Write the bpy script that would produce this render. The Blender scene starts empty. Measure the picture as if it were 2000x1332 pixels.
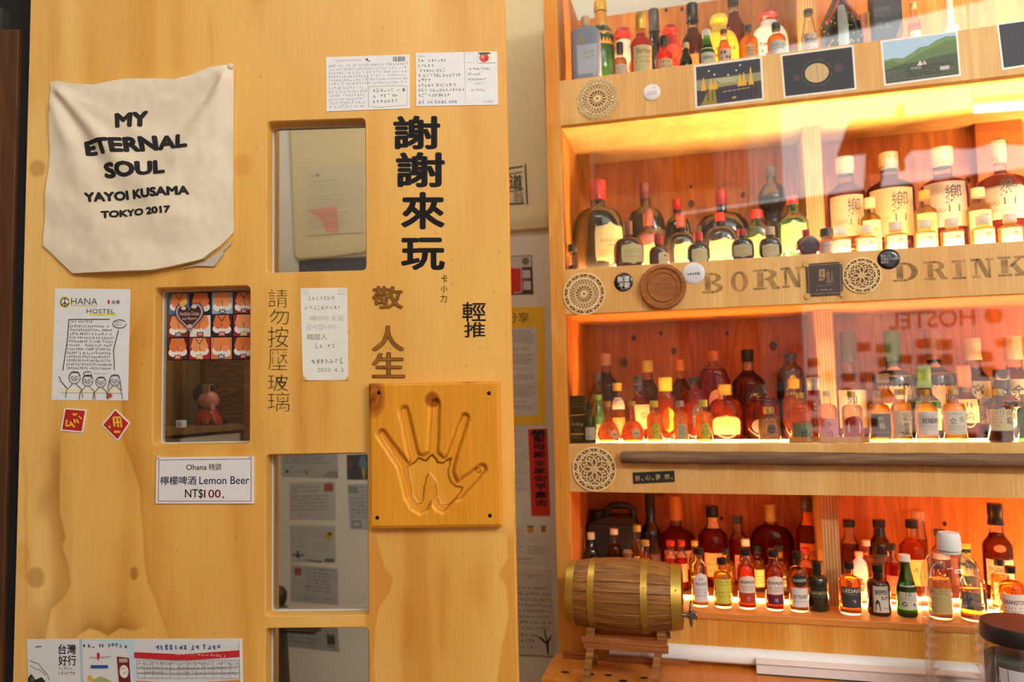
import bpy, bmesh, math, random
import numpy as np
from mathutils import Matrix, Vector, noise

# ------------------------------------------------------------------ camera
FPX = 1440.0
CAMZ = 1.5
_u = np.array([-0.0205, 1.0, -0.0700]); _u /= np.linalg.norm(_u)
_fw = np.array([0, 0, -1.0]); _fw -= _u * (_u @ _fw); _fw /= np.linalg.norm(_fw)
_rt = np.cross(_fw, _u)
RM = np.array([_rt, _fw, _u])            # camera axes -> world
CAM = np.array([0, 0, CAMZ])
SC = bpy.context.scene
COL = SC.collection
cd = bpy.data.cameras.new('camera'); co = bpy.data.objects.new('camera', cd); COL.objects.link(co)
m4 = Matrix([list(RM[0]) + [0], list(RM[1]) + [0], list(RM[2]) + [CAMZ], [0, 0, 0, 1]])
co.matrix_world = m4
cd.sensor_width = 36; cd.lens = 36 * FPX / 2000; cd.clip_start = 0.02
cd.dof.use_dof = True; cd.dof.focus_distance = 1.34; cd.dof.aperture_fstop = 2.8
SC.camera = co
# ------------------------------------------------------------------ world, exposure
SC.view_settings.view_transform = 'Standard'; SC.view_settings.look = 'None'
SC.view_settings.gamma = 1; SC.view_settings.use_curve_mapping = False
SC.view_settings.exposure = 0.30
WORLD_STRENGTH = 3.9
LED2, LED3, LED4, LEDTOP = 760.0, 360.0, 150.0, 400.0
TUBE = 262.0
wd = bpy.data.worlds.new('sky'); SC.world = wd; wd.use_nodes = True
bg = wd.node_tree.nodes['Background']; bg.inputs[0].default_value = (0.93, 0.98, 1.0, 1); bg.inputs[1].default_value = WORLD_STRENGTH
cy = SC.cycles
cy.use_denoising = True
cy.max_bounces = 9; cy.diffuse_bounces = 4; cy.glossy_bounces = 4; cy.transmission_bounces = 8; cy.transparent_max_bounces = 24
cy.sample_clamp_indirect = 8.0; cy.sample_clamp_direct = 30; cy.caustics_reflective = False; cy.caustics_refractive = True; cy.blur_glossy = 1.0

# window light portal (real window opening of the rear wall)
WX0, WX1, WY, WZ0, WZ1 = -1.0, 2.9, -3.0, 0.9, 4.5
pl = bpy.data.lights.new('window_portal', 'AREA'); pl.shape = 'RECTANGLE'; pl.size = WX1 - WX0; pl.size_y = WZ1 - WZ0
pl.cycles.is_portal = True
po = bpy.data.objects.new('window_portal', pl); COL.objects.link(po)
po.location = ((WX0 + WX1) / 2, WY + 0.02, (WZ0 + WZ1) / 2); po.rotation_euler = (math.radians(90), 0, 0)

# ------------------------------------------------------------------ frames
def ray(px, py):
    return RM @ np.array([(px - 1000) / FPX, (666 - py) / FPX, -1.0])
class Frame:
    def __init__(s, deg, c):
        s.yaw = math.radians(deg); s.c = c; s.cs = math.cos(s.yaw); s.sn = math.sin(s.yaw)
    def hit(s, px, py, d=0.0):
        r = ray(px, py); n = np.array([s.sn, s.cs, 0]); t = (s.c + d) / (n @ r)
        P = CAM + t * r
        return P[0] * s.cs - P[1] * s.sn, P[2]
    def w(s, a, d, z):
        return Vector((a * s.cs + (s.c + d) * s.sn, -a * s.sn + (s.c + d) * s.cs, z))
    def px(s, a, d, z):
        P = np.array(s.w(a, d, z)) - CAM; c = RM.T @ P
        return 1000 + FPX * c[0] / -c[2], 666 - FPX * c[1] / -c[2]
P = Frame(1.9, 1.29)       # sliding door plane
C = Frame(14.5, 1.8008)    # cabinet plane
WD = 0.37                  # wall behind the cabinet

# ------------------------------------------------------------------ materials
def lin(c):
    return tuple(((v / 255) / 12.92 if v / 255 <= .04045 else ((v / 255 + .055) / 1.055) ** 2.4) for v in c)
MC = {}
def pm(rgb, rough=.6, metal=0, spec=.5, bump=0, name=None):
    k = (tuple(rgb), rough, metal, spec, bump)
    if k in MC: return MC[k]
    m = bpy.data.materials.new(name or 'paint'); m.use_nodes = True; nt = m.node_tree
    b = nt.nodes['Principled BSDF']; c = lin(rgb)
    n = nt.nodes.new('ShaderNodeTexNoise'); n.inputs['Scale'].default_value = 60
    tc = nt.nodes.new('ShaderNodeTexCoord'); nt.links.new(tc.outputs['Object'], n.inputs['Vector'])
    mx = nt.nodes.new('ShaderNodeMix'); mx.data_type = 'RGBA'
    mx.inputs[6].default_value = (*c, 1); mx.inputs[7].default_value = (*[v * .88 for v in c], 1)
    nt.links.new(n.outputs['Fac'], mx.inputs[0]); nt.links.new(mx.outputs[2], b.inputs['Base Color'])
    b.inputs['Roughness'].default_value = rough; b.inputs['Metallic'].default_value = metal
    b.inputs['Specular IOR Level'].default_value = spec
    if bump:
        bp = nt.nodes.new('ShaderNodeBump'); bp.inputs['Strength'].default_value = bump; bp.inputs['Distance'].default_value = .001
        nt.links.new(n.outputs['Fac'], bp.inputs['Height']); nt.links.new(bp.outputs[0], b.inputs['Normal'])
    MC[k] = m; return m
def emit(rgb, st, name='glow'):
    m = bpy.data.materials.new(name); m.use_nodes = True; nt = m.node_tree; nt.nodes.clear()
    e = nt.nodes.new('ShaderNodeEmission'); e.inputs[0].default_value = (*rgb, 1); e.inputs[1].default_value = st
    o = nt.nodes.new('ShaderNodeOutputMaterial'); nt.links.new(e.outputs[0], o.inputs[0]); return m
def thin_glass(tint=(1, 1, 1), name='clear_glass', lo=.04, hi=.9, rough=.02, blend=.25):
    m = bpy.data.materials.new(name); m.use_nodes = True; nt = m.node_tree; nt.nodes.clear()
    t = nt.nodes.new('ShaderNodeBsdfTransparent'); t.inputs[0].default_value = (*tint, 1)
    g = nt.nodes.new('ShaderNodeBsdfGlossy'); g.inputs['Roughness'].default_value = rough
    l = nt.nodes.new('ShaderNodeLayerWeight'); l.inputs[0].default_value = blend
    mr = nt.nodes.new('ShaderNodeMapRange'); mr.inputs[3].default_value = lo; mr.inputs[4].default_value = hi
    nt.links.new(l.outputs['Fresnel'], mr.inputs[0])
    x = nt.nodes.new('ShaderNodeMixShader'); o = nt.nodes.new('ShaderNodeOutputMaterial')
    nt.links.new(mr.outputs[0], x.inputs[0]); nt.links.new(t.outputs[0], x.inputs[1]); nt.links.new(g.outputs[0], x.inputs[2])
    nt.links.new(x.outputs[0], o.inputs[0]); return m
GLASS = thin_glass((.97, .97, .96), 'bottle_glass', .03, .75)
GREENGLASS = thin_glass(lin((96, 158, 40)), 'green_glass', .04, .75)
SMOKEGLASS = thin_glass((.62, .62, .6), 'smoked_glass', .05, .7)
PANE = thin_glass((.97, .98, .97), 'window_pane_glass', .028, .9, .0)
PLASTIC = thin_glass((.95, .95, .95), 'thin_plastic', .10, .55, .07, .3)
LQ = {}
def liquid(rgb):
    if rgb in LQ: return LQ[rgb]
    m = bpy.data.materials.new('liquid'); m.use_nodes = True; nt = m.node_tree; nt.nodes.clear(); c = lin(rgb)
    t = nt.nodes.new('ShaderNodeBsdfTransparent'); t.inputs[0].default_value = (*[min(1, v ** .5) for v in c], 1)
    r = nt.nodes.new('ShaderNodeBsdfRefraction'); r.inputs['Color'].default_value = (*[min(1, v ** .4) for v in c], 1); r.inputs['IOR'].default_value = 1.33
    d = nt.nodes.new('ShaderNodeBsdfTranslucent'); d.inputs[0].default_value = (*c, 1)
    d2 = nt.nodes.new('ShaderNodeBsdfDiffuse'); d2.inputs[0].default_value = (*c, 1)
    a = nt.nodes.new('ShaderNodeMixShader'); a.inputs[0].default_value = .45
    b = nt.nodes.new('ShaderNodeMixShader'); b.inputs[0].default_value = .5
    e = nt.nodes.new('ShaderNodeMixShader'); e.inputs[0].default_value = .15
    o = nt.nodes.new('ShaderNodeOutputMaterial')
    L = nt.links.new
    L(t.outputs[0], a.inputs[1]); L(r.outputs[0], a.inputs[2]); L(d.outputs[0], b.inputs[1]); L(d2.outputs[0], b.inputs[2])
    L(a.outputs[0], e.inputs[1]); L(b.outputs[0], e.inputs[2]); L(e.outputs[0], o.inputs[0])
    LQ[rgb] = m; return m
def wood(name, c1, c2, c3=None, axis='Z', sc=1.0, rough=.45, grain=.35, seed=0, knots=0, tone=False, rings=5.0, bands=.5, stripes=0):
    """plywood / timber: long distorted bands along axis plus fine grain; 'tone' reads the stain attribute"""
    m = bpy.data.materials.new(name); m.use_nodes = True; nt = m.node_tree; N = nt.nodes.new; L = nt.links.new
    b = nt.nodes['Principled BSDF']; b.inputs['Roughness'].default_value = rough; b.inputs['Specular IOR Level'].default_value = .35
    tc = N('ShaderNodeTexCoord'); mp = N('ShaderNodeMapping'); L(tc.outputs['Object'], mp.inputs[0])
    st = {'Z': (1, 1, .14), 'X': (.14, 1, 1), 'Y': (1, .14, 1)}[axis]
    mp.inputs['Scale'].default_value = tuple(v * sc for v in st); mp.inputs['Location'].default_value = (seed * 3.7, seed * 1.3, seed * 2.1)
    n1 = N('ShaderNodeTexNoise'); n1.inputs['Scale'].default_value = 7; n1.inputs['Detail'].default_value = 3; n1.inputs['Distortion'].default_value = .6
    L(mp.outputs[0], n1.inputs['Vector'])
    mm = N('ShaderNodeMath'); mm.operation = 'MULTIPLY'; mm.inputs[1].default_value = rings * 6.28; L(n1.outputs['Fac'], mm.inputs[0])
    sn = N('ShaderNodeMath'); sn.operation = 'SINE'; L(mm.outputs[0], sn.inputs[0])
    mr = N('ShaderNodeMapRange'); mr.inputs[1].default_value = -1; mr.inputs[3].default_value = 0; L(sn.outputs[0], mr.inputs[0])
    n2 = N('ShaderNodeTexNoise'); n2.inputs['Scale'].default_value = 3.2; n2.inputs['Detail'].default_value = 2; L(mp.outputs[0], n2.inputs['Vector'])
    mp3 = N('ShaderNodeMapping'); L(tc.outputs['Object'], mp3.inputs[0])
    s3 = {'Z': (260, 260, 9), 'X': (9, 260, 260), 'Y': (260, 9, 260)}[axis]; mp3.inputs['Scale'].default_value = s3
    n3 = N('ShaderNodeTexNoise'); n3.inputs['Scale'].default_value = 1; n3.inputs['Detail'].default_value = 2; L(mp3.outputs[0], n3.inputs['Vector'])
    cr = N('ShaderNodeValToRGB'); e = cr.color_ramp.elements
    e[0].position = .38; e[0].color = (*lin(c1), 1); e[1].position = .66; e[1].color = (*lin(c2), 1)
    L(n2.outputs['Fac'], cr.inputs[0])
    x1 = N('ShaderNodeMix'); x1.data_type = 'RGBA'; x1.blend_type = 'MIX'
    pw = N('ShaderNodeMath'); pw.operation = 'MULTIPLY'; pw.inputs[1].default_value = bands; L(mr.outputs[0], pw.inputs[0])
    L(pw.outputs[0], x1.inputs[0]); L(cr.outputs[0], x1.inputs[6]); x1.inputs[7].default_value = (*lin(c3 or c2), 1)
    last = x1.outputs[2]
    if tone:
        at = N('ShaderNodeAttribute'); at.attribute_name = 'tone'
        x = N('ShaderNodeMix'); x.data_type = 'RGBA'; x.blend_type = 'MULTIPLY'; x.inputs[0].default_value = 1
        L(last, x.inputs[6]); L(at.outputs['Color'], x.inputs[7]); last = x.outputs[2]
    if knots:
        v = N('ShaderNodeTexVoronoi'); v.inputs['Scale'].default_value = knots
        mk = N('ShaderNodeMapping'); mk.inputs['Scale'].default_value = tuple({'Z': (1, 1, .8), 'X': (.8, 1, 1), 'Y': (1, .8, 1)}[axis]); L(tc.outputs['Object'], mk.inputs[0]); L(mk.outputs[0], v.inputs['Vector'])
        k = N('ShaderNodeMapRange'); k.inputs[1].default_value = .05; k.inputs[2].default_value = .11; k.inputs[3].default_value = .8; k.inputs[4].default_value = 0; L(v.outputs['Distance'], k.inputs[0])
        x = N('ShaderNodeMix'); x.data_type = 'RGBA'; L(k.outputs[0], x.inputs[0]); L(last, x.inputs[6]); x.inputs[7].default_value = (*lin((70, 36, 16)), 1); last = x.outputs[2]
    if stripes:
        sx = N('ShaderNodeSeparateXYZ'); L(tc.outputs['Object'], sx.inputs[0])
        a = N('ShaderNodeMath'); a.operation = 'MULTIPLY'; a.inputs[1].default_value = stripes; L(sx.outputs['X'], a.inputs[0])
        a2 = N('ShaderNodeMath'); a2.operation = 'SINE'; L(a.outputs[0], a2.inputs[0])
        a3 = N('ShaderNodeMapRange'); a3.inputs[1].default_value = -1; a3.inputs[3].default_value = .55; a3.inputs[4].default_value = 1.05; L(a2.outputs[0], a3.inputs[0])
        x = N('ShaderNodeVectorMath'); x.operation = 'SCALE'; L(last, x.inputs[0]); L(a3.outputs[0], x.inputs['Scale']); last = x.outputs[0]
    g = N('ShaderNodeMapRange'); g.inputs[1].default_value = .3; g.inputs[2].default_value = .7; g.inputs[3].default_value = 1 - grain; g.inputs[4].default_value = 1 + grain * .4; L(n3.outputs['Fac'], g.inputs[0])
    gx = N('ShaderNodeVectorMath'); gx.operation = 'SCALE'; L(last, gx.inputs[0]); L(g.outputs[0], gx.inputs['Scale'])
    L(gx.outputs[0], b.inputs['Base Color'])
    bp = N('ShaderNodeBump'); bp.inputs['Strength'].default_value = .12; bp.inputs['Distance'].default_value = .0006
    L(n3.outputs['Fac'], bp.inputs['Height']); L(bp.outputs[0], b.inputs['Normal'])
    return m

# ------------------------------------------------------------------ mesh helpers
class MB:
    def __init__(s): s.v = []; s.f = []
    def add(s, vs, fs):
        o = len(s.v); s.v += [tuple(v) for v in vs]; s.f += [tuple(i + o for i in f) for f in fs]
    def box(s, x0, x1, y0, y1, z0, z1, bev=0.0):
        if bev:
            bm = bmesh.new(); bmesh.ops.create_cube(bm, size=1)
            for v in bm.verts: v.co = ((x0 + x1) / 2 + v.co.x * (x1 - x0), (y0 + y1) / 2 + v.co.y * (y1 - y0), (z0 + z1) / 2 + v.co.z * (z1 - z0))
            bmesh.ops.bevel(bm, geom=bm.edges[:], offset=bev, segments=2, affect='EDGES', profile=.5)
            bm.verts.index_update()
            s.add([v.co[:] for v in bm.verts], [[v.index for v in f.verts] for f in bm.faces]); bm.free(); return
        s.add([(x0, y0, z0), (x1, y0, z0), (x1, y1, z0), (x0, y1, z0), (x0, y0, z1), (x1, y0, z1), (x1, y1, z1), (x0, y1, z1)],
              [(0, 3, 2, 1), (4, 5, 6, 7), (0, 1, 5, 4), (1, 2, 6, 5), (2, 3, 7, 6), (3, 0, 4, 7)])
    def beam(s, a, b, wx, wy, up=(0, 0, 1)):
        a = Vector(a); b = Vector(b); t = (b - a).normalized(); u = t.cross(Vector(up))
        if u.length < 1e-4: u = t.cross(Vector((0, 1, 0)))
        u.normalize(); v = u.cross(t); vs = []
        for q in (a, b):
            for i, j in ((-1, -1), (1, -1), (1, 1), (-1, 1)): vs.append(q + u * i * wx / 2 + v * j * wy / 2)
        s.add(vs, [(0, 1, 2, 3), (7, 6, 5, 4), (0, 4, 5, 1), (1, 5, 6, 2), (2, 6, 7, 3), (3, 7, 4, 0)])
    def loft(s, rings, cap=True, closed=True):
        n = len(rings[0]); o = len(s.v)
        for r in rings: s.v += [tuple(p) for p in r]
        for i in range(len(rings) - 1):
            for j in range(n if closed else n - 1):
                k = (j + 1) % n; s.f.append((o + i * n + j, o + i * n + k, o + (i + 1) * n + k, o + (i + 1) * n + j))
        if cap:
            s.f.append(tuple(o + j for j in reversed(range(n)))); s.f.append(tuple(o + (len(rings) - 1) * n + j for j in range(n)))
    def lathe(s, prof, seg=24, axis='Z', o=(0, 0, 0), cap=True):
        R = []
        for z, r in prof:
            ring = []
            for j in range(seg):
                a = 2 * math.pi * j / seg; x, y = r * math.cos(a), r * math.sin(a)
                p = (x, y, z) if axis == 'Z' else ((z, x, y) if axis == 'X' else (y, z, x))
                ring.append((p[0] + o[0], p[1] + o[1], p[2] + o[2]))
            R.append(ring)
        s.loft(R, cap)
    def tube(s, pts, r, seg=10):
        pts = [Vector(p) for p in pts]; R = []
        for i, p in enumerate(pts):
            t = (pts[min(i + 1, len(pts) - 1)] - pts[max(i - 1, 0)]).normalized()
            u = t.cross(Vector((0, 0, 1))); u = u.normalized() if u.length > 1e-3 else Vector((1, 0, 0)); v = t.cross(u)
            rr = r[i] if isinstance(r, (list, tuple)) else r
            R.append([p + (u * math.cos(2 * math.pi * k / seg) + v * math.sin(2 * math.pi * k / seg)) * rr for k in range(seg)])
        s.loft(R)
    def ball(s, c, r, seg=16, rings=10, f=None):
        R = []
        rr = (r, r, r) if not isinstance(r, (tuple, list)) else r
        for i in range(rings + 1):
            t = -math.pi / 2 + math.pi * i / rings; q = max(math.cos(t), .01)
            R.append([(c[0] + rr[0] * q * math.cos(2 * math.pi * k / seg), c[1] + rr[1] * q * math.sin(2 * math.pi * k / seg), c[2] + rr[2] * math.sin(t)) for k in range(seg)])
        s.loft(R)
def build(name, mb, mat, parent=None, smooth=False, loc=None, rz=0.0, sharp=40):
    me = bpy.data.meshes.new(name); me.from_pydata(mb.v, [], mb.f); me.materials.append(mat)
    if smooth:
        me.polygons.foreach_set('use_smooth', [True] * len(me.polygons))
        me.set_sharp_from_angle(angle=math.radians(sharp))
    o = bpy.data.objects.new(name, me); COL.objects.link(o)
    if parent: o.parent = parent
    if loc is not None: o.location = loc; o.rotation_euler = (0, 0, rz)
    return o
def tag(o, label=None, cat=None, group=None, kind=None):
    if label: o['label'] = label
    if cat: o['category'] = cat
    if group: o['group'] = group
    if kind: o['kind'] = kind
    return o
def empty(name, F, s, d, z, rz=0.0):
    o = bpy.data.objects.new(name, None); COL.objects.link(o); o.empty_display_size = .02
    o.location = F.w(s, d, z); o.rotation_euler = (0, 0, -F.yaw + rz); return o
def place(o, F, s, d, z, rz=0.0):
    o.location = F.w(s, d, z); o.rotation_euler = (0, 0, -F.yaw + rz); return o

# ------------------------------------------------------------------ text and flat art
TX = {}
def text2d(t, bold=0.0):
    """outline text scaled to the unit square; bold > 0 lays slightly shifted copies over each other"""
    k = (t, bold)
    if k in TX: return TX[k]
    cu = bpy.data.curves.new('t', 'FONT'); cu.body = t; cu.size = 1; cu.offset = min(bold, 0); cu.resolution_u = 3; cu.fill_mode = 'FRONT'
    ob = bpy.data.objects.new('t', cu); COL.objects.link(ob)
    me = bpy.data.meshes.new_from_object(ob)
    v = np.array([x.co[:2] for x in me.vertices]) if len(me.vertices) else np.zeros((0, 2))
    f = [tuple(p.vertices) for p in me.polygons]
    bpy.data.objects.remove(ob); bpy.data.curves.remove(cu); bpy.data.meshes.remove(me)
    if bold > 0 and len(v):
        n = len(v); sh = [(0, 0)] + [(bold * math.cos(a), bold * math.sin(a)) for a in [i * math.pi / (4 if bold > .02 else 2) + .785 for i in range(8 if bold > .02 else 4)]]
        v = np.concatenate([v + np.array(s) for s in sh]); f = [tuple(i + n * j for i in ff) for j in range(len(sh)) for ff in f]
    if len(v):
        lo, hi = v.min(0), v.max(0); asp = (hi[0] - lo[0]) / max(hi[1] - lo[1], 1e-6); v = (v - lo) / np.maximum(hi - lo, 1e-6)
    else: asp = 1
    TX[k] = (v, f, asp); return TX[k]
def scribble(rng, u0, v0, u1, v1, rows, asp=1.0, gap=.35, ragged=.3, th=.07):
    """unreadable handwriting: rows of small stroke clusters. asp = physical width/height of the unit square"""
    out = []; rh = (v1 - v0) / rows; gh = rh * (1 - gap); gw = gh / asp * .9
    for r in range(rows):
        y = v0 + r * rh; x = u0; end = u1 - rng.random() * ragged * (u1 - u0)
        while x < end:
            if rng.random() < .12: x += gw * .6; continue
            w = gw * rng.uniform(.75, 1.0)
            for k in range(rng.choice((2, 3, 3, 4))):
                m = rng.random()
                a, b = rng.random(), rng.random()
                if m < .5: p, q = (x + w * .05, y + gh * a), (x + w * .85, y + gh * (a - .08))
                elif m < .8: p, q = (x + w * a * .8, y + gh * .05), (x + w * a * .8, y + gh * .9)
                else: p, q = (x + w * a * .5, y + gh * .2), (x + w * (.4 + b * .5), y + gh * .95)
                out.append(seg(p, q, gh * th, asp))
            x += gw * 1.12
    return out
def seg(p, q, t, asp=1.0):
    dx, dy = (q[0] - p[0]) * asp, q[1] - p[1]; l = math.hypot(dx, dy) or 1e-6
    nx, ny = -dy / l * t / asp, dx / l * t
    return [(p[0] - nx, p[1] - ny), (q[0] - nx, q[1] - ny), (q[0] + nx, q[1] + ny), (p[0] + nx, p[1] + ny)]
def path(pts, t, asp=1.0):
    return [seg(pts[i], pts[i + 1], t, asp) for i in range(len(pts) - 1)]
def circ(cx, cy, ru, rv, n=20, a0=0, a1=2 * math.pi):
    return [(cx + ru * math.cos(a0 + (a1 - a0) * i / n), cy + rv * math.sin(a0 + (a1 - a0) * i / n)) for i in range(n + (0 if a1 - a0 > 6.28 else 1))]
def art(items, fmap, parent, asp=1.0, layer=.00006, rng=None, base=0, rough=.6):
    """items in unit coords (v down); fmap(u, v, off) -> local point; one child mesh per colour and layer"""
    rng = rng or random.Random(7); groups = []
    for li, it in enumerate(items):
        k = it[0]; polys = []; tv = None; col = None; nm = 'print'
        if k == 'rect': _, u0, v0, u1, v1, col = it; polys = [[(u0, v0), (u1, v0), (u1, v1), (u0, v1)]]
        elif k == 'poly': _, pts, col = it; polys = [pts]
        elif k == 'polys': _, polys, col = it
        elif k == 'ell': _, cu, cv, ru, rv, col = it; polys = [circ(cu, cv, ru, rv)]
        elif k == 'path': _, pts, t, col = it; polys = path(pts, t, asp)
        elif k == 'frame':
            _, u0, v0, u1, v1, t, col = it; tu = t / asp
            polys = [[(u0, v0), (u1, v0), (u1, v0 + t), (u0, v0 + t)], [(u0, v1 - t), (u1, v1 - t), (u1, v1), (u0, v1)], [(u0, v0), (u0 + tu, v0), (u0 + tu, v1), (u0, v1)], [(u1 - tu, v0), (u1, v0), (u1, v1), (u1 - tu, v1)]]
        elif k == 'scr':
            _, u0, v0, u1, v1, rows, col = it[:7]; kw = it[7] if len(it) > 7 else {}
            polys = scribble(rng, u0, v0, u1, v1, rows, asp, **kw); nm = 'lettering'
        elif k == 'text':
            _, t, u0, v0, u1, v1, col = it[:7]; bold = it[7] if len(it) > 7 else 0
            v, f, _a = text2d(t, bold); nm = 'lettering'
            tv = ([(u0 + (u1 - u0) * a, v1 + (v0 - v1) * b) for a, b in v], f)
        g = next((g for g in groups if g[0] == col and g[3] == nm and (nm == 'lettering')), None)
        if g is None: g = [col, [], [], nm, li + 1]; groups.append(g)
        if tv: o = len(g[1]); g[1] += tv[0]; g[2] += [tuple(i + o for i in ff) for ff in tv[1]]
        for pg in polys:
            o = len(g[1]); g[1] += pg; g[2].append(tuple(range(o, o + len(pg))))
    for col, vs, fs, nm, li in groups:
        if not vs: continue
        mb = MB(); mb.v = [tuple(fmap(u, v, layer * (li + base))) for u, v in vs]; mb.f = fs
        build(nm, mb, pm(col, rough) if isinstance(col, tuple) else col, parent)
def card(name, F, d, quad, col, label, cat, items=(), th=.0006, group=None, rng=None, bend=0.0, rough=.55, kind=None, mat=None, n=8):
    """paper / card / sign given by its four corners (TL,TR,BR,BL) on the plane d of frame F"""
    pts = [F.hit(x, y, d) for x, y in quad]
    s0 = (pts[2][0] + pts[3][0]) / 2; z0 = (pts[2][1] + pts[3][1]) / 2
    def fm(u, v, off):
        a = [(1 - u) * pts[0][i] + u * pts[1][i] for i in (0, 1)]; b = [(1 - u) * pts[3][i] + u * pts[2][i] for i in (0, 1)]
        s_ = (1 - v) * a[0] + v * b[0]; z_ = (1 - v) * a[1] + v * b[1]
        bb = bend * (math.sin(u * math.pi * 2.0 + 1) * .5 + .5) * (v if bend > 0 else 1)
        return (s_ - s0, -th - off - abs(bb), z_ - z0)
    mb = MB(); m = n if bend else 1
    fr = [[fm(i / m, j / m, 0) for i in range(m + 1)] for j in range(m + 1)]
    vs = [p for r in fr for p in r]; K = len(vs); vs += [(p[0], p[1] + th, p[2]) for p in vs]; fs = []
    for j in range(m):
        for i in range(m):
            a = j * (m + 1) + i; fs.append((a, a + m + 1, a + m + 2, a + 1)); fs.append((K + a, K + a + 1, K + a + m + 2, K + a + m + 1))
    for i in range(m):
        fs.append((i, i + 1, K + i + 1, K + i)); q = m * (m + 1) + i; fs.append((q + 1, q, K + q, K + q + 1))
        a = i * (m + 1); b = a + m + 1; fs.append((b, a, K + a, K + b)); a += m; b += m; fs.append((a, b, K + b, K + a))
    mb.add(vs, fs)
    o = build(name, mb, mat or pm(col, rough), None, smooth=bool(bend)); place(o, F, s0, d, z0); tag(o, label, cat, group, kind)
    w = math.hypot(pts[1][0] - pts[0][0], pts[1][1] - pts[0][1]); h = math.hypot(pts[3][0] - pts[0][0], pts[3][1] - pts[0][1])
    art(items, fm, o, asp=w / h, rng=rng)
    return o

# ------------------------------------------------------------------ materials in use
W_DOOR = wood('door_plywood', (235, 184, 94), (246, 208, 130), (226, 162, 68), 'Z', .8, .38, .06, 1, tone=True, rings=1.7, bands=.38)
W_FASC = wood('pale_plywood', (224, 172, 98), (236, 196, 124), (198, 138, 70), 'Z', 2.6, .5, .12, 2, rings=2.5, bands=.35)
W_STILE = wood('stile_plywood', (218, 140, 42), (234, 180, 90), (206, 122, 30), 'Z', 3.5, .5, .16, 4, rings=3, bands=.4)
W_BACK = wood('back_plywood', (206, 122, 48), (226, 150, 74), (158, 78, 26), 'Z', 1.7, .5, .2, 5, knots=5.5, rings=7, bands=.45)
W_SHELF = wood('shelf_board', (216, 134, 56), (230, 158, 84), (188, 104, 40), 'X', 1.6, .32, .2, 6, rings=4, bands=.35)
W_EDGE = wood('plywood_edge', (214, 160, 96), (226, 178, 116), (190, 130, 70), 'Z', 3, .6, .15, 7, stripes=900)
W_COUNTER = wood('counter_board', (200, 114, 38), (216, 136, 54), (176, 92, 28), 'Y', 1.4, .32, .18, 8, rings=3.5, bands=.35)
W_PLAQ = wood('plaque_pine', (228, 152, 38), (236, 166, 52), (214, 134, 26), 'Z', 1.2, .3, .1, 9, tone=True, rings=3, bands=.3)
W_DARK = wood('dark_post', (92, 54, 26), (112, 68, 34), (66, 38, 18), 'Z', 2.2, .6, .3, 10, rings=5)
W_OAK = wood('oak', (150, 98, 44), (170, 116, 56), (112, 66, 26), 'X', 4, .45, .5, 11, rings=5)
W_OAK2 = wood('stand_wood', (160, 92, 44), (182, 116, 62), (130, 68, 30), 'X', 4, .5, .3, 12, rings=4)
W_BOX = wood('niche_wood', (120, 92, 48), (140, 106, 56), (92, 62, 28), 'Z', 3.0, .6, .2, 13, rings=6, bands=.6)
W_COAST = wood('lace_wood', (246, 218, 162), (250, 226, 174), (236, 204, 144), 'X', 6, .6, .1, 14)
W_COAST2 = wood('brown_coaster', (162, 98, 42), (178, 112, 52), (132, 74, 28), 'X', 8, .5, .3, 15, rings=5)
W_STICK = wood('driftwood', (128, 96, 70), (150, 116, 86), (92, 66, 46), 'X', 3, .75, .4, 16, rings=4)
M_WALL = pm((222, 216, 200), .85, bump=.2)
M_BLACK = pm((22, 22, 24), .4)
INK = (30, 28, 30)

# ------------------------------------------------------------------ the room
def struct(name, F, x0, x1, y0, y1, z0, z1, mat, label, bev=0):
    mb = MB(); cx, cyy, cz = (x0 + x1) / 2, (y0 + y1) / 2, (z0 + z1) / 2
    mb.box(x0 - cx, x1 - cx, y0 - cyy, y1 - cyy, z0 - cz, z1 - cz, bev)
    o = build(name, mb, mat); place(o, F, cx, cyy, cz); tag(o, label, name.split('_')[0], None, 'structure'); return o
WF = Frame(0, 0)
struct('wall_back', C, -2.2, 1.9, WD, WD + .08, -.1, 4.6, M_WALL, 'off-white wall behind the door and the bottle cabinet')
struct('floor', WF, -2.9, 3.4, -3.1, 3.0, -.1, 0, wood('floor_boards', (120, 82, 50), (136, 96, 60), (98, 64, 38), 'Y', 1, .5, .3, 20), 'brown timber floor of the room')
struct('ceiling', WF, -2.9, 3.4, -3.1, 3.0, 4.6, 4.7, pm((225, 220, 208), .9), 'pale ceiling of the room')
struct('wall_left', WF, -2.98, -2.9, -3.1, 3.0, 0, 4.6, pm((88, 84, 74), .9), 'dark grey side wall')
struct('wall_right', WF, 3.4, 3.48, -3.1, 3.0, 0, 4.6, pm((226, 214, 190), .9), 'cream side wall')
# rear wall with the shop window
mbr = MB()
for a in ((-2.9, WX0, 0, 4.6), (WX1, 3.4, 0, 4.6), (WX0, WX1, 0, WZ0), (WX0, WX1, WZ1, 4.6)): mbr.box(a[0], a[1], WY - .1, WY, a[2], a[3])
o = build('wall_rear', mbr, pm((196, 176, 150), .9)); tag(o, 'rear wall around the shop window, seen only mirrored in the cabinet glass', 'wall', None, 'structure')
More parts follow.
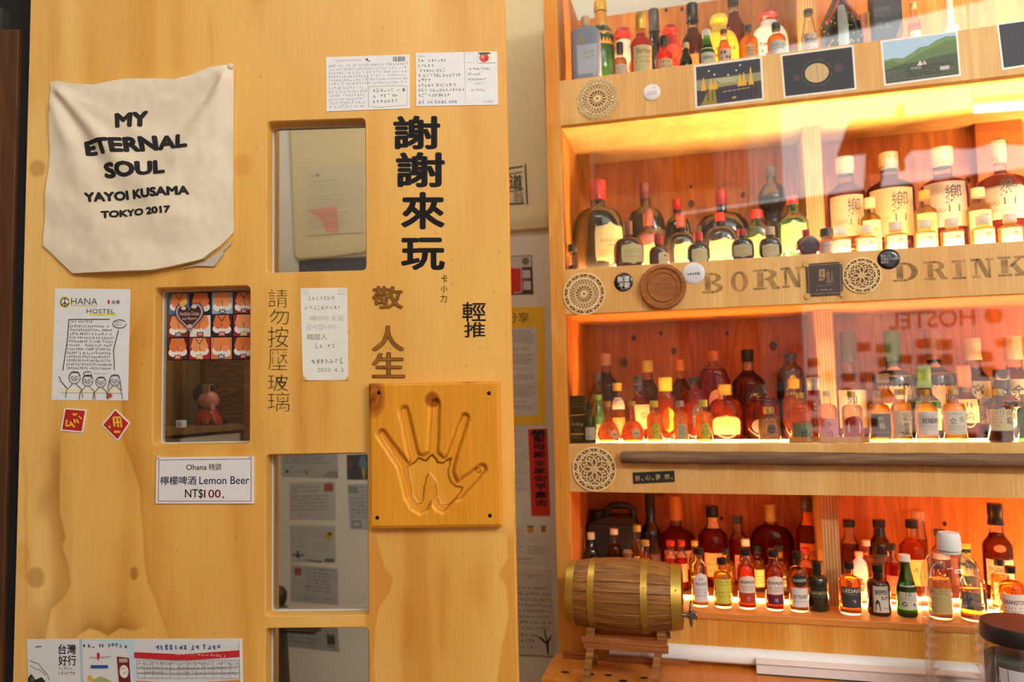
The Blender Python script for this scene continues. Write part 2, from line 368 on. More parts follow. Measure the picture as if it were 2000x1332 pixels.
# dark frame and grey wall left of the door
struct('trim_1', P, -1.000, -.946, .002, .075, 0, 2.192, W_DARK, 'dark brown wooden post left of the sliding door', .002)
struct('trim_2', P, -1.45, -.90, .050, .16, 2.192, 2.6, pm((20, 18, 16), .8), 'black lintel above the sliding door', .002)
struct('wall_side', P, -1.7, -.999, .03, .12, 0, 2.25, pm((58, 57, 50), .9), 'dark grey wall strip beside the dark post')
struct('trim_shadow_gap', P, -.9458, -.9285, .010, .12, 0, 2.192, pm((9, 9, 10), .9), 'black strip standing in for the shadow gap behind the left edge of the door')  # black strip stands in for the shade of the door gap

# ------------------------------------------------------------------ the sliding door
def rr(x0, x1, z0, z1, r, k=5):
    pts = []
    for cx, cz, a0 in ((x1 - r, z1 - r, 0), (x0 + r, z1 - r, 90), (x0 + r, z0 + r, 180), (x1 - r, z0 + r, 270)):
        for i in range(k + 1):
            a = math.radians(a0 + 90 * i / k); pts.append((cx + r * math.cos(a), cz + r * math.sin(a), cx + (r if a0 in (0, 270) else -r), cz + (r if a0 in (0, 90) else -r)))
    return pts
def zz(x, y): return P.hit(x, y)[1]
DX0, DX1, DZ0, DZ1, DT = -.926, -.0435, .02, 2.40, .042
OPN = [(-.481, -.2985, zz(615, 532), 2.0005), (-.684, -.5075, 1.4185, 1.7015), (-.481, -.2985, 1.1210, zz(615, 885)), (-.481, -.2985, .40, 1.1035)]
def grid_lines(a, b, fixed, step):
    g = sorted({a, b, *fixed}); out = []
    for p, q in zip(g, g[1:]):
        n = max(1, int(math.ceil((q - p) / step))); out += [p + (q - p) * i / n for i in range(n)]
    return out + [b]
xs = grid_lines(DX0 + .003, DX1 - .003, [v for o_ in OPN for v in o_[:2]], .0027)
zs = [z for z in grid_lines(.80, DZ1 - .003, [v for o_ in OPN for v in o_[2:] if v > .8], .0031)]
zs = [DZ0 + .003, OPN[3][2]] + zs
NX, NZ = len(xs), len(zs)
dv = [(x, 0, z) for z in zs for x in xs]; dfc = []
for j in range(NZ - 1):
    zc = (zs[j] + zs[j + 1]) / 2
    for i in range(NX - 1):
        xc = (xs[i] + xs[i + 1]) / 2
        if any(a < xc < b and c < zc < d for a, b, c, d in OPN): continue
        k = j * NX + i; dfc.append((k, k + 1, k + NX + 1, k + NX))
mb = MB(); mb.add(dv, dfc)
for (a, b, c, d) in OPN:
    l = rr(a, b, c, d, .009); i_ = rr(a + .0022, b - .0022, c + .0022, d - .0022, .007)
    mb.loft([[(p[2], 0, p[3]) for p in l], [(p[0], 0, p[1]) for p in l], [(p[0], .0018, p[1]) for p in [(q[0] * .35 + w[0] * .65, q[1] * .35 + w[1] * .65) for q, w in zip(l, i_)]], [(p[0], .0042, p[1]) for p in i_], [(p[0], DT, p[1]) for p in i_]], cap=False)
f0 = [(DX0 + .003, 0, DZ0 + .003), (DX1 - .003, 0, DZ0 + .003), (DX1 - .003, 0, DZ1 - .003), (DX0 + .003, 0, DZ1 - .003)]
f1 = [(DX0, .003, DZ0), (DX1, .003, DZ0), (DX1, .003, DZ1), (DX0, .003, DZ1)]; f2 = [(x, DT, z) for x, _, z in f1]
mb.loft([f0, f1, f2], cap=False)
# back face strips between openings
bx = sorted({DX0, DX1, -.6862, -.5053, -.4832, -.2963}); bz = sorted({DZ0, DZ1} | {v for o_ in OPN for v in (o_[2], o_[3])})
for x0, x1 in zip(bx, bx[1:]):
    for z0, z1 in zip(bz, bz[1:]):
        if not any(a - .003 < (x0 + x1) / 2 < b + .003 and c < (z0 + z1) / 2 < d for a, b, c, d in OPN): mb.add([(x0, DT, z0), (x0, DT, z1), (x1, DT, z1), (x1, DT, z0)], [(0, 1, 2, 3)])
door = build('door_1', mb, W_DOOR, smooth=True, sharp=50); place(door, P, 0, 0, 0)
tag(door, 'yellow plywood sliding door with four glazed openings and handwriting', 'door', None, 'structure')
# stains and veneer figure, baked per vertex
me = door.data; V = np.array([v.co[:] for v in me.vertices])
Pw = np.array([P.w(a, 0, z)[:] for a, _, z in V]) - CAM; Cc = Pw @ RM; U = 1000 + FPX * Cc[:, 0] / -Cc[:, 2]; Vv = 666 - FPX * Cc[:, 1] / -Cc[:, 2]
tone = np.ones((len(V), 3))
def ss(x, a, b): t = np.clip((x - a) / (b - a), 0, 1); return t * t * (3 - 2 * t)
jit = np.array([noise.noise(Vector((a * 26, z * 14, 0))) * 9 + noise.noise(Vector((a * 50, z * 30, 3))) * 1.5 for a, _, z in V])
low = np.array([noise.noise(Vector((a * 7, z * 2.2, 9))) for a, _, z in V])
low2 = np.array([noise.noise(Vector((a * 16, z * 1.6, 19))) for a, _, z in V])
low3 = np.array([noise.noise(Vector((a * 34, z * 7, 29))) for a, _, z in V])
def mul(mask, rgb):
    global tone
    tone = tone * (1 - mask[:, None] * (1 - np.array(rgb)[None, :]))
def curve(ys, xs_): return np.interp(Vv, ys, xs_)
BR = (.50, .36, .22); OR = (.82, .66, .42)
ca = curve([560, 860, 1000, 1050, 1065, 1110, 1140, 1165, 1190, 1225, 1260], [128, 118, 115, 128, 121, 135, 138, 125, 100, 92, 85]) + jit * .3
dxa = U - ca
mul(ss(Vv, 800, 900) * (1 - ss(Vv, 1240, 1300)) * (1 - ss(dxa, -2, 3)) * (.22 * np.exp(np.minimum(dxa, 0) / 5) + .5 * (1 - ss(-dxa + jit * 2.2, 6, 48))) * (.55 + .6 * np.clip(.5 + low3, 0, 1)), BR)
cb = curve([200, 560, 700, 860, 890, 960, 1080, 1140, 1200, 1250, 1332], [340, 300, 235, 240, 255, 275, 280, 290, 315, 332, 345]) + jit * .4
dxb = U - cb
mul(ss(Vv, 560, 700) * ss(dxb, -3, 2) * (1 - ss(dxb + jit * 3, 8, 66)) * .62 * (.5 + .7 * np.clip(.5 + low3, 0, 1)), OR); mul(ss(dxb, -3, 2) * np.exp(-np.maximum(dxb, 0) / 4) * .38 * ss(Vv, 600, 760), BR)
cc_ = curve([560, 640, 740, 860], [205, 198, 205, 240]) * 0 + curve([0, 300, 560], [150, 150, 150])
mul(ss(Vv, 560, 640) * (1 - ss(Vv, 900, 1000)) * np.exp(-((U - 250 - jit) / 26) ** 2) * .6, (.82, .66, .44))
# bottom blotch with a wavy lower edge
ce = np.interp(U, [140, 152, 175, 195, 210, 235, 262, 290, 320], [1260, 1240, 1226, 1232, 1243, 1226, 1232, 1222, 1200]) + jit * .25
dye = Vv - ce
mul((1 - ss(dye, -2, 3)) * np.exp(np.minimum(dye, 0) / 34) * np.exp(-((U - 210) / 66) ** 4) * .95, BR)
for cx, cyv, rx, ry, s in ((262, 1120, 8, 14, .8), (70, 1128, 18, 22, .6), (45, 1095, 16, 40, .5), (474, 322, 20, 24, .55), (73, 329, 16, 17, .6), (60, 60, 60, 160, .45), (30, 1290, 60, 160, .35)):
    q = np.sqrt(((U - cx + jit * .15) / rx) ** 2 + ((Vv - cyv) / ry) ** 2); mul((1 - ss(q, .75, 1.15)) * s, BR if s > .55 else OR)
for (x0, x1, y0, y1, w, s) in ((49, 52, 880, 1180, 3, .6), (334, 337, 1090, 1180, 2.5, .5), (345, 350, -20, 160, 16, .5), (410, 416, 20, 150, 5, .5), (160, 172, -20, 190, 14, .45), (240, 243, 1040, 1300, 30, .3), (505, 500, -40, 40, 18, .6), (586, 590, 690, 900, 12, .5), (640, 650, 700, 900, 16, .45), (848, 850, 1030, 1080, 1.5, .6)):
    xc = np.interp(Vv, [y0, y1], [x0, x1]) + jit * .5; mul(np.exp(-((U - xc) / w) ** 2) * ss(Vv, y0 - 30, y0 + 40) * (1 - ss(Vv, y1 - 60, y1 + 30)) * s, (.84, .66, .42))
# lower right figure: pale islands bounded by darker veneer
cl = curve([1040, 1060, 1110, 1130, 1160, 1185, 1230, 1300, 1332], [733, 738, 752, 766, 758, 742, 732, 728, 735]) + jit * .35
cr_ = curve([1030, 1090, 1110, 1125, 1150, 1200, 1260, 1332], [990, 992, 978, 974, 990, 994, 980, 970]) + jit * .35
ins = ss(U - cl, -2, 2) * (1 - ss(U - cr_, -2, 2)) * ss(Vv, 1020, 1050)
reg = (U > 715) * ss(Vv, 1020, 1060)
mul(reg * (1 - ins) * .8, (.84, .62, .36))
for x0, w, y0, y1 in ((795, 16, 1150, 1290), (866, 11, 1080, 1280), (935, 18, 1080, 1200)): mul(np.exp(-((U - x0 + jit) / w) ** 2) * ss(Vv, y0 - 20, y0 + 50) * (1 - ss(Vv, y1 - 40, y1 + 20)) * .5, (.86, .66, .38))
cs = curve([500, 560, 640, 740, 860], [500, 530, 517, 505, 512]) + jit * .5
mul((U - cs < 0) * np.exp((U - cs) / 40) * ss(Vv, 520, 600) * (1 - ss(Vv, 860, 900)) * (U > 490) * .35, OR)
mul(np.clip(low, 0, 1) * .9, (.84, .70, .48)); mul(ss(low2, .08, .5) * .55, (.82, .64, .40)); mul(np.clip(-low, 0, 1) * .35, (1.1, 1.1, 1.14))
for cx, cyv, r in ((122 - 63, 912, 4.5), (248, 908, 5), (240, 929, 6), (286, 915, 5), (227, 1002, 4), (487, 1000, 3), (60, 1192, 4), (226, 1192, 3), (243, 1201, 3), (243, 1235, 7), (289, 1200, 3), (476, 1203, 4)):
    q = np.sqrt((U - cx + jit * .1) ** 2 + (Vv - cyv) ** 2) / r; mk = (1 - ss(q, .5, 1.2)) * .6; tone = tone * (1 - mk[:, None]) + mk[:, None] * np.array([.78, .95, 1.7])[None, :]
rngd = np.random.default_rng(4)
for _ in range(90):
    x, y = rngd.uniform(60, 990), rngd.uniform(0, 1332); mk = np.exp(-((U - x) ** 2 + (Vv - y) ** 2) / 3.0) * .7; tone = tone * (1 - mk[:, None] * .6)
ca_ = me.color_attributes.new('tone', 'FLOAT_COLOR', 'POINT'); ca_.data.foreach_set('color', np.c_[tone, np.ones(len(V))].astype(np.float32).ravel())
M_BEAD = pm((206, 204, 192), .5)
for (a, b, c, d) in OPN:
    i1 = rr(a + .0022, b - .0022, c + .0022, d - .0022, .006); i2 = rr(a + .0042, b - .0042, c + .0042, d - .0042, .005); mb = MB()
    mb.loft([[(p[0], .029, p[1]) for p in i1], [(p[0], .0295, p[1]) for p in i2], [(p[0], .0400, p[1]) for p in i2], [(p[0], .0400, p[1]) for p in i1]], cap=False)
    build('glazing_bead', mb, M_BEAD, door)
    mb = MB(); mb.box(a + .003, b - .003, .0345, .0375, c + .003, d - .003); build('glass_pane', mb, PANE, door)
def pmap(F, d0, root=(0, 0, 0)):
    """unit art coordinates = photo pixels of the plane d0"""
    def f(x, y, off):
        s, z = F.hit(x, y, d0); return (s - root[0], d0 - root[1] - off - .0002, z - root[2])
    return f
# painted and burnt writing on the door
DW = []
for t, r in (('謝', (768, 226, 860, 292)), ('謝', (773, 297, 869, 366)), ('來', (783, 375, 869, 448)), ('玩', (783, 464, 869, 528))): DW.append(('text', t, *r, (34, 32, 34), .030))
for t, r in (('卡', (862, 536, 874, 553)), ('小', (861, 557, 874, 571)), ('力', (860, 575, 873, 591)), ('輕', (903, 590, 949, 628)), ('推', (907, 629, 948, 659))): DW.append(('text', t, *r, (52, 40, 28), .012 if r[0] > 890 else 0))
for t, r in zip('請勿按壓玻璃', ((525, 565, 562, 600), (527, 604, 565, 633), (524, 638, 564, 678), (525, 682, 562, 722), (524, 731, 563, 763), (524, 766, 566, 803))): DW.append(('text', t, *r, (70, 52, 22), -.018))
for t, r in (('敬', (727, 559, 788, 603)), ('人', (727, 636, 790, 686)), ('生', (727, 688, 792, 738))):
    DW.append(('text', t, *r, (120, 62, 16), .022))
    DW.append(('text', t, r[0] + 1.2, r[1] + 1.2, r[2] - 1.2, r[3] - 1.2, (214, 146, 52), .004))
art(DW, pmap(P, 0), door, layer=.00012)

# ------------------------------------------------------------------ carved hand plaque
PT = .018
q0 = P.hit(719, 747, -PT); q1 = P.hit(976.5, 745, -PT); q2 = P.hit(980, 1029.5, -PT); q3 = P.hit(722.5, 1031.5, -PT)
px0, px1 = (q0[0] + q3[0]) / 2, (q1[0] + q2[0]) / 2; pz0, pz1 = (q2[1] + q3[1]) / 2, (q0[1] + q1[1]) / 2
GX, GZ = 205, 228
gx = np.linspace(px0, px1, GX); gz = np.linspace(pz0, pz1, GZ)
sg, zg = np.meshgrid(gx, gz)
Pw = np.array([P.w(a, -PT, z)[:] for a, z in zip(sg.ravel(), zg.ravel())]) - CAM; Cc = Pw @ RM
HU = (1000 + FPX * Cc[:, 0] / -Cc[:, 2]); HV = (666 - FPX * Cc[:, 1] / -Cc[:, 2])
def cap_sd(a, b, ra, rb):
    ax, ay = a; bx_, by = b; t = np.clip(((HU - ax) * (bx_ - ax) + (HV - ay) * (by - ay)) / ((bx_ - ax) ** 2 + (by - ay) ** 2), 0, 1)
    return np.hypot(HU - ax - t * (bx_ - ax), HV - ay - t * (by - ay)) - (ra + (rb - ra) * t)
def zp(pts): return [(700 + x / 4.163, 730 + y / 4.163) for x, y in pts]
def poly_sd(pts):
    d = np.full(len(HU), 1e9); ins = np.zeros(len(HU), bool); n = len(pts)
    for i in range(n):
        (ax, ay), (bx_, by) = pts[i], pts[(i + 1) % n]
        t = np.clip(((HU - ax) * (bx_ - ax) + (HV - ay) * (by - ay)) / ((bx_ - ax) ** 2 + (by - ay) ** 2 + 1e-9), 0, 1)
        d = np.minimum(d, np.hypot(HU - ax - t * (bx_ - ax), HV - ay - t * (by - ay)))
        c = ((ay > HV) != (by > HV)) & (HU < (bx_ - ax) * (HV - ay) / (by - ay + 1e-9) + ax); ins ^= c
    return np.where(ins, -d, d)
Z1 = lambda x, y: (700 + x / 4.163, 730 + y / 4.163)
parts_ = [cap_sd(Z1(185, 490), Z1(385, 770), 8, 11), cap_sd(Z1(370, 300), Z1(455, 700), 8.5, 10), cap_sd(Z1(625, 245), Z1(608, 660), 8.5, 10), cap_sd(Z1(862, 360), Z1(745, 700), 8.5, 11), cap_sd(Z1(1000, 775), Z1(800, 960), 9.5, 16),
          poly_sd(zp([(310, 720), (390, 745), (445, 640), (520, 660), (610, 610), (690, 680), (800, 610), (775, 800), (815, 890), (870, 915), (760, 1060), (690, 1130), (640, 1110), (593, 1045), (560, 1110), (505, 1140), (430, 1095), (380, 1000), (350, 870)]))]
sd = parts_[0]
for q in parts_[1:]:
    h = np.clip(.5 + .5 * (q - sd) / 3.0, 0, 1); sd = q * (1 - h) + sd * h - 3.0 * h * (1 - h)
sd += np.array([noise.noise(Vector((a * 60, z * 60, 5))) for a, z in zip(sg.ravel(), zg.ravel())]) * 1.0
inner = poly_sd(zp([(395, 760), (440, 730), (480, 690), (540, 705), (600, 662), (640, 725), (690, 725), (755, 685), (722, 790), (745, 880), (790, 920), (850, 928), (800, 1010), (720, 1070), (665, 1070), (636, 1000), (628, 890), (570, 812), (540, 870), (528, 960), (515, 1050), (470, 1066), (425, 990), (412, 850)]))
inner += np.array([noise.noise(Vector((a * 110, z * 110, 8))) for a, z in zip(sg.ravel(), zg.ravel())]) * 2.0
notch = poly_sd(zp([(570, 812), (628, 890), (636, 1000), (593, 1040), (528, 1000), (540, 870)]))
hgt = -.0080 * (1 - ss(sd, -4.5, 5.0)) - .0030 * (1 - ss(inner, -2.5, 1.0))
bev = np.minimum(np.minimum(sg.ravel() - px0, px1 - sg.ravel()), np.minimum(zg.ravel() - pz0, pz1 - zg.ravel()))
hgt -= .003 * (1 - ss(bev, 0, .005))
tp = np.ones((len(HU), 3))
def mult(mask, rgb):
    global tp
    tp = tp * (1 - mask[:, None] * (1 - np.array(rgb)[None, :]))
def mixt(mask, rgb):
    global tp
    tp = tp * (1 - mask[:, None]) + mask[:, None] * np.array(rgb)[None, :]
ring = np.exp(-(sd - 3.0) ** 2 / 5.0); mixt(ring * .5, (1.15, 1.35, 2.4))  # cream highlight along the groove edge, mixed into the colour
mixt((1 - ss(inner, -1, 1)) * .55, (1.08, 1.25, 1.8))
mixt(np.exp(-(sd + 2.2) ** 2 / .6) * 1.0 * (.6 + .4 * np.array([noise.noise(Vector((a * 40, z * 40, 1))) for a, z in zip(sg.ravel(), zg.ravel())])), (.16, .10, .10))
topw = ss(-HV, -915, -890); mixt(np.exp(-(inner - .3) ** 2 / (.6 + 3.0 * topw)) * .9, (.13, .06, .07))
kn = np.sqrt(((HU - 731) / 22) ** 2 + ((HV - 775) / 42) ** 2); rr1 = np.sin(kn * 14) * .5 + .5
mult((1 - ss(kn, .75, 1.1)) * (.65 + .3 * rr1), (.42, .22, .12)); mult(np.exp(-((HU - 726) / 8) ** 2 - ((HV - 783) / 9) ** 2) * .8, (.4, .25, .2))
kn2 = np.sqrt(((HU - 844) / 15) ** 2 + ((HV - 780) / 17) ** 2); mult((1 - ss(kn2, .7, 1.1)) * .85, (.36, .18, .08))
mult(np.exp(-((HU - 915) / 14) ** 2 - ((HV - 747) / 3) ** 2) * .7, (.5, .3, .2))
mixt(np.exp(-((HU - 850) ** 2 + (HV - 793) ** 2) / 2.5) * .9, (.12, .07, .06)); mixt(np.exp(-((HU - 905) ** 2 + (HV - 828) ** 2) / 2.0) * .7, (.2, .12, .08))
el = np.sqrt(((HU - 933) * .8 + (HV - 919) * .6) ** 2 / 36 + ((HV - 919) * .8 - (HU - 933) * .6) ** 2 / 12); mixt(np.exp(-(el - 1) ** 2 / .06) * .9, (.2, .08, .06))
mb = MB(); mb.v = [(a - px0, -PT - h, z - pz0) for a, z, h in zip(sg.ravel(), zg.ravel(), hgt)]
mb.f = [(j * GX + i, j * GX + i + 1, (j + 1) * GX + i + 1, (j + 1) * GX + i) for j in range(GZ - 1) for i in range(GX - 1)]
edge = [i for i in range(GX)] + [j * GX + GX - 1 for j in range(1, GZ)] + [(GZ - 1) * GX + i for i in reversed(range(GX - 1))] + [j * GX for j in reversed(range(1, GZ - 1))]
K = len(mb.v)
for e in edge: mb.v.append((mb.v[e][0], 0, mb.v[e][2]))
for i in range(len(edge)): k = (i + 1) % len(edge); mb.f.append((edge[k], edge[i], K + i, K + k))
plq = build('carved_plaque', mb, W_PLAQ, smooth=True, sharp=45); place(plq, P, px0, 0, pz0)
tag(plq, 'varnished square wood plaque with a carved hand print screwed onto the door', 'plaque')
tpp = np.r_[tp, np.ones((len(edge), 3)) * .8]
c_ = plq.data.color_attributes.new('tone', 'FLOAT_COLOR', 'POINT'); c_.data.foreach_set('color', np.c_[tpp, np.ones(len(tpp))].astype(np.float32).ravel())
for x, y in ((740, 767), (955, 768), (737, 1011), (957, 1007)):
    s, z = P.hit(x, y, -PT); mb = MB(); mb.lathe([(-PT - .0016, .0001), (-PT - .0012, .0022), (-PT - .0002, .0034), (-PT + .003, .0034)], 14, 'Y', (s - px0, 0, z - pz0)); build('screw', mb, pm((26, 24, 24), .35, .6), plq)

# ------------------------------------------------------------------ tote bag
bw = {}
Ltop = [(101, 163), (118, 160), (150, 167), (190, 169), (240, 158), (310, 158), (345, 160), (375, 152), (410, 136), (440, 130), (455, 130)]
Lrgt = [(455, 130), (459, 136), (458, 200), (457, 300), (458, 400), (458, 455)]
Llft = [(101, 163), (103, 200), (101, 300), (92, 420), (88, 480), (88, 480)]
Lbot = [(88, 480), (146, 535), (220, 533), (300, 530), (345, 522), (400, 508), (435, 480), (458, 455)]
def rs(pts, n):
    a = np.array(pts, float); l = np.r_[0, np.cumsum(np.hypot(*np.diff(a, axis=0).T))]; t = np.linspace(0, l[-1], n); return np.c_[np.interp(t, l, a[:, 0]), np.interp(t, l, a[:, 1])]
NB, MBg = 90, 90
T, B_, L_, R_ = rs(Ltop, NB), rs(Lbot, NB), rs(Llft, MBg), rs(Lrgt, MBg)
def bag_h(x, y):
    u = (x - 95) / 360; v = (y - 150) / 380
    h = .006 + .010 * math.sin(math.pi * min(max(u, 0), 1)) * (.25 + .75 * min(max(v, 0), 1))
    # slack folds hanging from the two pinned corners
    for ax, ay, ang, w, a in ((105, 170, 46, 8, .013), (105, 170, 58, 9, -.011), (105, 175, 72, 11, .008), (105, 172, 28, 8, .006), (452, 135, 118, 10, .012), (452, 135, 131, 11, -.010), (452, 135, 105, 12, .008), (452, 135, 149, 10, .008), (452, 135, 165, 8, .005)):
        dx, dy = x - ax, y - ay; t = math.radians(ang); al = dx * math.cos(t) + dy * math.sin(t); pe = -dx * math.sin(t) + dy * math.cos(t)
        if al > 0: h += a * math.exp(-(pe / (w + al * .07)) ** 2) * math.exp(-al / 260) * min(1, al / 25)
    h += .0035 * noise.noise(Vector((x * .012, y * .02, 2))) + .0012 * noise.noise(Vector((x * .05, y * .035, 4)))
    h += .0008 * math.sin((x * .3 + y) * .05)
    return max(h, .0035)
bs0, bz0 = P.hit(275, 530, 0)
mb = MB(); 
def bpt(x, y, off=0.0):
    s, z = P.hit(x, y, 0); return (s - bs0, -bag_h(x, y) - off, z - bz0)
G = []
for j in range(MBg):
    v = j / (MBg - 1)
    for i in range(NB):
        u = i / (NB - 1)
        p = (1 - v) * T[i] + v * B_[i] + (1 - u) * L_[j] + u * R_[j] - ((1 - u) * (1 - v) * T[0] + u * (1 - v) * T[-1] + (1 - u) * v * B_[0] + u * v * B_[-1])
        G.append((p[0], p[1]))
mb.v = [bpt(x, y) for x, y in G]; mb.f = [(j * NB + i, (j + 1) * NB + i, (j + 1) * NB + i + 1, j * NB + i + 1) for j in range(MBg - 1) for i in range(NB - 1)]
K = len(mb.v); mb.v += [(x, min(-.0012, y * .25), z) for x, y, z in mb.v]; mb.f += [tuple(K + q for q in reversed(f)) for f in mb.f[:]]
ed = [i for i in range(NB)] + [j * NB + NB - 1 for j in range(1, MBg)] + [(MBg - 1) * NB + i for i in reversed(range(NB - 1))] + [j * NB for j in reversed(range(1, MBg - 1))]
for i in range(len(ed)): k = (i + 1) % len(ed); mb.f.append((ed[i], ed[k], K + ed[k], K + ed[i]))
M_CANVAS = pm((236, 224, 198), .9, bump=.5)
bag = build('tote_bag', mb, M_CANVAS, smooth=True, sharp=70); place(bag, P, bs0, 0, bz0)
tag(bag, 'cream canvas tote bag with black capital lettering pinned flat on the door', 'bag')
def bmap(x, y, off): return bpt(x, y, off + .0009)
def warp_text(t, quad, bold, sub=True):
    v, f, a = text2d(t, bold); out = []
    for p, q in v:
        x = (1 - q) * ((1 - p) * quad[3][0] + p * quad[2][0]) + q * ((1 - p) * quad[0][0] + p * quad[1][0])
        y = (1 - q) * ((1 - p) * quad[3][1] + p * quad[2][1]) + q * ((1 - p) * quad[0][1] + p * quad[1][1]); out.append((x, y))
    return out, f
for t, quad in (('MY', ((231, 226), (297, 221), (297, 252), (235, 256))), ('ETERNAL', ((168, 279), (372, 264), (375, 293), (174, 308))), ('SOUL', ((208, 322), (328, 315), (331, 343), (211, 352))), ('YAYOI KUSAMA', ((172, 380), (376, 366), (377, 384), (174, 399))), ('TOKYO 2017', ((204, 415), (343, 406), (344, 420), (206, 430)))):
    vs, fs = warp_text(t, quad, .055); bm = bmesh.new(); bv = [bm.verts.new((x, y, 0)) for x, y in vs]
    for f in fs:
        try: bm.faces.new([bv[i] for i in f])
        except ValueError: pass
    for _ in range(2):
        le = [e for e in bm.edges if e.calc_length() > 7]
        if le: bmesh.ops.subdivide_edges(bm, edges=le, cuts=1)
    bmesh.ops.triangulate(bm, faces=bm.faces[:]); bm.verts.index_update()
    mb = MB(); mb.v = [bmap(v.co.x, v.co.y, 0) for v in bm.verts]; mb.f = [[v.index for v in f.verts] for f in bm.faces]; bm.free()
    build('lettering', mb, pm((24, 22, 24), .8), bag)
mb = MB()   # turned-back grey corner of the lining under the right bottom edge
fl = [(350, 526), (400, 513), (432, 492), (455, 470), (452, 478), (437, 492), (438, 499), (432, 504), (420, 521), (385, 520)]
mb.v = [(P.hit(x, y)[0] - bs0, -.0045, P.hit(x, y)[1] - bz0) for x, y in fl] + [(P.hit(x, y)[0] - bs0, -.002, P.hit(x, y)[1] - bz0) for x, y in fl]
mb.f = [tuple(range(10)), tuple(reversed(range(10, 20)))] + [(i, (i + 1) % 10, 10 + (i + 1) % 10, 10 + i) for i in range(10)]
build('lining_corner', mb, pm((196, 192, 180), .9), bag)
mb = MB(); s, z = P.hit(455, 134); mb.lathe([(-.0135, .0002), (-.013, .004), (-.011, .0055), (-.001, .002)], 14, 'Y', (s - bs0, 0, z - bz0)); build('push_pin', mb, pm((225, 215, 190), .3), bag)

# ------------------------------------------------------------------ papers on the door
WHITE = (238, 236, 232)
rg = random.Random(11)
BLUEINK = (150, 152, 190); GREYINK = (165, 165, 172)
card('postcard', P, 0, ((637, 112), (800, 107), (800.5, 212), (638, 218)), (242, 242, 242),
     'white postcard crowded with tiny blue handwriting and a barcode, left one of the pair', 'postcard',
     [('scr', .03, .15, .98, .55, 6, BLUEINK, dict(ragged=.05, gap=.3, th=.06)), ('scr', .03, .56, .48, .97, 6, BLUEINK, dict(ragged=.1, gap=.3, th=.06)), ('rect', .505, .56, .985, .96, (243, 243, 240)), ('scr', .56, .62, .93, .92, 3, (110, 112, 110), dict(th=.06)), ('path', [(.5, .12), (.505, .96)], .004, (190, 190, 200)),
      ('path', [(.12, .08), (.42, .07)], .005, (190, 170, 170)), ('ell', .49, .07, .012, .02, (40, 40, 40)), ('path', [(.49, .07), (.53, .11)], .006, (60, 60, 60)), ('ell', .93, .66, .016, .025, (120, 120, 120)), ('path', circ(.52, .58, .01, .02) + [(.6, .57), (.9, .57), (.97, .6), (.97, .94), (.6, .96), (.51, .93), (.51, .6)], .003, (190, 195, 180))] +
     [('rect', .805 + i * .0125, .035, .805 + i * .0125 + w, .125, (90, 88, 92)) for i, w in enumerate((.006, .003, .008, .004, .003, .009, .004, .007, .003, .008, .004, .006))], rng=rg, th=.0012)
card('postcard', P, 0, ((812, 104), (971, 101), (973, 205), (813, 208)), (242, 242, 242),
     'white postcard with a red flower stamp and a few widely spaced handwritten lines', 'postcard',
     [('scr', .03, .05, .12, .1, 1, (60, 60, 70))] + [('scr', .03, .12 + i * .093, w, .185 + i * .093, 1, (120, 120, 128), dict(ragged=.0, gap=.1, th=.07)) for i, w in enumerate((.38, .22, .33, .56, .18, .5, .58, .42))] + [('scr', .03, .9, .5, .97, 1, BLUEINK, dict(gap=.1)), ('path', [(.6, .03), (.605, .95)], .003, (196, 196, 205)),
      ('scr', .64, .3, .92, .37, 1, GREYINK), ('scr', .64, .4, .78, .46, 1, GREYINK), ('scr', .64, .5, .86, .56, 1, (160, 160, 165)), ('scr', .7, .58, .84, .64, 1, (170, 170, 175)), ('scr', .68, .7, .86, .77, 1, GREYINK), ('scr', .82, .92, .97, .98, 1, BLUEINK), ('frame', .60, .03, .72, .2, .004, (200, 200, 208)),
      ('rect', .765, .01, .985, .215, (246, 244, 236)), ('poly', circ(.84, .12, .06, .09, 9), (226, 74, 62)), ('poly', circ(.82, .1, .025, .04, 7), (245, 140, 120)), ('poly', circ(.865, .14, .02, .03, 7), (196, 40, 40)), ('poly', [(.77, .02), (.9, .015), (.93, .05), (.84, .06), (.79, .07)], (84, 96, 62))], rng=rg, th=.0012)
# hostel sheet with four little people
DK = (38, 38, 42)
def doodle(cx, cy, r, kind):
    it = [('path', circ(cx, cy, r, r * .72, 14), .0026, DK), ('path', [(cx - r, cy - .01), (cx - r * .6, cy - r * .62), (cx + r * .6, cy - r * .66), (cx + r, cy - .01)], .0040, DK),
          ('path', circ(cx - r * .38, cy + .002, r * .3, r * .18, 8), .0022, DK), ('path', circ(cx + r * .38, cy + .002, r * .3, r * .18, 8), .0022, DK), ('path', circ(cx, cy + r * .25, r * .3, r * .16, 6, 0, math.pi), .002, DK),
          ('path', [(cx - r * .3, cy + r * .72), (cx - r * 1.3, cy + r * 1.5), (cx - r * 1.5, cy + r * 2.4)], .0026, DK), ('path', [(cx + r * .3, cy + r * .72), (cx + r * 1.2, cy + r * 1.3), (cx + r * 1.6, cy + r * 2.4)], .0026, DK)]
    if kind == 'bun': it.append(('path', circ(cx, cy - r * .85, r * .8, r * .3, 9), .003, DK))
    if kind == 'wave': it += [('path', [(cx - r * 1.2, cy + r * 1.3), (cx - r * 2.4, cy + r * .4), (cx - r * 2.7, cy - .01)], .0035, DK)]
    if kind == 'hair': it += [('path', [(cx - r, cy), (cx - r * 1.3, cy + r * 1.3)], .003, DK), ('path', [(cx + r, cy), (cx + r * 1.3, cy + r * 1.3)], .003, DK), ('poly', circ(cx - r * .9, cy + r * 2.0, .035, .018, 9), (186, 60, 50))]
    return it
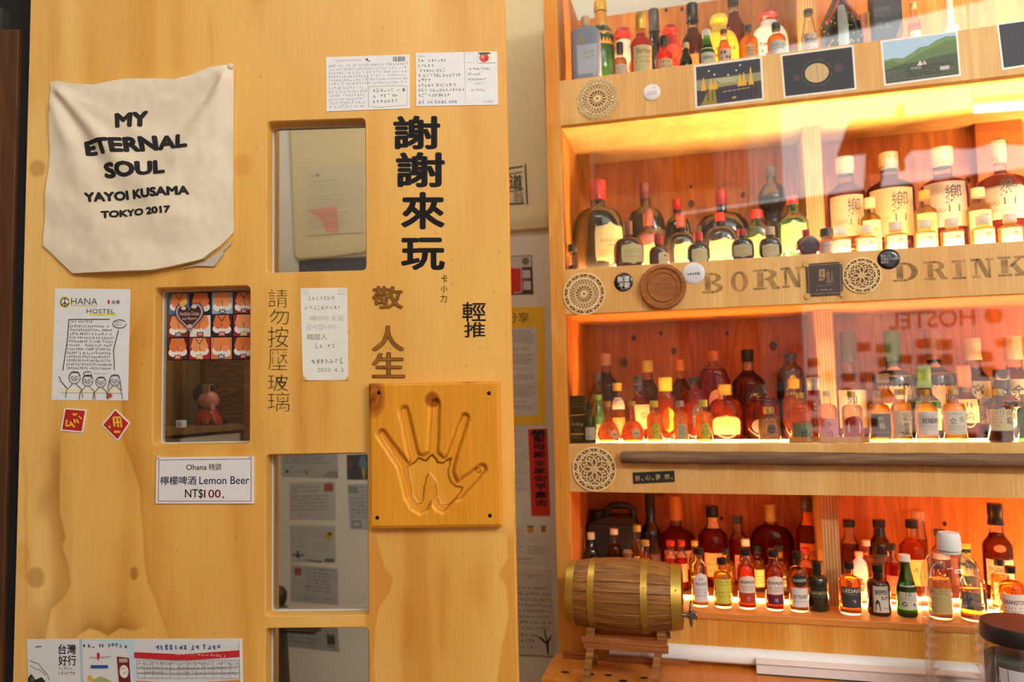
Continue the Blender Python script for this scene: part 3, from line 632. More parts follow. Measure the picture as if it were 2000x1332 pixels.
sheet = [('ell', .135, .125, .075, .055, (240, 222, 90)), ('ell', .135, .125, .058, .043, WHITE), ('path', circ(.135, .125, .052, .0385, 18), .0045, DK), ('path', [(.135, .088), (.135, .162)], .004, DK), ('path', [(.135, .125), (.1, .15)], .004, DK), ('path', [(.135, .125), (.17, .15)], .004, DK),
         ('text', 'HANA', .22, .085, .57, .145, (92, 96, 60)), ('rect', .22, .15, .57, .158, (240, 226, 80)), ('rect', .46, .225, .82, .236, (240, 226, 60)), ('text', 'HOSTEL', .43, .183, .80, .222, (84, 88, 60)), ('text', '台東', .76, .10, .87, .135, (50, 50, 50)), ('ell', .72, .118, .015, .02, (200, 40, 40)),
         ('path', [(.74, .275), (.2, .28), (.19, .45), (.14, .74)], .0035, DK), ('path', [(.86, .37), (.8, .55), (.82, .73)], .0035, DK), ('path', circ(.87, .315, .09, .038, 12), .003, DK), ('scr', .81, .29, .93, .34, 2, (120, 120, 124)),
         ('scr', .22, .29, .52, .32, 1, (90, 90, 96)), ('scr', .19, .33, .80, .74, 12, (110, 110, 116), dict(ragged=.08, gap=.42, th=.08)), ('scr', .56, .755, .75, .775, 1, (120, 120, 120)), ('rect', .12, .9, .93, .935, (240, 236, 200))]
for cx, cy, r, k in ((.30, .80, .075, 'wave'), (.475, .825, .07, 'bun'), (.65, .838, .065, 'x'), (.835, .82, .068, 'hair')): sheet += doodle(cx, cy, r, k)
card('letter_sheet', P, 0, ((108, 563), (255, 565), (250, 782), (101, 781)), (236, 238, 240), 'white sheet with a handwritten hostel heading, a letter and four doodled people', 'paper', sheet, rng=rg)
# price sign
sign = card('price_sign', P, 0, ((307, 893), (497, 891), (497, 983), (305.5, 983)), (236, 234, 236), 'white price sign for lemon beer framed by a thin red line', 'sign',
     [('frame', .025, .05, .975, .955, .011, (150, 52, 66)), ('frame', .03, .06, .97, .945, .003, (90, 90, 130)), ('text', 'Ohana', .31, .16, .52, .28, (44, 44, 50), .008), ('text', '特調', .54, .145, .665, .29, (44, 44, 50), .008), ('text', '檸檬啤酒', .045, .41, .415, .60, (36, 56, 104), .012), ('text', 'Lemon Beer', .445, .42, .955, .585, (36, 56, 104), .006),
      ('text', 'NT$', .30, .69, .485, .90, (32, 32, 36), .008), ('text', '100', .495, .70, .665, .875, (168, 30, 50), .008), ('ell', .69, .865, .009, .018, (32, 32, 36))], th=.003, rough=.25)
for u in (.03, .97):
    mb = MB(); s, z = P.hit(305 + u * 192, 893, 0); L0 = sign.location
    r = Matrix.Rotation(P.yaw, 3, 'Z') @ (P.w(s, 0, z) - L0); mb.lathe([(-.0045, .0002), (-.004, .003), (-.0005, .0035)], 12, 'Y', tuple(r)); build('push_pin', mb, pm((190, 190, 195), .3), sign)
# torn note with corean pencil writing
card('torn_note', P, 0, ((587, 563), (678, 562), (681, 742), (592, 743)), (238, 236, 228), 'narrow torn-off paper note with faint pencil writing taped beside the door lettering', 'note',
     [('text', '감사합니다', .10, .395, .74, .455, (178, 178, 178)), ('text', '배려와 도움', .2, .30, .92, .36, (170, 170, 170)), ('scr', .16, .09, .78, .155, 1, (160, 160, 160)), ('scr', .08, .19, .92, .26, 1, (162, 162, 162)), ('text', '韓國人', .12, .50, .55, .565, (150, 150, 150)), ('scr', .28, .61, .80, .68, 1, (150, 150, 150)), ('scr', .2, .77, .9, .85, 1, (140, 140, 140)), ('text', '2023  4. 2', .33, .87, .9, .91, (150, 150, 150)),
      ('rect', .01, .01, .18, .07, (228, 226, 218)), ('rect', .8, .01, .99, .07, (226, 224, 216)), ('poly', [(0, .93), (.1, .995), (0, 1)], (232, 176, 84)), ('poly', [(1, .95), (.93, 1), (1, 1)], (232, 176, 84))], rng=rg, bend=.0015)
# red diamond stickers
card('diamond_sticker', P, 0, ((127, 797), (170, 800), (163, 845), (119, 841)), (240, 236, 230), 'small red sticker with yellow brush strokes, square on, under the hostel sheet', 'sticker',
     [('poly', [(.06, .05), (.94, .06), (.93, .94), (.07, .94)], (186, 28, 34)), ('path', [(.42, .2), (.5, .28), (.62, .2)], .04, (240, 190, 50)), ('path', [(.62, .45), (.75, .6)], .04, (240, 190, 50)), ('path', [(.7, .3), (.86, .42)], .03, (240, 190, 50)), ('path', [(.2, .5), (.22, .78), (.42, .72)], .04, (240, 190, 50)), ('path', [(.36, .58), (.6, .8)], .045, (240, 190, 50)), ('path', [(.52, .45), (.6, .62)], .035, (240, 190, 50))], th=.0015, rough=.4)
card('diamond_sticker', P, 0, ((226, 798), (255, 826), (231, 862), (199, 830)), (240, 236, 230), 'small red sticker turned on its corner with a yellow brush character', 'sticker',
     [('poly', [(.06, .06), (.94, .06), (.94, .94), (.06, .94)], (186, 28, 34)), ('path', [(.2, .35), (.5, .62)], .05, (240, 190, 50)), ('path', [(.32, .22), (.66, .52)], .05, (240, 190, 50)), ('path', [(.46, .12), (.78, .42)], .045, (240, 190, 50)), ('path', [(.46, .12), (.2, .36)], .045, (240, 190, 50)), ('path', [(.6, .28), (.36, .5)], .04, (240, 190, 50)), ('path', [(.3, .75), (.38, .82)], .04, (240, 190, 50)), ('path', [(.62, .8), (.86, .6)], .05, (240, 190, 50))], th=.0015, rough=.4)
# unfolded bus timetable
fly = [('rect', .245, 0, .50, 1, (196, 222, 236)), ('rect', .245, 0, .258, 1, (174, 200, 214)), ('text', '台灣', .145, .08, .228, .235, INK, .02), ('text', '好行', .145, .25, .228, .41, INK, .02), ('scr', .145, .43, .225, .48, 1, (96, 90, 140), dict(gap=.1)), ('scr', .145, .5, .225, .55, 1, (110, 96, 80), dict(gap=.1)),
       ('path', [(0.01, .32), (.03, .36), (.05, .37), (.07, .46), (.09, .53), (.10, .63)], .006, (110, 116, 116)), ('path', [(.01, .40), (.04, .46), (.06, .47), (.085, .56)], .005, (120, 126, 126)),
       ('poly', [(0, 1), (0, .6), (.015, .53), (.035, .62), (.05, .60), (.065, .58), (.085, .66), (.11, .66), (.14, .72), (.18, .84), (.22, .94), (.24, 1)], (34, 44, 36)), ('poly', [(.01, .62), (.022, .55), (.032, .6), (.025, .7)], (70, 96, 66)), ('path', [(.04, .12), (.07, .11)], .01, (120, 110, 120)),
       ('scr', .285, .07, .445, .135, 1, (60, 110, 150), dict(gap=.05, ragged=0, th=.1)), ('poly', [(.262, .1), (.268, .07), (.274, .1), (.268, .13)], (70, 90, 60)), ('poly', [(.455, .12), (.461, .09), (.467, .12), (.461, .15)], (70, 90, 60)),
       ('path', [(.29, .28), (.36, .285)], .01, (216, 160, 160)), ('poly', [(.325, .22), (.335, .2), (.34, .26), (.33, .34), (.326, .3)], (190, 40, 60)), ('path', [(.345, .28), (.39, .27)], .01, (180, 176, 180)), ('rect', .295, .40, .375, .45, (40, 84, 160)), ('rect', .297, .75, .378, .80, (40, 84, 160)), ('rect', .42, .78, .482, .83, (40, 84, 160)),
       ('ell', .29, .6, .012, .045, (226, 170, 60)), ('poly', [(.3, .62), (.34, .57), (.39, .65), (.39, .69), (.3, .69)], (170, 176, 110)), ('poly', [(.418, .27), (.474, .29), (.478, .7), (.424, .72)], (110, 30, 40)), ('ell', .449, .5, .021, .1, (236, 226, 220)), ('scr', .435, .44, .463, .56, 2, (110, 60, 60)), ('rect', .428, .3, .467, .36, (200, 160, 160)),
       ('path', [(.26, .88), (.36, .97), (.46, .90)], .008, (150, 170, 190)), ('scr', .32, .86, .45, .93, 1, (50, 70, 110)),
       ('scr', .60, .09, .885, .165, 1, (40, 90, 150), dict(gap=.0, ragged=0, th=.1)), ('poly', [(.5, .2), (.725, .235), (.995, .17), (.995, .27), (.725, .33), (.5, .29)], (196, 34, 40)), ('scr', .56, .235, .93, .28, 1, (244, 220, 216), dict(gap=.0, ragged=0)), ('poly', [(.505, .64), (.725, .68), (.995, .62), (.995, .71), (.725, .77), (.505, .73)], (230, 128, 44)), ('scr', .56, .67, .93, .72, 1, (250, 230, 210), dict(gap=.0, ragged=0)),
       ('frame', .51, .32, .985, .6, .006, (150, 150, 160)), ('path', [(.51, .44), (.725, .46), (.985, .42)], .005, (150, 150, 160)), ('path', [(.51, .52), (.725, .54), (.985, .51)], .005, (150, 150, 160)), ('scr', .52, .35, .97, .57, 3, (130, 130, 140), dict(gap=.4, ragged=0)), ('frame', .51, .78, .985, 1.0, .006, (150, 150, 160)), ('scr', .52, .80, .97, .98, 2, (130, 130, 140), dict(gap=.4, ragged=0)), ('scr', .82, .82, .86, .88, 1, (60, 80, 140)),
       ('rect', .988, .0, 1.0, 1.0, (236, 234, 220))] + [('path', [(.545 + i * .04, .33), (.545 + i * .04, .6)], .004, (160, 160, 170)) for i in range(11)]
card('bus_timetable', P, 0, ((53, 1248), (474, 1247), (478, 1374), (60, 1374)), (222, 224, 224), 'unfolded blue and white bus timetable leaflet taped low on the door', 'leaflet', fly, rng=rg, bend=.004, n=24, rough=.4)

# ------------------------------------------------------------------ behind the door: card of twelve photos on the glass
skin = [(226, 132, 70), (216, 112, 52), (232, 148, 88)]
cel = []
for r in range(3):
    for c in range(4):
        u0, v0, u1, v1 = c * .25 + .006, r * .333 + .008, (c + 1) * .25 - .006, (r + 1) * .333 - .008; cu = (u0 + u1) / 2; W = u1 - u0; H = v1 - v0
        dress = [(72, 110, 150), (26, 26, 30), (150, 170, 190), (110, 30, 34), (120, 34, 30), (226, 220, 208), (30, 26, 30), (140, 24, 50), (60, 20, 30), (160, 26, 36), (200, 120, 70), (40, 30, 30)][r * 4 + c]
        sk = skin[(r * 2 + c) % 3]; k1 = ((r * 7 + c * 5) % 4 - 1.5) * .03
        cel += [('rect', u0, v0, u1, v1, dress), ('poly', [(u0 + W * .2, v0 + .003), (u1 - W * (.2 + k1), v0 + .003), (u1 - W * .08, v0 + H * .40), (u1 - W * .2, v0 + H * .62), (u0 + W * .2, v0 + H * .62), (u0 + W * .08, v0 + H * .42)], sk),
                ('poly', circ(u0 + W * .29, v0 + H * (.66 + k1), W * .24, H * .20, 12), (234, 230, 222)), ('poly', circ(u1 - W * .29, v0 + H * (.66 - k1), W * .24, H * .20, 12), (226, 222, 214)),
                ('poly', circ(u0 + W * .33, v0 + H * .50, W * .19, H * .15, 10), sk), ('poly', circ(u1 - W * .33, v0 + H * .50, W * .19, H * .15, 10), tuple(min(255, q + 10) for q in sk)), ('path', [(cu, v0 + H * .38), (cu + W * k1, v0 + H * .64)], .006, (150, 66, 30)),
                ('rect', cu - W * .16, v0 + H * .78, cu + W * .16, v0 + H * .99, [(180, 60, 70), (210, 180, 120), (90, 100, 110), (150, 30, 36)][(r * 2 + c) % 4]), ('path', [(cu - W * .1, v0 + H * .82), (cu + W * .1, v0 + H * .94)], .005, (236, 226, 210)), ('path', [(cu + W * .1, v0 + H * .82), (cu - W * .1, v0 + H * .94)], .005, (236, 226, 210))]
        if (r + c) % 3 == 0: cel.append(('path', [(cu - W * .2, v0 + .004), (cu, v0 + H * .3), (cu + W * .2, v0 + .004)], .005, (70, 40, 40)))
cel += [('ell', .03, .42, .04, .0, (0, 0, 0))] if 0 else []
hp = [(.265 + .155 * (16 * math.sin(t) ** 3) / 16, .345 - .235 * (13 * math.cos(t) - 5 * math.cos(2 * t) - 2 * math.cos(3 * t) - math.cos(4 * t)) / 16) for t in [i * 2 * math.pi / 36 for i in range(36)]]
hp2 = [(.265 + (u - .265) * .86, .335 + (v - .335) * .88) for u, v in hp]; hp0 = [(.265 + (u - .265) * 1.08, .345 + (v - .345) * 1.06) for u, v in hp]
cel += [('poly', hp0, (40, 36, 44)), ('poly', hp, (176, 160, 176)), ('poly', hp2, (66, 20, 22)), ('text', 'Herzliche Grüsse', .155, .285, .375, .345, (226, 200, 190)), ('text', 'aus Bayern', .185, .365, .35, .42, (226, 200, 190)), ('poly', circ(.20, .235, .03, .03, 6), (214, 200, 196)), ('poly', circ(.32, .215, .035, .03, 6), (214, 200, 196)), ('poly', circ(.27, .50, .03, .03, 6), (200, 184, 180)), ('poly', [(.15, .16), (.23, .09), (.24, .17), (.18, .22)], (232, 176, 60))]
card('photo_card', P, .0345, ((329, 573), (499, 569), (500, 702), (329, 704)), (26, 26, 34), 'postcard of twelve dress photographs with a gingerbread heart inside the door pane', 'postcard', cel, rough=.35)

# ------------------------------------------------------------------ wall shelf seen through the upper left opening
SX0, SX1, SD0, SD1 = -1.150, -1.035, -.66, -.285
zsf = None
def side_hit(px, py, s_const):
    r = ray(px, py); n = np.array([C.cs, -C.sn, 0]); t = s_const / (n @ r); Q = CAM + t * r
    return Q[0] * C.sn + Q[1] * C.cs - C.c, Q[2]
_, ZSH = side_hit(354, 836, SX1)
ZB = ZSH - .009
sh = empty('wall_shelf', C, SX0, SD1, ZSH - .4); tag(sh, 'brown plywood wall shelf behind the upper left opening of the door', 'shelf')
def lb(name, s0, s1, d0, d1, z0, z1, mat):
    mb = MB(); mb.box(s0 - SX0, s1 - SX0, d0 - SD1, d1 - SD1, z0 - ZSH + .4, z1 - ZSH + .4); return build(name, mb, mat, sh)
lb('back_board', SX0 - .012, SX0, SD0, SD1, ZSH - .3, ZSH + .5, W_BOX)
lb('end_board', SX0, SX1, SD1, SD1 + .012, ZSH - .3, ZSH + .5, wood('swirl_plywood', (128, 86, 38), (150, 104, 48), (84, 50, 20), 'X', 5, .5, .2, 33, rings=9, bands=.8))
lb('shelf_board', SX0, SX1, SD0, SD1, ZB, ZSH, W_BOX)
lb('rail', SX1 - .012, SX1, SD0, SD1, ZB - .0045, ZB, W_BOX)
lb('post', SX1 - .004, SX1 + .010, SD1 - .004, SD1 + .012, ZSH - .3, ZSH + .5, W_OAK2)
lb('corner_post', SX0, SX0 + .012, SD1 - .016, SD1, ZSH, ZSH + .5, W_DARK)
pb = MB(); d0, z0 = side_hit(350, 859, SX1 - .02); d1, z1 = side_hit(473, 844, SX1 - .015)
pb.box(-.05, 0, -.21, .0, -.10, 0); o = build('paper_box', pb, pm((206, 212, 216), .8)); place(o, C, SX1 - .015, d1, z1 - .001); tag(o, 'pale paper box under the wall shelf board', 'box')
lb('bottom_board', SX0, SX1, SD0, SD1, z1 - .113, z1 - .101, W_BOX)
# little lidded figurine
FD, _ = side_hit(407, 830, SX1 - .05)
fg = empty('figurine', C, SX1 - .05, FD, ZSH, 0.0); tag(fg, 'glossy ceramic figurine with pink ball head, black cap and red clothes on the wall shelf', 'figurine')
Q1 = np.array(C.w(SX1 - .05, FD, ZSH)); k = (Q1[1]) / FPX      # metres per pixel there
PINK = pm((206, 138, 130), .15); RED = pm((176, 20, 24), .15); BLK = pm((8, 7, 9), .25)
mb = MB(); mb.lathe([(0, 25 * k), (6 * k, 27 * k), (16 * k, 23 * k), (26 * k, 17 * k), (31 * k, 16 * k)], 20); build('body', mb, RED, fg, True)
mb = MB(); mb.ball((0, 0, 48 * k), (20 * k, 19 * k, 18 * k), 24, 16); mb.ball((-15 * k, -8 * k, 47 * k), (6 * k, 4 * k, 6 * k), 10, 8); build('head', mb, PINK, fg, True)
mb = MB(); mb.ball((-16 * k, 3 * k, 60 * k), (19 * k, 17 * k, 20 * k), 18, 12); mb.ball((-2 * k, 5 * k, 74 * k), (16 * k, 13 * k, 9 * k), 16, 10); mb.ball((-20 * k, 5 * k, 42 * k), (10 * k, 9 * k, 16 * k), 14, 10); build('hat', mb, BLK, fg, True)
mb = MB(); mb.box(0, 13 * k, -17 * k, -12 * k, 62 * k, 78 * k, .001); build('hat_patch', mb, pm((170, 130, 76), .6), fg)
mb = MB(); mb.ball((17 * k, -12 * k, 32 * k), (6 * k, 5 * k, 7 * k), 12, 8); mb.ball((15 * k, -12 * k, 24 * k), (5 * k, 5 * k, 5 * k), 10, 8); mb.ball((-17 * k, -8 * k, 20 * k), 4 * k, 10, 8); build('hands', mb, PINK, fg, True)
mb = MB(); mb.ball((3 * k, -22 * k, 5 * k), (6 * k, 5 * k, 6 * k), 12, 8); mb.ball((20 * k, -16 * k, 6 * k), (5 * k, 5 * k, 6 * k), 12, 8); build('shoes', mb, BLK, fg, True)
dd, _ = side_hit(354, 834, SX1 - .012)
mb = MB(); hd = .0078; mb.box(-hd, hd, -hd, hd, 0, 2 * hd, .0015); o = build('die', mb, pm((222, 234, 240), .3), smooth=True); place(o, C, SX1 - .012, dd, ZSH, .1); tag(o, 'tiny white die with one grey pip showing', 'die')
mb = MB(); mb.lathe([(-hd - .0003, .0002), (-hd - .0002, .0017), (-hd + .0008, .0017)], 10, 'Y', (0, 0, hd)); build('pip', mb, pm((60, 90, 90), .4), o)
dk, _ = side_hit(447, 826, SX1 - .03)
mb = MB(); mb.ball((0, 0, .006), (.006, .006, .006), 12, 8); o = build('bead', mb, BLK, None, True); place(o, C, SX1 - .04, dk, ZSH); tag(o, 'small black bead on the wall shelf right of the figurine', 'bead')
# stud standing behind the tall openings
s0, _ = C.hit(535, 700, -.25); s1, _ = C.hit(542, 700, -.25)
struct('trim_4', C, s0, s1, -.25, -.243, 0, 3.4, W_FASC, 'pale yellow wooden stud behind the left edge of the tall door openings')

# ------------------------------------------------------------------ papers on the wall behind
WALLP = WD - .0003
PG = (168, 166, 160)
def wc(name, quad, col, label, cat, items=(), **kw): return card(name, C, WALLP, quad, col, label, cat, items, rng=rg, **kw)
# calico hanging (thick cloth)
cp = [C.hit(x, y, WD - .012) for x, y in ((552, -30), (1058, -30), (1059, 60), (1064, 200), (1069, 330), (1071, 447), (996, 452), (800, 480), (640, 502), (582, 508), (573, 500), (566, 300))]
cx0, cz0 = C.hit(820, 480, WD); bm = bmesh.new()
vs = [bm.verts.new((s - cx0, -.010, z - cz0)) for s, z in cp]; fce = bm.faces.new(vs); r = bmesh.ops.extrude_face_region(bm, geom=[fce])
for v in r['geom']:
    if isinstance(v, bmesh.types.BMVert): v.co.y = 0
bmesh.ops.bevel(bm, geom=[e for e in bm.edges if abs(e.verts[0].co.y + .010) < 1e-5 and abs(e.verts[1].co.y + .010) < 1e-5], offset=.005, segments=3, affect='EDGES')
bmesh.ops.recalc_face_normals(bm, faces=bm.faces[:]); bm.verts.index_update()
mb = MB(); mb.v = [v.co[:] for v in bm.verts]; mb.f = [[v.index for v in f.verts] for f in bm.faces]; bm.free()
cal = build('wall_hanging', mb, pm((214, 196, 152), .9, bump=.6), smooth=True); place(cal, C, cx0, WALLP, cz0); tag(cal, 'beige cloth hanging with a black boxed stamp on the wall behind the door', 'hanging')
art([('path', [(990, 330), (1021, 325)], 1.8, DK), ('path', [(990, 341), (1021, 336)], 1.2, DK), ('path', [(1026, 320), (1030, 400)], 1.7, DK), ('path', [(990, 399), (1024, 397)], 1.8, DK), ('path', [(990, 375), (1021, 371)], 1.1, DK), ('text', '道', 994, 341, 1021, 370, DK, .02), ('text', '翁', 1002, 374, 1023, 395, (60, 54, 46), .0)], pmap(C, WALLP - .0102, (cx0, WALLP, cz0)), cal)
wc('printed_sheet', ((598, 330), (712, 322), (712, 455), (600, 462)), (206, 192, 158), 'faint text sheet with a painted pink reflection, pinned on the beige hanging behind the glass', 'paper',
   [('text', '小農', .1, .10, .25, .15, (110, 108, 96), .01), ('scr', .08, .2, .75, .36, 3, (160, 156, 138)), ('scr', .08, .42, .85, .62, 4, (158, 154, 136)), ('poly', [(.02, .62), (.55, .60), (.58, .98), (.36, .98), (.26, .78)], (222, 150, 128)), ('scr', .08, .68, .8, .92, 5, (150, 120, 110))]) .location += Vector((0, -.0125, 0))  # pink polygon paints a reflection in the glass onto the sheet
wc('poster', ((584, 508), (735, 500), (735, 560), (584, 565)), (60, 64, 78), 'dark patterned poster with a brown border low in the upper opening', 'poster', [('frame', 0, 0, 1, 1, .04, (92, 56, 34)), ('scr', .06, .2, .96, .95, 5, (110, 96, 84), dict(th=.2)), ('scr', .06, .2, .96, .95, 4, (60, 84, 110), dict(th=.2))])
wc('greeting_card', ((548, 884), (659, 884), (661, 935), (551, 931)), PG, 'grey printed card high in the lower opening with a seal and a hill drawing', 'card', [('scr', .08, .08, .9, .5, 3, (69, 68, 66)), ('ell', .1, .78, .03, .06, DK), ('scr', .15, .74, .42, .82, 1, (90, 90, 90)), ('poly', [(.7, .95), (.8, .8), (.88, .7), (1, .72), (1, .98)], (130, 130, 124)), ('rect', .42, .72, .47, .85, (96, 90, 90))])
wc('greeting_card', ((565, 943), (655, 940), (656, 1016), (566, 1015)), (180, 178, 172), 'white greeting card with a red stamp in its upper right corner behind the lower glass', 'card', [('scr', .06, .1, .7, .3, 2, (71, 68, 69)), ('scr', .04, .34, .93, .78, 5, (66, 64, 66)), ('rect', .76, .05, .95, .26, (150, 70, 56)), ('scr', .2, .85, .55, .92, 1, (130, 128, 128))])
wc('greeting_card', ((566, 1025), (655, 1027), (656, 1100), (568, 1098)), (176, 175, 170), 'white greeting card with a bee drawing and yellow fruit stamp behind the lower glass', 'card', [('scr', .04, .08, .42, .62, 6, (136, 132, 140)), ('scr', .48, .1, .78, .35, 3, (130, 128, 132)), ('poly', circ(.86, .28, .09, .14, 8), (170, 160, 60)), ('poly', circ(.88, .22, .05, .06, 6), (70, 84, 50)), ('scr', .5, .45, .9, .7, 3, (136, 132, 134)), ('ell', .17, .82, .05, .07, (50, 48, 44)), ('ell', .08, .80, .05, .04, (110, 106, 96)), ('ell', .27, .80, .05, .04, (110, 106, 96)), ('ell', .17, .72, .03, .04, (60, 56, 50)), ('rect', .76, .88, .97, .97, (86, 86, 86)), ('path', [(.35, .93), (.7, .97)], .02, (90, 90, 90))])
wc('greeting_card', ((568, 1102), (660, 1110), (661, 1182), (568, 1174)), (172, 170, 165), 'white greeting card with a red stamp at its upper left above the dark grip', 'card', [('rect', .08, .08, .23, .28, (140, 56, 56)), ('scr', .04, .4, .27, .6, 3, (140, 136, 138)), ('scr', .32, .05, .98, .72, 7, (64, 62, 64), dict(th=.09)), ('scr', .3, .78, .48, .95, 2, (100, 100, 96)), ('scr', .72, .84, .98, .92, 1, (86, 84, 88)), ('path', [(.3, .0), (.29, 1)], .006, (140, 140, 136))])
wc('greeting_card', ((678, 946), (735, 944), (738, 1036), (684, 1034)), (170, 170, 170), 'card with green corner emblems beside the plaque edge behind the lower glass', 'card', [('rect', .04, .04, .36, .2, (120, 134, 116)), ('scr', .42, .05, .98, .3, 3, (62, 64, 74)), ('scr', .06, .3, .98, .76, 6, (64, 66, 79)), ('rect', .08, .8, .42, .96, (112, 128, 110)), ('rect', .13, .84, .36, .92, (170, 174, 166))])
wc('picture_card', ((677, 888), (735, 887), (735, 937), (678, 937)), (34, 40, 48), 'dark picture card with a blue and yellow figure high beside the plaque', 'card', [('poly', [(.45, .1), (.62, .05), (.7, .5), (.55, .6), (.4, .45)], (76, 110, 140)), ('poly', [(.5, .55), (.64, .55), (.62, .95), (.55, .95)], (150, 150, 50)), ('rect', .06, .3, .2, .5, (96, 60, 40))])
wc('greeting_card', ((560, 1222), (660, 1226), (663, 1274), (560, 1262)), (150, 152, 148), 'grey card with a square black stamp in the lowest door opening', 'card', [('scr', .04, .1, .74, .85, 4, (64, 66, 64)), ('rect', .78, .28, .93, .72, (48, 46, 40)), ('path', [(.8, .38), (.85, .3), (.92, .36)], .02, (120, 118, 108)), ('rect', .78, .78, .93, .82, (60, 60, 60))])
wc('framed_photo', ((985, 501), (1039, 498), (1042, 575), (988, 576)), (74, 34, 28), 'small picture with a bright red patch high in the gap beside the door', 'picture', [('rect', .03, .02, .97, .3, (196, 188, 172)), ('poly', circ(.76, .15, .14, .1, 9), (96, 110, 86)), ('rect', .03, .32, .56, .93, (206, 34, 28)), ('path', [(.28, .3), (.6, .32), (.58, .94), (.28, .96)], .012, (214, 196, 190)), ('rect', .64, .38, .92, .58, (196, 190, 186)), ('rect', .64, .66, .92, .88, (186, 190, 200)), ('rect', .64, .6, .9, .64, (150, 60, 50))])
wc('yellow_poster', ((960, 601), (1063, 599), (1066, 829), (962, 832)), (240, 192, 44), 'yellow poster with green heading and a pasted text sheet in the gap beside the door', 'poster', [('rect', 0, .175, .86, .92, (206, 202, 192)), ('text', '分享', .28, .045, .72, .135, (132, 126, 20), .01)] +
   [('scr', .02, a, b, c, n, (104, 100, 98), dict(gap=.35, ragged=.12, th=.12)) for a, b, c, n in ((.20, .80, .31, 6), (.345, .78, .375, 2), (.40, .8, .495, 5), (.52, .8, .535, 1), (.575, .82, .62, 3), (.66, .82, .765, 6), (.80, .72, .815, 1), (.83, .82, .87, 2))])
wc('text_sheet', ((970, 833), (1029, 833), (1030, 958), (972, 960)), (206, 204, 194), 'pale sheet of fine print tucked left of the red paper strip', 'paper', [('scr', .3, .05, .95, .35, 4, (176, 172, 164)), ('scr', .3, .42, .98, .75, 6, (150, 148, 142)), ('scr', .5, .85, .95, .92, 1, (110, 108, 104)), ('rect', .28, .975, 1, .98, (150, 148, 140))])
wc('red_paper_strip', ((1031, 838), (1069, 837), (1075, 1007), (1038, 1008)), (206, 44, 28), 'red vertical paper strip with heavy black lucky characters in the gap', 'paper strip', [('path', [(.2, .03), (.35, .06), (.5, .03), (.65, .06), (.85, .03)], .035, (40, 24, 34))] + [('text', ch, .22, .075 + i * .092, .88, .155 + i * .092, (40, 24, 34), .03) for i, ch in enumerate('聖母殿全家安平富吉')], rough=.7)
wc('stamped_postcard', ((985, 1022), (1074, 1024), (1076, 1106), (988, 1106)), (214, 208, 192), 'pale postcard with two fruit stamps below the red paper strip', 'postcard', [('rect', .46, .03, .70, .23, (226, 220, 196)), ('rect', .76, .03, .97, .23, (226, 220, 196)), ('poly', circ(.57, .15, .08, .08, 8), (214, 150, 50)), ('poly', circ(.86, .13, .06, .07, 8), (176, 96, 50)), ('rect', .5, .04, .66, .08, (70, 100, 50)), ('rect', .79, .04, .93, .07, (70, 100, 50)), ('scr', .5, .34, .8, .4, 1, (140, 120, 110)), ('scr', .5, .52, .98, .74, 3, (128, 110, 100)), ('scr', .18, .15, .40, .7, 6, (130, 128, 160)), ('scr', .16, .80, .7, .87, 1, (70, 70, 70)), ('scr', .16, .90, .75, .96, 1, (100, 100, 100))])
wc('handwritten_letter', ((985, 1110), (1078, 1113), (1084, 1285), (992, 1281)), (202, 196, 180), 'handwritten letter with a dark leaf drawing at its lower corner, low in the gap', 'letter', [('path', [(.1, .02), (.98, .03)], .012, (214, 206, 150)), ('scr', .22, .06, .85, .12, 1, (150, 144, 136)), ('scr', .22, .2, .98, .72, 8, (120, 112, 108), dict(gap=.45, ragged=.1, th=.1)), ('scr', .22, .73, .66, .93, 3, (122, 114, 110), dict(th=.1)), ('poly', [(.84, .96), (.82, .85), (.72, .8), (.60, .745), (.74, .775), (.83, .82), (.78, .7), (.81, .68), (.85, .8), (.97, .72), (.88, .84), (.88, .96)], (40, 38, 34)), ('path', [(.2, .985), (.98, .985)], .006, (110, 104, 94))])
# folded umbrella standing behind the lower openings
us, _ = C.hit(546, 1200, .10); _, uz = C.hit(546, 1147, .10)
um = empty('folded_umbrella', C, us, .10, 0); tag(um, 'dark folded umbrella with a black grip standing behind the lower left door openings', 'umbrella')
k = C.w(us, .1, 1)[1] / FPX
mb = MB(); mb.lathe([(uz - .11, .012), (uz - .105, .020), (uz - .055, .022), (uz - .05, .014), (uz - .035, .020), (uz - .012, .021), (uz, .012), (uz + .004, .003)], 16); build('grip', mb, M_BLACK, um, True)
mb = MB(); R = []
for i in range(13):
    z = uz - .11 - i * (uz - .13) / 12; rr_ = .016 + .014 * math.sin(min(1, i / 9) * 2.2); R.append([(rr_ * (1 + .28 * math.cos(8 * a + i * .25)) * math.cos(a), rr_ * (1 + .28 * math.cos(8 * a + i * .25)) * math.sin(a), z) for a in [2 * math.pi * q / 48 for q in range(48)]])
mb.loft(list(reversed(R))); build('canopy', mb, pm((62, 58, 54), .5), um, True)
mb = MB(); mb.lathe([(0, .003), (.03, .005), (uz - .1, .005)], 10); build('shaft', mb, pm((90, 90, 92), .3, .8), um, True)
mb = MB(); mb.box(-.03, .12, -.02, .02, uz - .1175, uz - .112); build('strap', mb, M_BLACK, um)

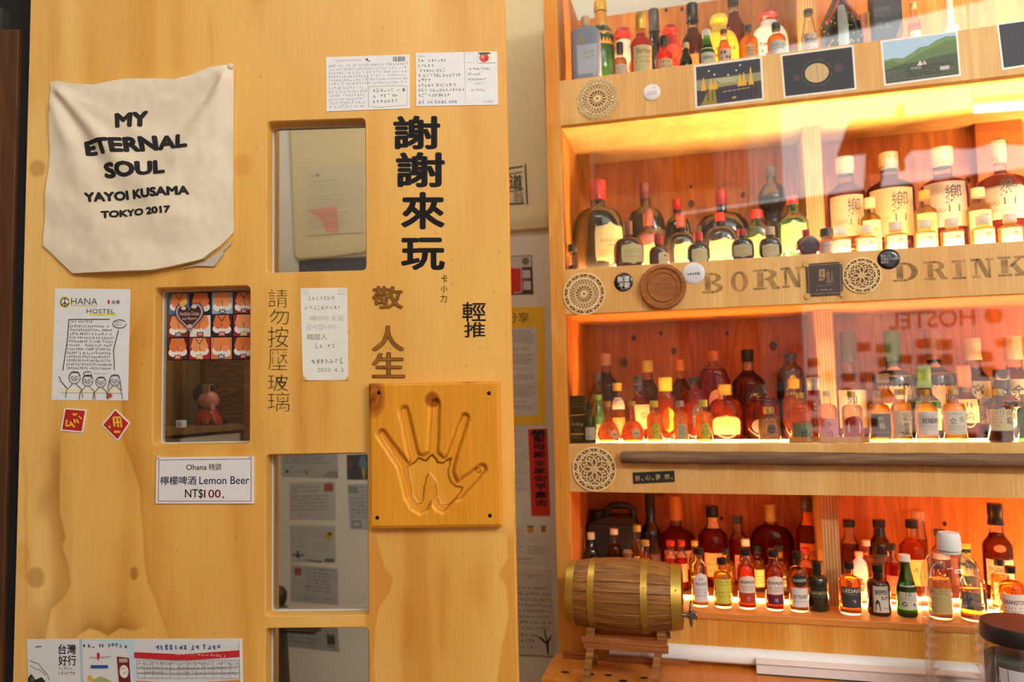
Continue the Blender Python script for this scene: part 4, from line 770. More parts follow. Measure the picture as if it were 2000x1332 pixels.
# ------------------------------------------------------------------ bottle cabinet
SL, SR = -.328, 1.30           # clear opening left / right
F1 = (2.172, 2.288); F2 = (1.690, 1.804); F3 = (1.255, 1.371); LEDGE = .985; BASE0 = .80; ZCT = .868
DI = .345                      # inside depth
cab = empty('display_cabinet', C, SL, 0, BASE0); tag(cab, 'tall plywood bottle cabinet with four lit compartments and glazed fronts', 'cabinet')
def cb(name, s0, s1, d0, d1, z0, z1, mat, bev=0.0, label=None, parent=None):
    mb = MB(); mb.box(s0 - SL, s1 - SL, d0, d1, z0 - BASE0, z1 - BASE0, bev); o = build(name, mb, mat, parent or cab)
    if label: o['label'] = label
    return o
cb('stile', -.364, SL, -.0005, .018, BASE0, 2.62, W_STILE, .0012)
cb('side_panel', SL - .018, SL, .018, DI + .015, BASE0, 2.62, W_BACK)
cb('back_panel', SL, SR, DI, DI + .015, BASE0, 2.62, W_BACK)
for i, (z0, z1) in enumerate((F1, F2, F3)):
    cb('fascia', SL, SR, 0, .016, z0, z1, W_FASC, .001)
    cb('shelf_board', SL, SR, .016, DI, z1 - .018, z1 - .0002, W_SHELF)
    cb('shelf_board', SL, SR, .016, DI, z0 + .0005, z0 + .018, W_FASC if i == 0 else W_SHELF)
cb('ledge_board', SL, SR, -.004, DI, LEDGE - .016, LEDGE - .0002, W_SHELF, .002)
cb('base_board', SL, SR, .0, .016, BASE0, LEDGE - .016, W_STILE)
def dpos(px, py, d): return C.hit(px, py, d)[0]
for x, y, r in ((1238, 660, 5), (1291, 651, 4), (1316, 686, 6.5), (1219, 708, 8), (1510, 676, 8), (1420, 651, 4), (1350, 398, 7), (1349, 364, 3.5), (1451, 381, 5), (1404, 370, 3), (1890, 352, 5), (1301, 20, 4), (1332, 18, 4), (1409, 1013, 4), (1845, 1023, 4)):
    s_, z_ = C.hit(x, y, DI - .0004); k_ = r / 750; mb = MB(); n_ = 14
    mb.add([(s_ - SL + k_ * math.cos(2 * math.pi * i / n_), DI - .0004, z_ - BASE0 + k_ * 1.25 * math.sin(2 * math.pi * i / n_)) for i in range(n_)], [tuple(range(n_))]); build('knot_or_shadow', mb, pm((70, 32, 16), .6), cab)
DD = .17
for z0, z1, (xa, xb) in ((F1[1], 2.62, (1557, 1596)), (F2[1], F1[0], (1573, 1608)), (F3[1], F2[0], (1598, 1632)), (LEDGE, F3[0], (1606, 1640))):
    yy = C.px(.25, .1, (z0 + z1) / 2)[1]; dd = {LEDGE: .10, F2[1]: .20}.get(z0, .155)
    a, b = dpos(xa, yy, dd), dpos(xb, yy, dd); cb('divider', a, b, dd, DI, z0, z1, W_EDGE)
for z0, z1 in ((F1[1], 2.62), (F2[1], F1[0]), (F3[1], F2[0])):
    cb('glass_pane', SL + .001, SR, .0185, .0215, z0 + .0005, z1 - .0005, PANE)
# stencilled slab letters
SER = {}
def slab(ch, x0, y0, x1, y1):
    """slab-serif stencil letter in unit art coordinates"""
    W = x1 - x0; H = y1 - y0; r = lambda a, b, c, d: [(x0 + a * W, y0 + b * H), (x0 + c * W, y0 + b * H), (x0 + c * W, y0 + d * H), (x0 + a * W, y0 + d * H)]
    p = lambda pts: [(x0 + a * W, y0 + b * H) for a, b in pts]; out = []
    def bowl(a, b, c, d, th=.24, half=True):
        n = 10; o_ = []; 
        for i in range(n):
            t0 = -math.pi / 2 + math.pi * i / n; t1 = -math.pi / 2 + math.pi * (i + 1) / n; my = (b + d) / 2; ry = (d - b) / 2
            o_.append(p([(a + (c - a) * math.cos(t0), my + ry * math.sin(t0)), (a + (c - a) * math.cos(t1), my + ry * math.sin(t1)), (a + (c - a - th) * math.cos(t1), my + (ry - .1) * math.sin(t1)), (a + (c - a - th) * math.cos(t0), my + (ry - .1) * math.sin(t0))]))
        return o_
    if ch == 'I': out += [r(0, 0, 1, .12), r(0, .88, 1, 1), r(.28, .15, .72, .85)]
    if ch == 'D': out += [r(0, 0, .52, .12), r(0, .88, .52, 1), r(.15, .15, .42, .85)] + bowl(.45, 0, 1, 1, .26)
    if ch == 'B': out += [r(0, 0, .52, .12), r(0, .88, .52, 1), r(.15, .15, .42, .85)] + bowl(.45, 0, .93, .5, .24) + bowl(.45, .48, 1, 1, .26)
    if ch == 'R': out += [r(0, 0, .52, .12), r(0, .88, .5, 1), r(.15, .15, .40, .85)] + bowl(.43, 0, .9, .54, .24) + [p([(.5, .5), (.74, .5), (.92, .88), (1, .88), (1, 1), (.72, 1)])]
    if ch == 'O': 
        for i in range(18):
            t0, t1 = 2 * math.pi * i / 18, 2 * math.pi * (i + 1) / 18
            out.append(p([(.5 + .5 * math.cos(t0), .5 + .5 * math.sin(t0)), (.5 + .5 * math.cos(t1), .5 + .5 * math.sin(t1)), (.5 + .22 * math.cos(t1), .5 + .4 * math.sin(t1)), (.5 + .22 * math.cos(t0), .5 + .4 * math.sin(t0))]))
    if ch == 'N': out += [r(0, 0, .34, .12), r(.04, .88, .38, 1), r(.16, .15, .28, .85), r(.66, 0, 1, .12), r(.74, .12, .86, 1), p([(.2, .0), (.44, .0), (.86, 1), (.62, 1)])]
    if ch == 'K': out += [r(0, 0, .48, .12), r(0, .88, .5, 1), r(.12, .15, .38, .85), r(.6, 0, 1, .12), p([(.74, .1), (.88, .1), (.5, .56), (.38, .5)]), p([(.46, .42), (.66, .34), (.98, .9), (.72, .9)]), r(.6, .88, 1, 1)]
    return out
def stain_mat(rgb, a):
    m = bpy.data.materials.new('faded_paint'); m.use_nodes = True; nt = m.node_tree; nt.nodes.clear(); N = nt.nodes.new
    t = N('ShaderNodeBsdfTransparent'); d = N('ShaderNodeBsdfDiffuse'); d.inputs[0].default_value = (*lin(rgb), 1); x = N('ShaderNodeMixShader'); o = N('ShaderNodeOutputMaterial')
    n = N('ShaderNodeTexNoise'); n.inputs['Scale'].default_value = 30; tc = N('ShaderNodeTexCoord'); nt.links.new(tc.outputs['Object'], n.inputs['Vector'])
    r = N('ShaderNodeMapRange'); r.inputs[1].default_value = .3; r.inputs[2].default_value = .7; r.inputs[3].default_value = a - .22; r.inputs[4].default_value = a + .18; nt.links.new(n.outputs['Fac'], r.inputs[0])
    nt.links.new(r.outputs[0], x.inputs[0]); nt.links.new(t.outputs[0], x.inputs[1]); nt.links.new(d.outputs[0], x.inputs[2]); nt.links.new(x.outputs[0], o.inputs[0]); return m
FADE = stain_mat((112, 92, 68), .40)
for ch, b in (('B', (1370, 534, 1411, 574)), ('O', (1426, 531, 1460, 571)), ('R', (1470, 527, 1522, 567)), ('N', (1524, 523, 1568, 563)), ('D', (1742, 514, 1792, 551)), ('R', (1803, 511, 1849, 548)), ('I', (1858, 509, 1885, 546)), ('N', (1895, 506, 1940, 544)), ('K', (1947, 502, 2002, 541))):
    mb = MB()
    (sa, _), (sb, _) = C.hit(b[0], b[1]), C.hit(b[2], b[1]); zt, zb = C.hit(b[0], b[1])[1], C.hit(b[0], b[3])[1]
    for pg in slab(ch, 0, 0, 1, 1): mb.add([(sa + u * (sb - sa) - SL, -.0003, zt + v * (zb - zt) - BASE0) for u, v in pg], [tuple(range(len(pg)))])
    build('lettering', mb, FADE, cab)
# led strips (thin warm strips lying on the shelf floors)
def led(s0, s1, d, z, col, st, label, w=.006):
    mb = MB(); mb.box(0, s1 - s0, -w / 2, w / 2, 0, .003); o = build('led_strip', mb, emit(col, st)); place(o, C, s0, d, z); tag(o, label, 'led strip', 'led strips on the shelf floors'); return o
WARM = (1.0, .68, .32); DEEP = (1.0, .42, .11); AMBER3 = (1.0, .52, .18)
led(SL + .01, SR - .02, .098, F2[1], WARM, LED2, 'warm led strip along the second shelf floor between bottle rows')
led(.30, SR - .02, .031, F2[1], (1, .62, .26), LED2 * .22, 'warm led strip in front of the small white-capped bottles', .004)
led(SL + .03, SR - .02, .096, F3[1], AMBER3, LED3, 'orange led strip on the floor of the third shelf among the whisky bottles')
led(SL + .17, SR - .02, .118, LEDGE, DEEP, LED4, 'orange led strip glowing behind the front row of miniatures on the bottom ledge')
led(.30, SR - .02, .200, LEDGE, DEEP, LED4 * .6, 'orange led strip at the rear of the bottom ledge on its right half')
led(SL + .03, SR - .02, .104, F1[1], WARM, LEDTOP, 'warm led strip on the floor of the top shelf')

# ------------------------------------------------------------------ things fixed to the fascias
def on_f(px, py, rad_px, d=0.0):
    s, z = C.hit(px, py, d); s2, _ = C.hit(px + rad_px, py, d); s1, _ = C.hit(px - rad_px, py, d); return s, z, (s2 - s1) / 2
def annulus(mb, r0, r1, a0, a1, th, n):
    for i in range(n):
        t0, t1 = a0 + (a1 - a0) * i / n, a0 + (a1 - a0) * (i + 1) / n; c0, s0_, c1, s1_ = math.cos(t0), math.sin(t0), math.cos(t1), math.sin(t1)
        vs = [(r0 * c0, -th, r0 * s0_), (r1 * c0, -th, r1 * s0_), (r1 * c1, -th, r1 * s1_), (r0 * c1, -th, r0 * s1_)]; vs += [(x, 0, z) for x, _, z in vs]
        mb.add(vs, [(0, 1, 2, 3), (1, 5, 6, 2), (0, 3, 7, 4), (0, 4, 5, 1), (3, 2, 6, 7)])
def sbar(mb, p, q, w, th):
    dx, dz = q[0] - p[0], q[1] - p[1]; l = math.hypot(dx, dz) or 1e-6; nx, nz = -dz / l * w / 2, dx / l * w / 2
    vs = [(p[0] - nx, -th, p[1] - nz), (q[0] - nx, -th, q[1] - nz), (q[0] + nx, -th, q[1] + nz), (p[0] + nx, -th, p[1] + nz)]; vs += [(x, 0, z) for x, _, z in vs]
    mb.add(vs, [(0, 1, 2, 3), (0, 4, 5, 1), (2, 6, 7, 3)])
def lace(x, y, r, kind, label):
    s, z, R = on_f(x, y, r); th = .003; mb = MB(); pc = lambda q, a: (q * R * math.cos(a), q * R * math.sin(a))
    if kind != 'oct': annulus(mb, .94 * R, R, 0, 6.2832, th, 48); annulus(mb, .745 * R, .79 * R, 0, 6.2832, th, 40)
    if kind in ('rosette', 'oct'):
        m = 1.0 if kind == 'rosette' else .98
        annulus(mb, .70 * R, .745 * R, 0, 6.2832, th, 36)
        for r0, r1, n, w in ((.06, .15, 1, 0), (.15, .40, 16, .035), (.40, .44, 1, 0)):
            if n == 1: annulus(mb, r0 * R, r1 * R, 0, 6.2832, th, 24)
            else:
                for i in range(n): sbar(mb, pc(r0, i * 2 * math.pi / n), pc(r1, i * 2 * math.pi / n), w * R, th)
        for q, (ra, rb, n) in enumerate(((.42, .56, 24), (.54, .71, 28))):
            for i in range(n):
                a = 2 * math.pi * (i + .5 * q) / n; b = 2 * math.pi * (i + .5 + .5 * q) / n; c = 2 * math.pi * (i + 1 + .5 * q) / n
                sbar(mb, pc(ra, a), pc(rb, b), .028 * R, th); sbar(mb, pc(rb, b), pc(ra, c), .028 * R, th)
    if kind == 'flower':
        for i in range(8):
            a = i * math.pi / 4
            for rr_, w in ((.37, .03),):
                cx, cz = .37 * R * math.cos(a), .37 * R * math.sin(a); n = 22; pts = [(cx + .37 * R * math.cos(t), cz + .37 * R * math.sin(t)) for t in [2 * math.pi * k / n for k in range(n + 1)]]
                for p, q in zip(pts, pts[1:]): sbar(mb, p, q, .04 * R, th)
            b = a + math.pi / 8
            sbar(mb, pc(.40, b - .16), pc(.58, b), .035 * R, th); sbar(mb, pc(.40, b + .16), pc(.58, b), .035 * R, th); sbar(mb, pc(.12, b), pc(.30, b), .035 * R, th); sbar(mb, pc(.62, a), pc(.76, a), .03 * R, th)
        annulus(mb, .07 * R, .13 * R, 0, 6.2832, th, 16)
    if kind != 'oct':
        n = 26
        for i in range(n):
            a = 2 * math.pi * i / n; sg = 1 if i % 2 else -1
            sbar(mb, pc(.78, a), pc(.95, a + .15 * sg), .035 * R, th); c = pc(.865, a + .12); annulus_c = [(c[0] + .035 * R * math.cos(t), c[1] + .035 * R * math.sin(t)) for t in [k * math.pi / 3 for k in range(6)]]
            mb.add([(p[0], -th, p[1]) for p in annulus_c], [tuple(range(6))])
    else:
        for i in range(8):
            for j in range(3):
                a0 = (i + j / 3) * math.pi / 4 + math.pi / 8; a = a0 + math.pi / 24
                rr_ = .86 / max(math.cos((a - (math.floor((a - math.pi / 8) / (math.pi / 4)) * math.pi / 4 + math.pi / 4)) * 1.0), .9); c = pc(rr_ * .99, a); n = 12
                for p, q in [((c[0] + .105 * R * math.cos(2 * math.pi * k / n), c[1] + .105 * R * math.sin(2 * math.pi * k / n)), (c[0] + .105 * R * math.cos(2 * math.pi * (k + 1) / n), c[1] + .105 * R * math.sin(2 * math.pi * (k + 1) / n))) for k in range(n)]: sbar(mb, p, q, .035 * R, th)
                for k in range(5):
                    t = 2 * math.pi * k / 5; sbar(mb, c, (c[0] + .06 * R * math.cos(t), c[1] + .06 * R * math.sin(t)), .03 * R, th)
    bk = MB(); 
    o = build('lace_coaster', mb, W_COAST); place(o, C, s, -.0006, z); tag(o, label, 'coaster')
    d = MB(); n = 40 if kind != 'oct' else 8; rr_ = .95 if kind != 'oct' else .98
    d.loft([[(rr_ * R * math.cos(2 * math.pi * (i + .5 * (kind == 'oct')) / n), yy, rr_ * R * math.sin(2 * math.pi * (i + .5 * (kind == 'oct')) / n)) for i in range(n)] for yy in (.0, .0005)])
    build('backing', d, pm((132, 92, 44) if kind != 'oct' else (104, 64, 30), .8), o); return o
lace(1167, 193, 42, 'oct', 'eight-sided dark-edged openwork wooden coaster on the top fascia')
lace(1141, 574, 41, 'rosette', 'round pale openwork coaster with sunburst rosette at the left end of the middle fascia')
lace(1683, 538, 38, 'flower', 'round openwork coaster beside the dark brown plaque on the middle fascia')
lace(1161, 916, 42.5, 'flower', 'round openwork coaster with interlaced petals on the fascia above the barrel')
def badge(x, y, r, col, label, items, th=.004):
    s, z, R = on_f(x, y, r); mb = MB(); mb.lathe([(-th, .01 * R), (-th * .96, .6 * R), (-th * .75, .9 * R), (-th * .3, R), (0, R * .98)], 32, 'Y'); o = build('badge', mb, pm(col, .22), smooth=True, sharp=60); place(o, C, s, -.0004, z); tag(o, label, 'badge')
    def fm(u, v, off): 
        q = (u * u + v * v); return (u * R, -th * (1 - .25 * q ** 2) - off - .0003, -v * R)
    art(items, fm, o, layer=.00008); return o
badge(1273, 181, 17, (232, 228, 226), 'small plain white button badge with a red heart on the top fascia', [('poly', [(.2, -.5), (.3, -.6), (.4, -.5), (.3, -.36)], (190, 50, 50)), ('scr', -.6, -.12, .6, .2, 1, (190, 120, 110)), ('path', [(-.65, .28), (.6, .22)], .05, (170, 160, 160))])
badge(1218, 551, 18.5, (26, 24, 30), 'black button badge with four large white characters between two coasters', [('text', '無酒', -.62, -.62, .6, .02, (230, 226, 220), .03), ('text', '不歡', -.52, .05, .68, .66, (230, 226, 220), .03), ('path', [(-.3, .8), (.5, .74)], .04, (150, 150, 150))])
badge(1355, 534, 22, (214, 218, 222), 'white button badge with a line of tiny dark writing above the stencilled letters', [('scr', -.55, -.05, .5, .2, 1, (50, 48, 50), dict(ragged=0, gap=.1, th=.14)), ('scr', -.1, .42, .4, .5, 1, (170, 172, 176))])
badge(1735.5, 506, 22, (24, 24, 28), 'black button badge with three lines of white writing overlapping the fascia top', [('text', '我的人生', -.72, -.42, .15, -.16, (224, 222, 220), .01), ('text', '不是為了取悅你', -.74, -.12, .92, .14, (224, 222, 220), .01), ('text', '而存在', -.72, .18, -.06, .44, (224, 222, 220), .01), ('scr', -.2, .68, .5, .8, 1, (170, 170, 170))])
s, z, R = on_f(1295, 561, 45); mb = MB(); mb.lathe([(-.012, .01), (-.012, .58 * R), (-.0145, .62 * R), (-.0145, .66 * R), (-.011, .70 * R), (-.0115, .78 * R), (-.0165, .84 * R), (-.0165, .96 * R), (-.013, R), (0, R)], 48, 'Y')
wc_ = build('wood_coaster', mb, W_COAST2, smooth=True, sharp=35); place(wc_, C, s, -.0004, z); tag(wc_, 'thick brown turned wooden coaster with a raised rim on the middle fascia', 'coaster')
art([('scr', -.38, -.42, .4, -.28, 1, (120, 66, 24)), ('scr', -.3, -.18, .34, .0, 1, (120, 66, 24)), ('scr', -.38, .1, .38, .24, 1, (120, 66, 24)), ('scr', -.3, .32, .3, .44, 1, (120, 66, 24))], lambda u, v, off: (u * R, -.0124 - off, -v * R), wc_, layer=.0001)
bp_ = card('brown_plaque', C, 0, ((1574, 516), (1644, 511), (1646, 575), (1577, 579)), (58, 38, 26), 'dark brown plaque with notched corners and gold calligraphy on the middle fascia', 'plaque',
     [('frame', .045, .05, .955, .95, .012, (176, 140, 96)), ('text', '感夢', .34, .18, .52, .55, (214, 176, 120), 0), ('text', '旅人', .55, .24, .76, .64, (214, 176, 120), .01), ('scr', .27, .68, .74, .74, 1, (176, 140, 96)), ('scr', .26, .80, .76, .87, 1, (206, 176, 140), dict(gap=.1, ragged=0))] + [('poly', circ(cu, cv, .085, .095, 10), (206, 160, 92)) for cu, cv in ((0, 0), (1, 0), (0, 1), (1, 1))], th=.004)
card('black_tag', C, 0, ((1236, 923), (1317, 919), (1318, 941), (1237, 945)), (22, 20, 24), 'small black tag with gold handwriting under the wooden stick', 'tag', [('text', '醉', .06, .28, .17, .75, (214, 180, 110)), ('text', '心', .30, .28, .42, .72, (214, 180, 110)), ('text', '夢', .55, .25, .66, .75, (214, 180, 110)), ('text', '想', .76, .28, .88, .72, (214, 180, 110)), ('path', [(.21, .6), (.25, .75)], .03, (214, 180, 110)), ('path', [(.46, .6), (.50, .75)], .03, (214, 180, 110)), ('path', [(.92, .62), (.95, .72)], .03, (214, 180, 110))], th=.0015)
# pictures
V4 = lambda *a: a
card('photo_postcard', C, 0, ((1355, 128), (1488, 110), (1493, 195), (1358, 212)), (236, 230, 214), 'photo postcard of a bottling hall with copper stills on the top fascia', 'postcard',
     [('rect', .03, .045, .97, .955, (70, 62, 66)), ('poly', [(.03, .045), (.97, .045), (.97, .3), (.6, .42), (.4, .42), (.03, .3)], (54, 54, 62)), ('rect', .03, .36, .97, .6, (150, 146, 110)), ('poly', [(.3, .38), (.7, .38), (.6, .5), (.4, .5)], (176, 176, 130)), ('poly', [(.03, .6), (.97, .55), (.97, .955), (.03, .955)], (66, 56, 62)), ('poly', [(.2, .62), (.3, .58), (.32, .955), (.08, .955)], (146, 130, 50)), ('poly', [(.4, .66), (.78, .64), (.84, .95), (.36, .955)], (58, 50, 66)), ('path', [(.4, .7), (.8, .68)], .01, (170, 150, 120)), ('rect', .54, .84, .6, .88, (190, 176, 60))] +
     [('poly', [(u, .2 + dv), (u + .012, .2 + dv), (u + .03, .5), (u + .045, .62), (u - .035, .62), (u - .02, .5)], (226, 176, 54)) for u, dv in ((.13, .12), (.24, .16), (.30, .2), (.66, .14), (.72, .12), (.82, .02))] + [('ell', u, v, .012, .018, (240, 240, 220)) for u, v in ((.3, .28), (.22, .18), (.62, .25), (.68, .14), (.5, .33))] + [('rect', .05 + i * .07, .62, .06 + i * .07, .86, (40, 34, 40)) for i in range(13)], rough=.3)
card('photo_postcard', C, 0, ((1524, 107), (1667, 88), (1673, 175), (1531, 192)), (236, 230, 214), 'photo postcard of a pale barrel end in darkness on the top fascia', 'postcard',
     [('rect', .025, .04, .975, .96, (44, 44, 50)), ('ell', .48, .52, .215, .31, (34, 32, 36)), ('path', circ(.48, .52, .205, .29, 24), .008, (92, 84, 80)), ('ell', .48, .52, .165, .22, (206, 176, 122)), ('path', [(.48, .31), (.49, .73)], .004, (120, 92, 60)), ('path', [(.40, .34), (.4, .7)], .003, (150, 120, 80)), ('path', [(.56, .34), (.56, .7)], .003, (150, 120, 80)), ('ell', .2, .58, .05, .08, (84, 62, 58)), ('ell', .78, .46, .06, .1, (78, 60, 60))], rough=.3)
card('photo_postcard', C, 0, ((1719, 80), (1870, 59), (1877, 148), (1727, 168)), (238, 232, 216), 'photo postcard of green hills above a village on the top fascia', 'postcard',
     [('rect', .025, .04, .975, .96, (176, 206, 226)), ('poly', [(.025, .45), (.15, .42), (.28, .45), (.4, .36), (.5, .26), (.62, .25), (.72, .16), (.85, .1), (.975, .12), (.975, .7), (.025, .7)], (120, 146, 96)), ('poly', [(.025, .5), (.12, .47), (.24, .55), (.4, .46), (.55, .36), (.7, .30), (.85, .2), (.975, .2), (.975, .75), (.025, .8)], (96, 124, 74)), ('poly', [(.025, .66), (.25, .58), (.5, .56), (.75, .50), (.975, .48), (.975, .96), (.025, .96)], (72, 86, 60)), ('poly', [(.45, .66), (.49, .55), (.52, .66), (.55, .56), (.58, .66)], (226, 220, 214)), ('rect', .36, .68, .5, .74, (196, 176, 170)), ('scr', .05, .7, .95, .94, 4, (120, 112, 108), dict(th=.16)), ('scr', .3, .66, .95, .9, 5, (54, 66, 46), dict(th=.2)), ('rect', .74, .74, .86, .82, (206, 196, 190))], rough=.3)
card('photo_postcard', C, 0, ((1946, 46), (2080, 27), (2088, 117), (1957, 137)), (238, 232, 216), 'dark photo postcard cut off by the picture edge on the top fascia', 'postcard',
     [('rect', .03, .04, .97, .96, (42, 46, 54)), ] + [('path', [(.08 + i * .05, .1), (.09 + i * .05, .9)], .006, (78, 66, 72)) for i in range(14)], rough=.3)
# long weathered stick
s0, z0 = C.hit(1213, 893, -.016); s1, z1 = C.hit(2040, 900, -.016); rng = random.Random(5); mb = MB(); n = 26
pts = [(0 + (s1 - s0) * i / n, 0, (z1 - z0) * i / n + rng.uniform(-.0006, .0006)) for i in range(n + 1)]; rad = [.0146 + rng.uniform(-.0006, .0006) + .0006 * i / n for i in range(n + 1)]; rad[0] = .0115
pts.insert(1, (.004, 0, 0)); rad.insert(1, .0142); mb.tube(pts, rad, 14)
o = build('wooden_stick', mb, W_STICK, smooth=True); place(o, C, s0, -.0165, z0); tag(o, 'long weathered brown stick fixed along the fascia above the bottom ledge', 'stick')

# ------------------------------------------------------------------ counter and raceway
c0, _ = C.hit(1089, 1268, 0); _cL = c0 - .012
def ctr(px, py):           # pixel on the counter top
    r = ray(px, py); t = (ZCT - CAMZ) / r[2]; Q = CAM + t * r; return Q[0] * C.cs - Q[1] * C.sn, Q[0] * C.sn + Q[1] * C.cs - C.c
sL, dF = ctr(1056, 1324); sL2, _ = ctr(1089, 1269)
mb = MB(); w = .30; 
mb.box(0, 1.6, 0, -dF - .0005, -.028, 0, .0015)
ct = build('counter_top', mb, W_COUNTER); place(ct, C, (sL + sL2) / 2, dF, ZCT); tag(ct, 'knotty orange wooden counter top under the cabinet and barrel', 'counter')
mb = MB(); mb.box(.03, 1.58, .02, -dF - .0005, -ZCT, -.0285); build('carcass', mb, W_STILE, ct)
for x, y, r in ((1104, 1313, 9), (1066, 1316, 3), (1188, 1319, 8), (1217, 1330, 9), (1258, 1324, 8), (1152, 1317, 9)):  # last spot is the stand foot's shadow, painted; the others are knots
    s, d = ctr(x, y); k = r / 900; mb = MB(); n = 14
    mb.add([(s - (sL + sL2) / 2 + k * math.cos(2 * math.pi * i / n), d - dF + k * .8 * math.sin(2 * math.pi * i / n), .0003) for i in range(n)], [tuple(range(n))]); build('knot_or_shadow', mb, pm((66, 28, 14), .5), ct)
def tri(p, q): pass
s0, _ = C.hit(1192, 1262); rz1 = C.hit(1400, 1262)[1]; rz0 = C.hit(1400, 1289)[1]
mb = MB(); h = rz1 - rz0; prof = [(0, 0), (-.016, 0), (-.020, .002), (-.021, .006), (-.019, h * .55), (-.013, h * .85), (-.006, h), (0, h)]
mb.loft([[(x, a, b) for a, b in prof] for x in (0, 1.25)]); rc = build('cable_raceway', mb, pm((240, 240, 240), .3), smooth=True, sharp=50); place(rc, C, s0, -.0002, rz0); tag(rc, 'white plastic cable raceway along the foot of the cabinet', 'raceway')
s2, _ = C.hit(1476, 1300, -.02); h2 = C.hit(1480, 1286, -.024)[1]
mb = MB(); mb.box(0, 1.0, -.026, 0, 0, h2 - ZCT - .004, .002); mb.box(0, 1.0, -.030, 0, h2 - ZCT - .003, h2 - ZCT + .001, .0008); o = build('cable_duct', mb, pm((236, 236, 236), .35)); place(o, C, s2, -.0215, ZCT); tag(o, 'white rectangular cable duct with a dark lower edge in front of the raceway', 'raceway')
mb = MB(); mb.box(.001, 1.0, -.0268, -.0262, .0005, .003); build('dark_line', mb, pm((60, 54, 48), .9), o)  # thin dark strip along the duct's lower front edge

# ------------------------------------------------------------------ oak barrel on its stand
BZc = None
sb0, db0 = ctr(1157, 1314)
bd = -.115                                   # barrel axis depth
sa, za = C.hit(1113, 1158, bd); sb, zb = C.hit(1333, 1166, bd); bL = sb - sa; bz = (za + zb) / 2; bc = (sa + sb) / 2
_, zt = C.hit(1222, 1090, bd); _, zbt = C.hit(1222, 1232, bd); RB = (zt - zbt) / 2 * 1.0; bz = (zt + zbt) / 2
bar = empty('oak_barrel', C, bc, bd, bz); tag(bar, 'small oak barrel with brass hoops and a steel tap lying on its stand', 'barrel')
prf = lambda x: RB * (1 - .17 * (abs(x) / (bL / 2)) ** 2)
NS = 22
for i in range(NS):
    a0, a1 = 2 * math.pi * i / NS + .004, 2 * math.pi * (i + 1) / NS - .004; R = []
    for j in range(13):
        x = -bL / 2 + bL * j / 12; r = prf(x); am = (a0 + a1) / 2
        R.append([(x, (r - .0012) * math.cos(a0), (r - .0012) * math.sin(a0)), (x, r * math.cos(a0 + .015), r * math.sin(a0 + .015)), (x, r * math.cos(am), r * math.sin(am)), (x, r * math.cos(a1 - .015), r * math.sin(a1 - .015)), (x, (r - .0012) * math.cos(a1), (r - .0012) * math.sin(a1)), (x, (r - .008) * math.cos(a1), (r - .008) * math.sin(a1)), (x, (r - .008) * math.cos(a0), (r - .008) * math.sin(a0))])
    mb = MB(); mb.loft(R); mb.f = [tuple(reversed(f)) for f in mb.f]; build('stave', mb, W_OAK, bar, True, sharp=30)
for x in (-bL / 2 + .012, bL / 2 - .012):
    mb = MB(); mb.lathe([(x - .004, .001), (x - .004, prf(x) - .009), (x + .004, prf(x) - .009), (x + .004, .001)], 32, 'X'); build('barrel_head', mb, W_OAK, bar)
BRASS = pm((196, 160, 66), .36, .7)
for xa, xb in ((-bL / 2 + .0006, -bL / 2 + .018), (-bL * .30, -bL * .30 + .0145), (bL * .158, bL * .158 + .0145), (bL / 2 - .022, bL / 2 - .0006)):
    mb = MB(); mb.lathe([(xa, prf(xa) + .0002), (xa, prf(xa) + .0016), (xb, prf(xb) + .0016), (xb, prf(xb) + .0002)], 48, 'X', cap=False)
    h = build('hoop', mb, BRASS, bar, True, sharp=30); mb = MB()
    for a in (-1.85, -2.7, -3.75): mb.ball(((xa + xb) / 2, (prf(xa) + .0018) * math.cos(a), -(prf(xa) + .0018) * math.sin(a) * (1)), .0016, 8, 6)
    build('rivet', mb, BRASS, h, True)
kx = C.hit(1226, 1085, bd)[0] - bc; mb = MB(); mb.lathe([(RB - .002, .010), (RB + .004, .0085), (RB + .008, .0105), (RB + .013, .0112), (RB + .018, .008), (RB + .0195, .002)], 20, 'Z', (kx, 0, 0)); build('bung', mb, W_OAK2, bar, True)
mb = MB(); tx = bL / 2; mb.lathe([(tx - .02, .006), (tx - .004, .006), (tx - .004, .0095), (tx - .001, .0095), (tx - .001, .0045), (tx + .009, .0045), (tx + .009, .0075), (tx + .024, .0085), (tx + .026, .0095), (tx + .030, .0095), (tx + .030, .003)], 18, 'X', (0, 0, -RB * .48))
mb.lathe([(-.012, .0042), (0, .0042), (.004, .0035)], 14, 'Z', (tx + .017, 0, -RB * .48 - .006)); mb.lathe([(-.016, .0028), (0, .0028)], 12, 'Z', (tx + .017, 0, -RB * .48 - .008))
mb.lathe([(0, .0045), (.006, .005), (.009, .003), (.013, .0042), (.018, .0022), (.024, .0026), (.027, .0008)], 14, 'Z', (tx + .017, 0, -RB * .48 + .006))
build('tap', mb, pm((176, 172, 164), .2, .95), bar, True, sharp=30)
st = empty('barrel_stand', C, bc, bd, ZCT); tag(st, 'wooden cradle stand with splayed legs carrying the oak barrel', 'stand')
def pos(px, py, d): s, z = C.hit(px, py, d); return (s - bc, d - bd, z - ZCT)
dfr = bd - RB * .62; drr = bd + RB * .62
a = pos(1137, 1239, dfr); b = pos(1303, 1252, dfr); ztop = (a[2] + b[2]) / 2; x0, x1 = a[0], b[0]; fy = dfr - bd; ry = drr - bd
for yy, nm in ((fy, 'rail'), (ry, 'rail')):
    mb = MB(); mb.box(x0, x1, yy - .010, yy + .010, ztop - .012, ztop - .0002, .0008); build(nm, mb, W_OAK2, st)
    mb = MB(); mb.box(x0 + .004, x1 + .002, yy - .008, yy + .010, ztop - .026, ztop - .0128, .0008); build(nm, mb, W_OAK2, st)
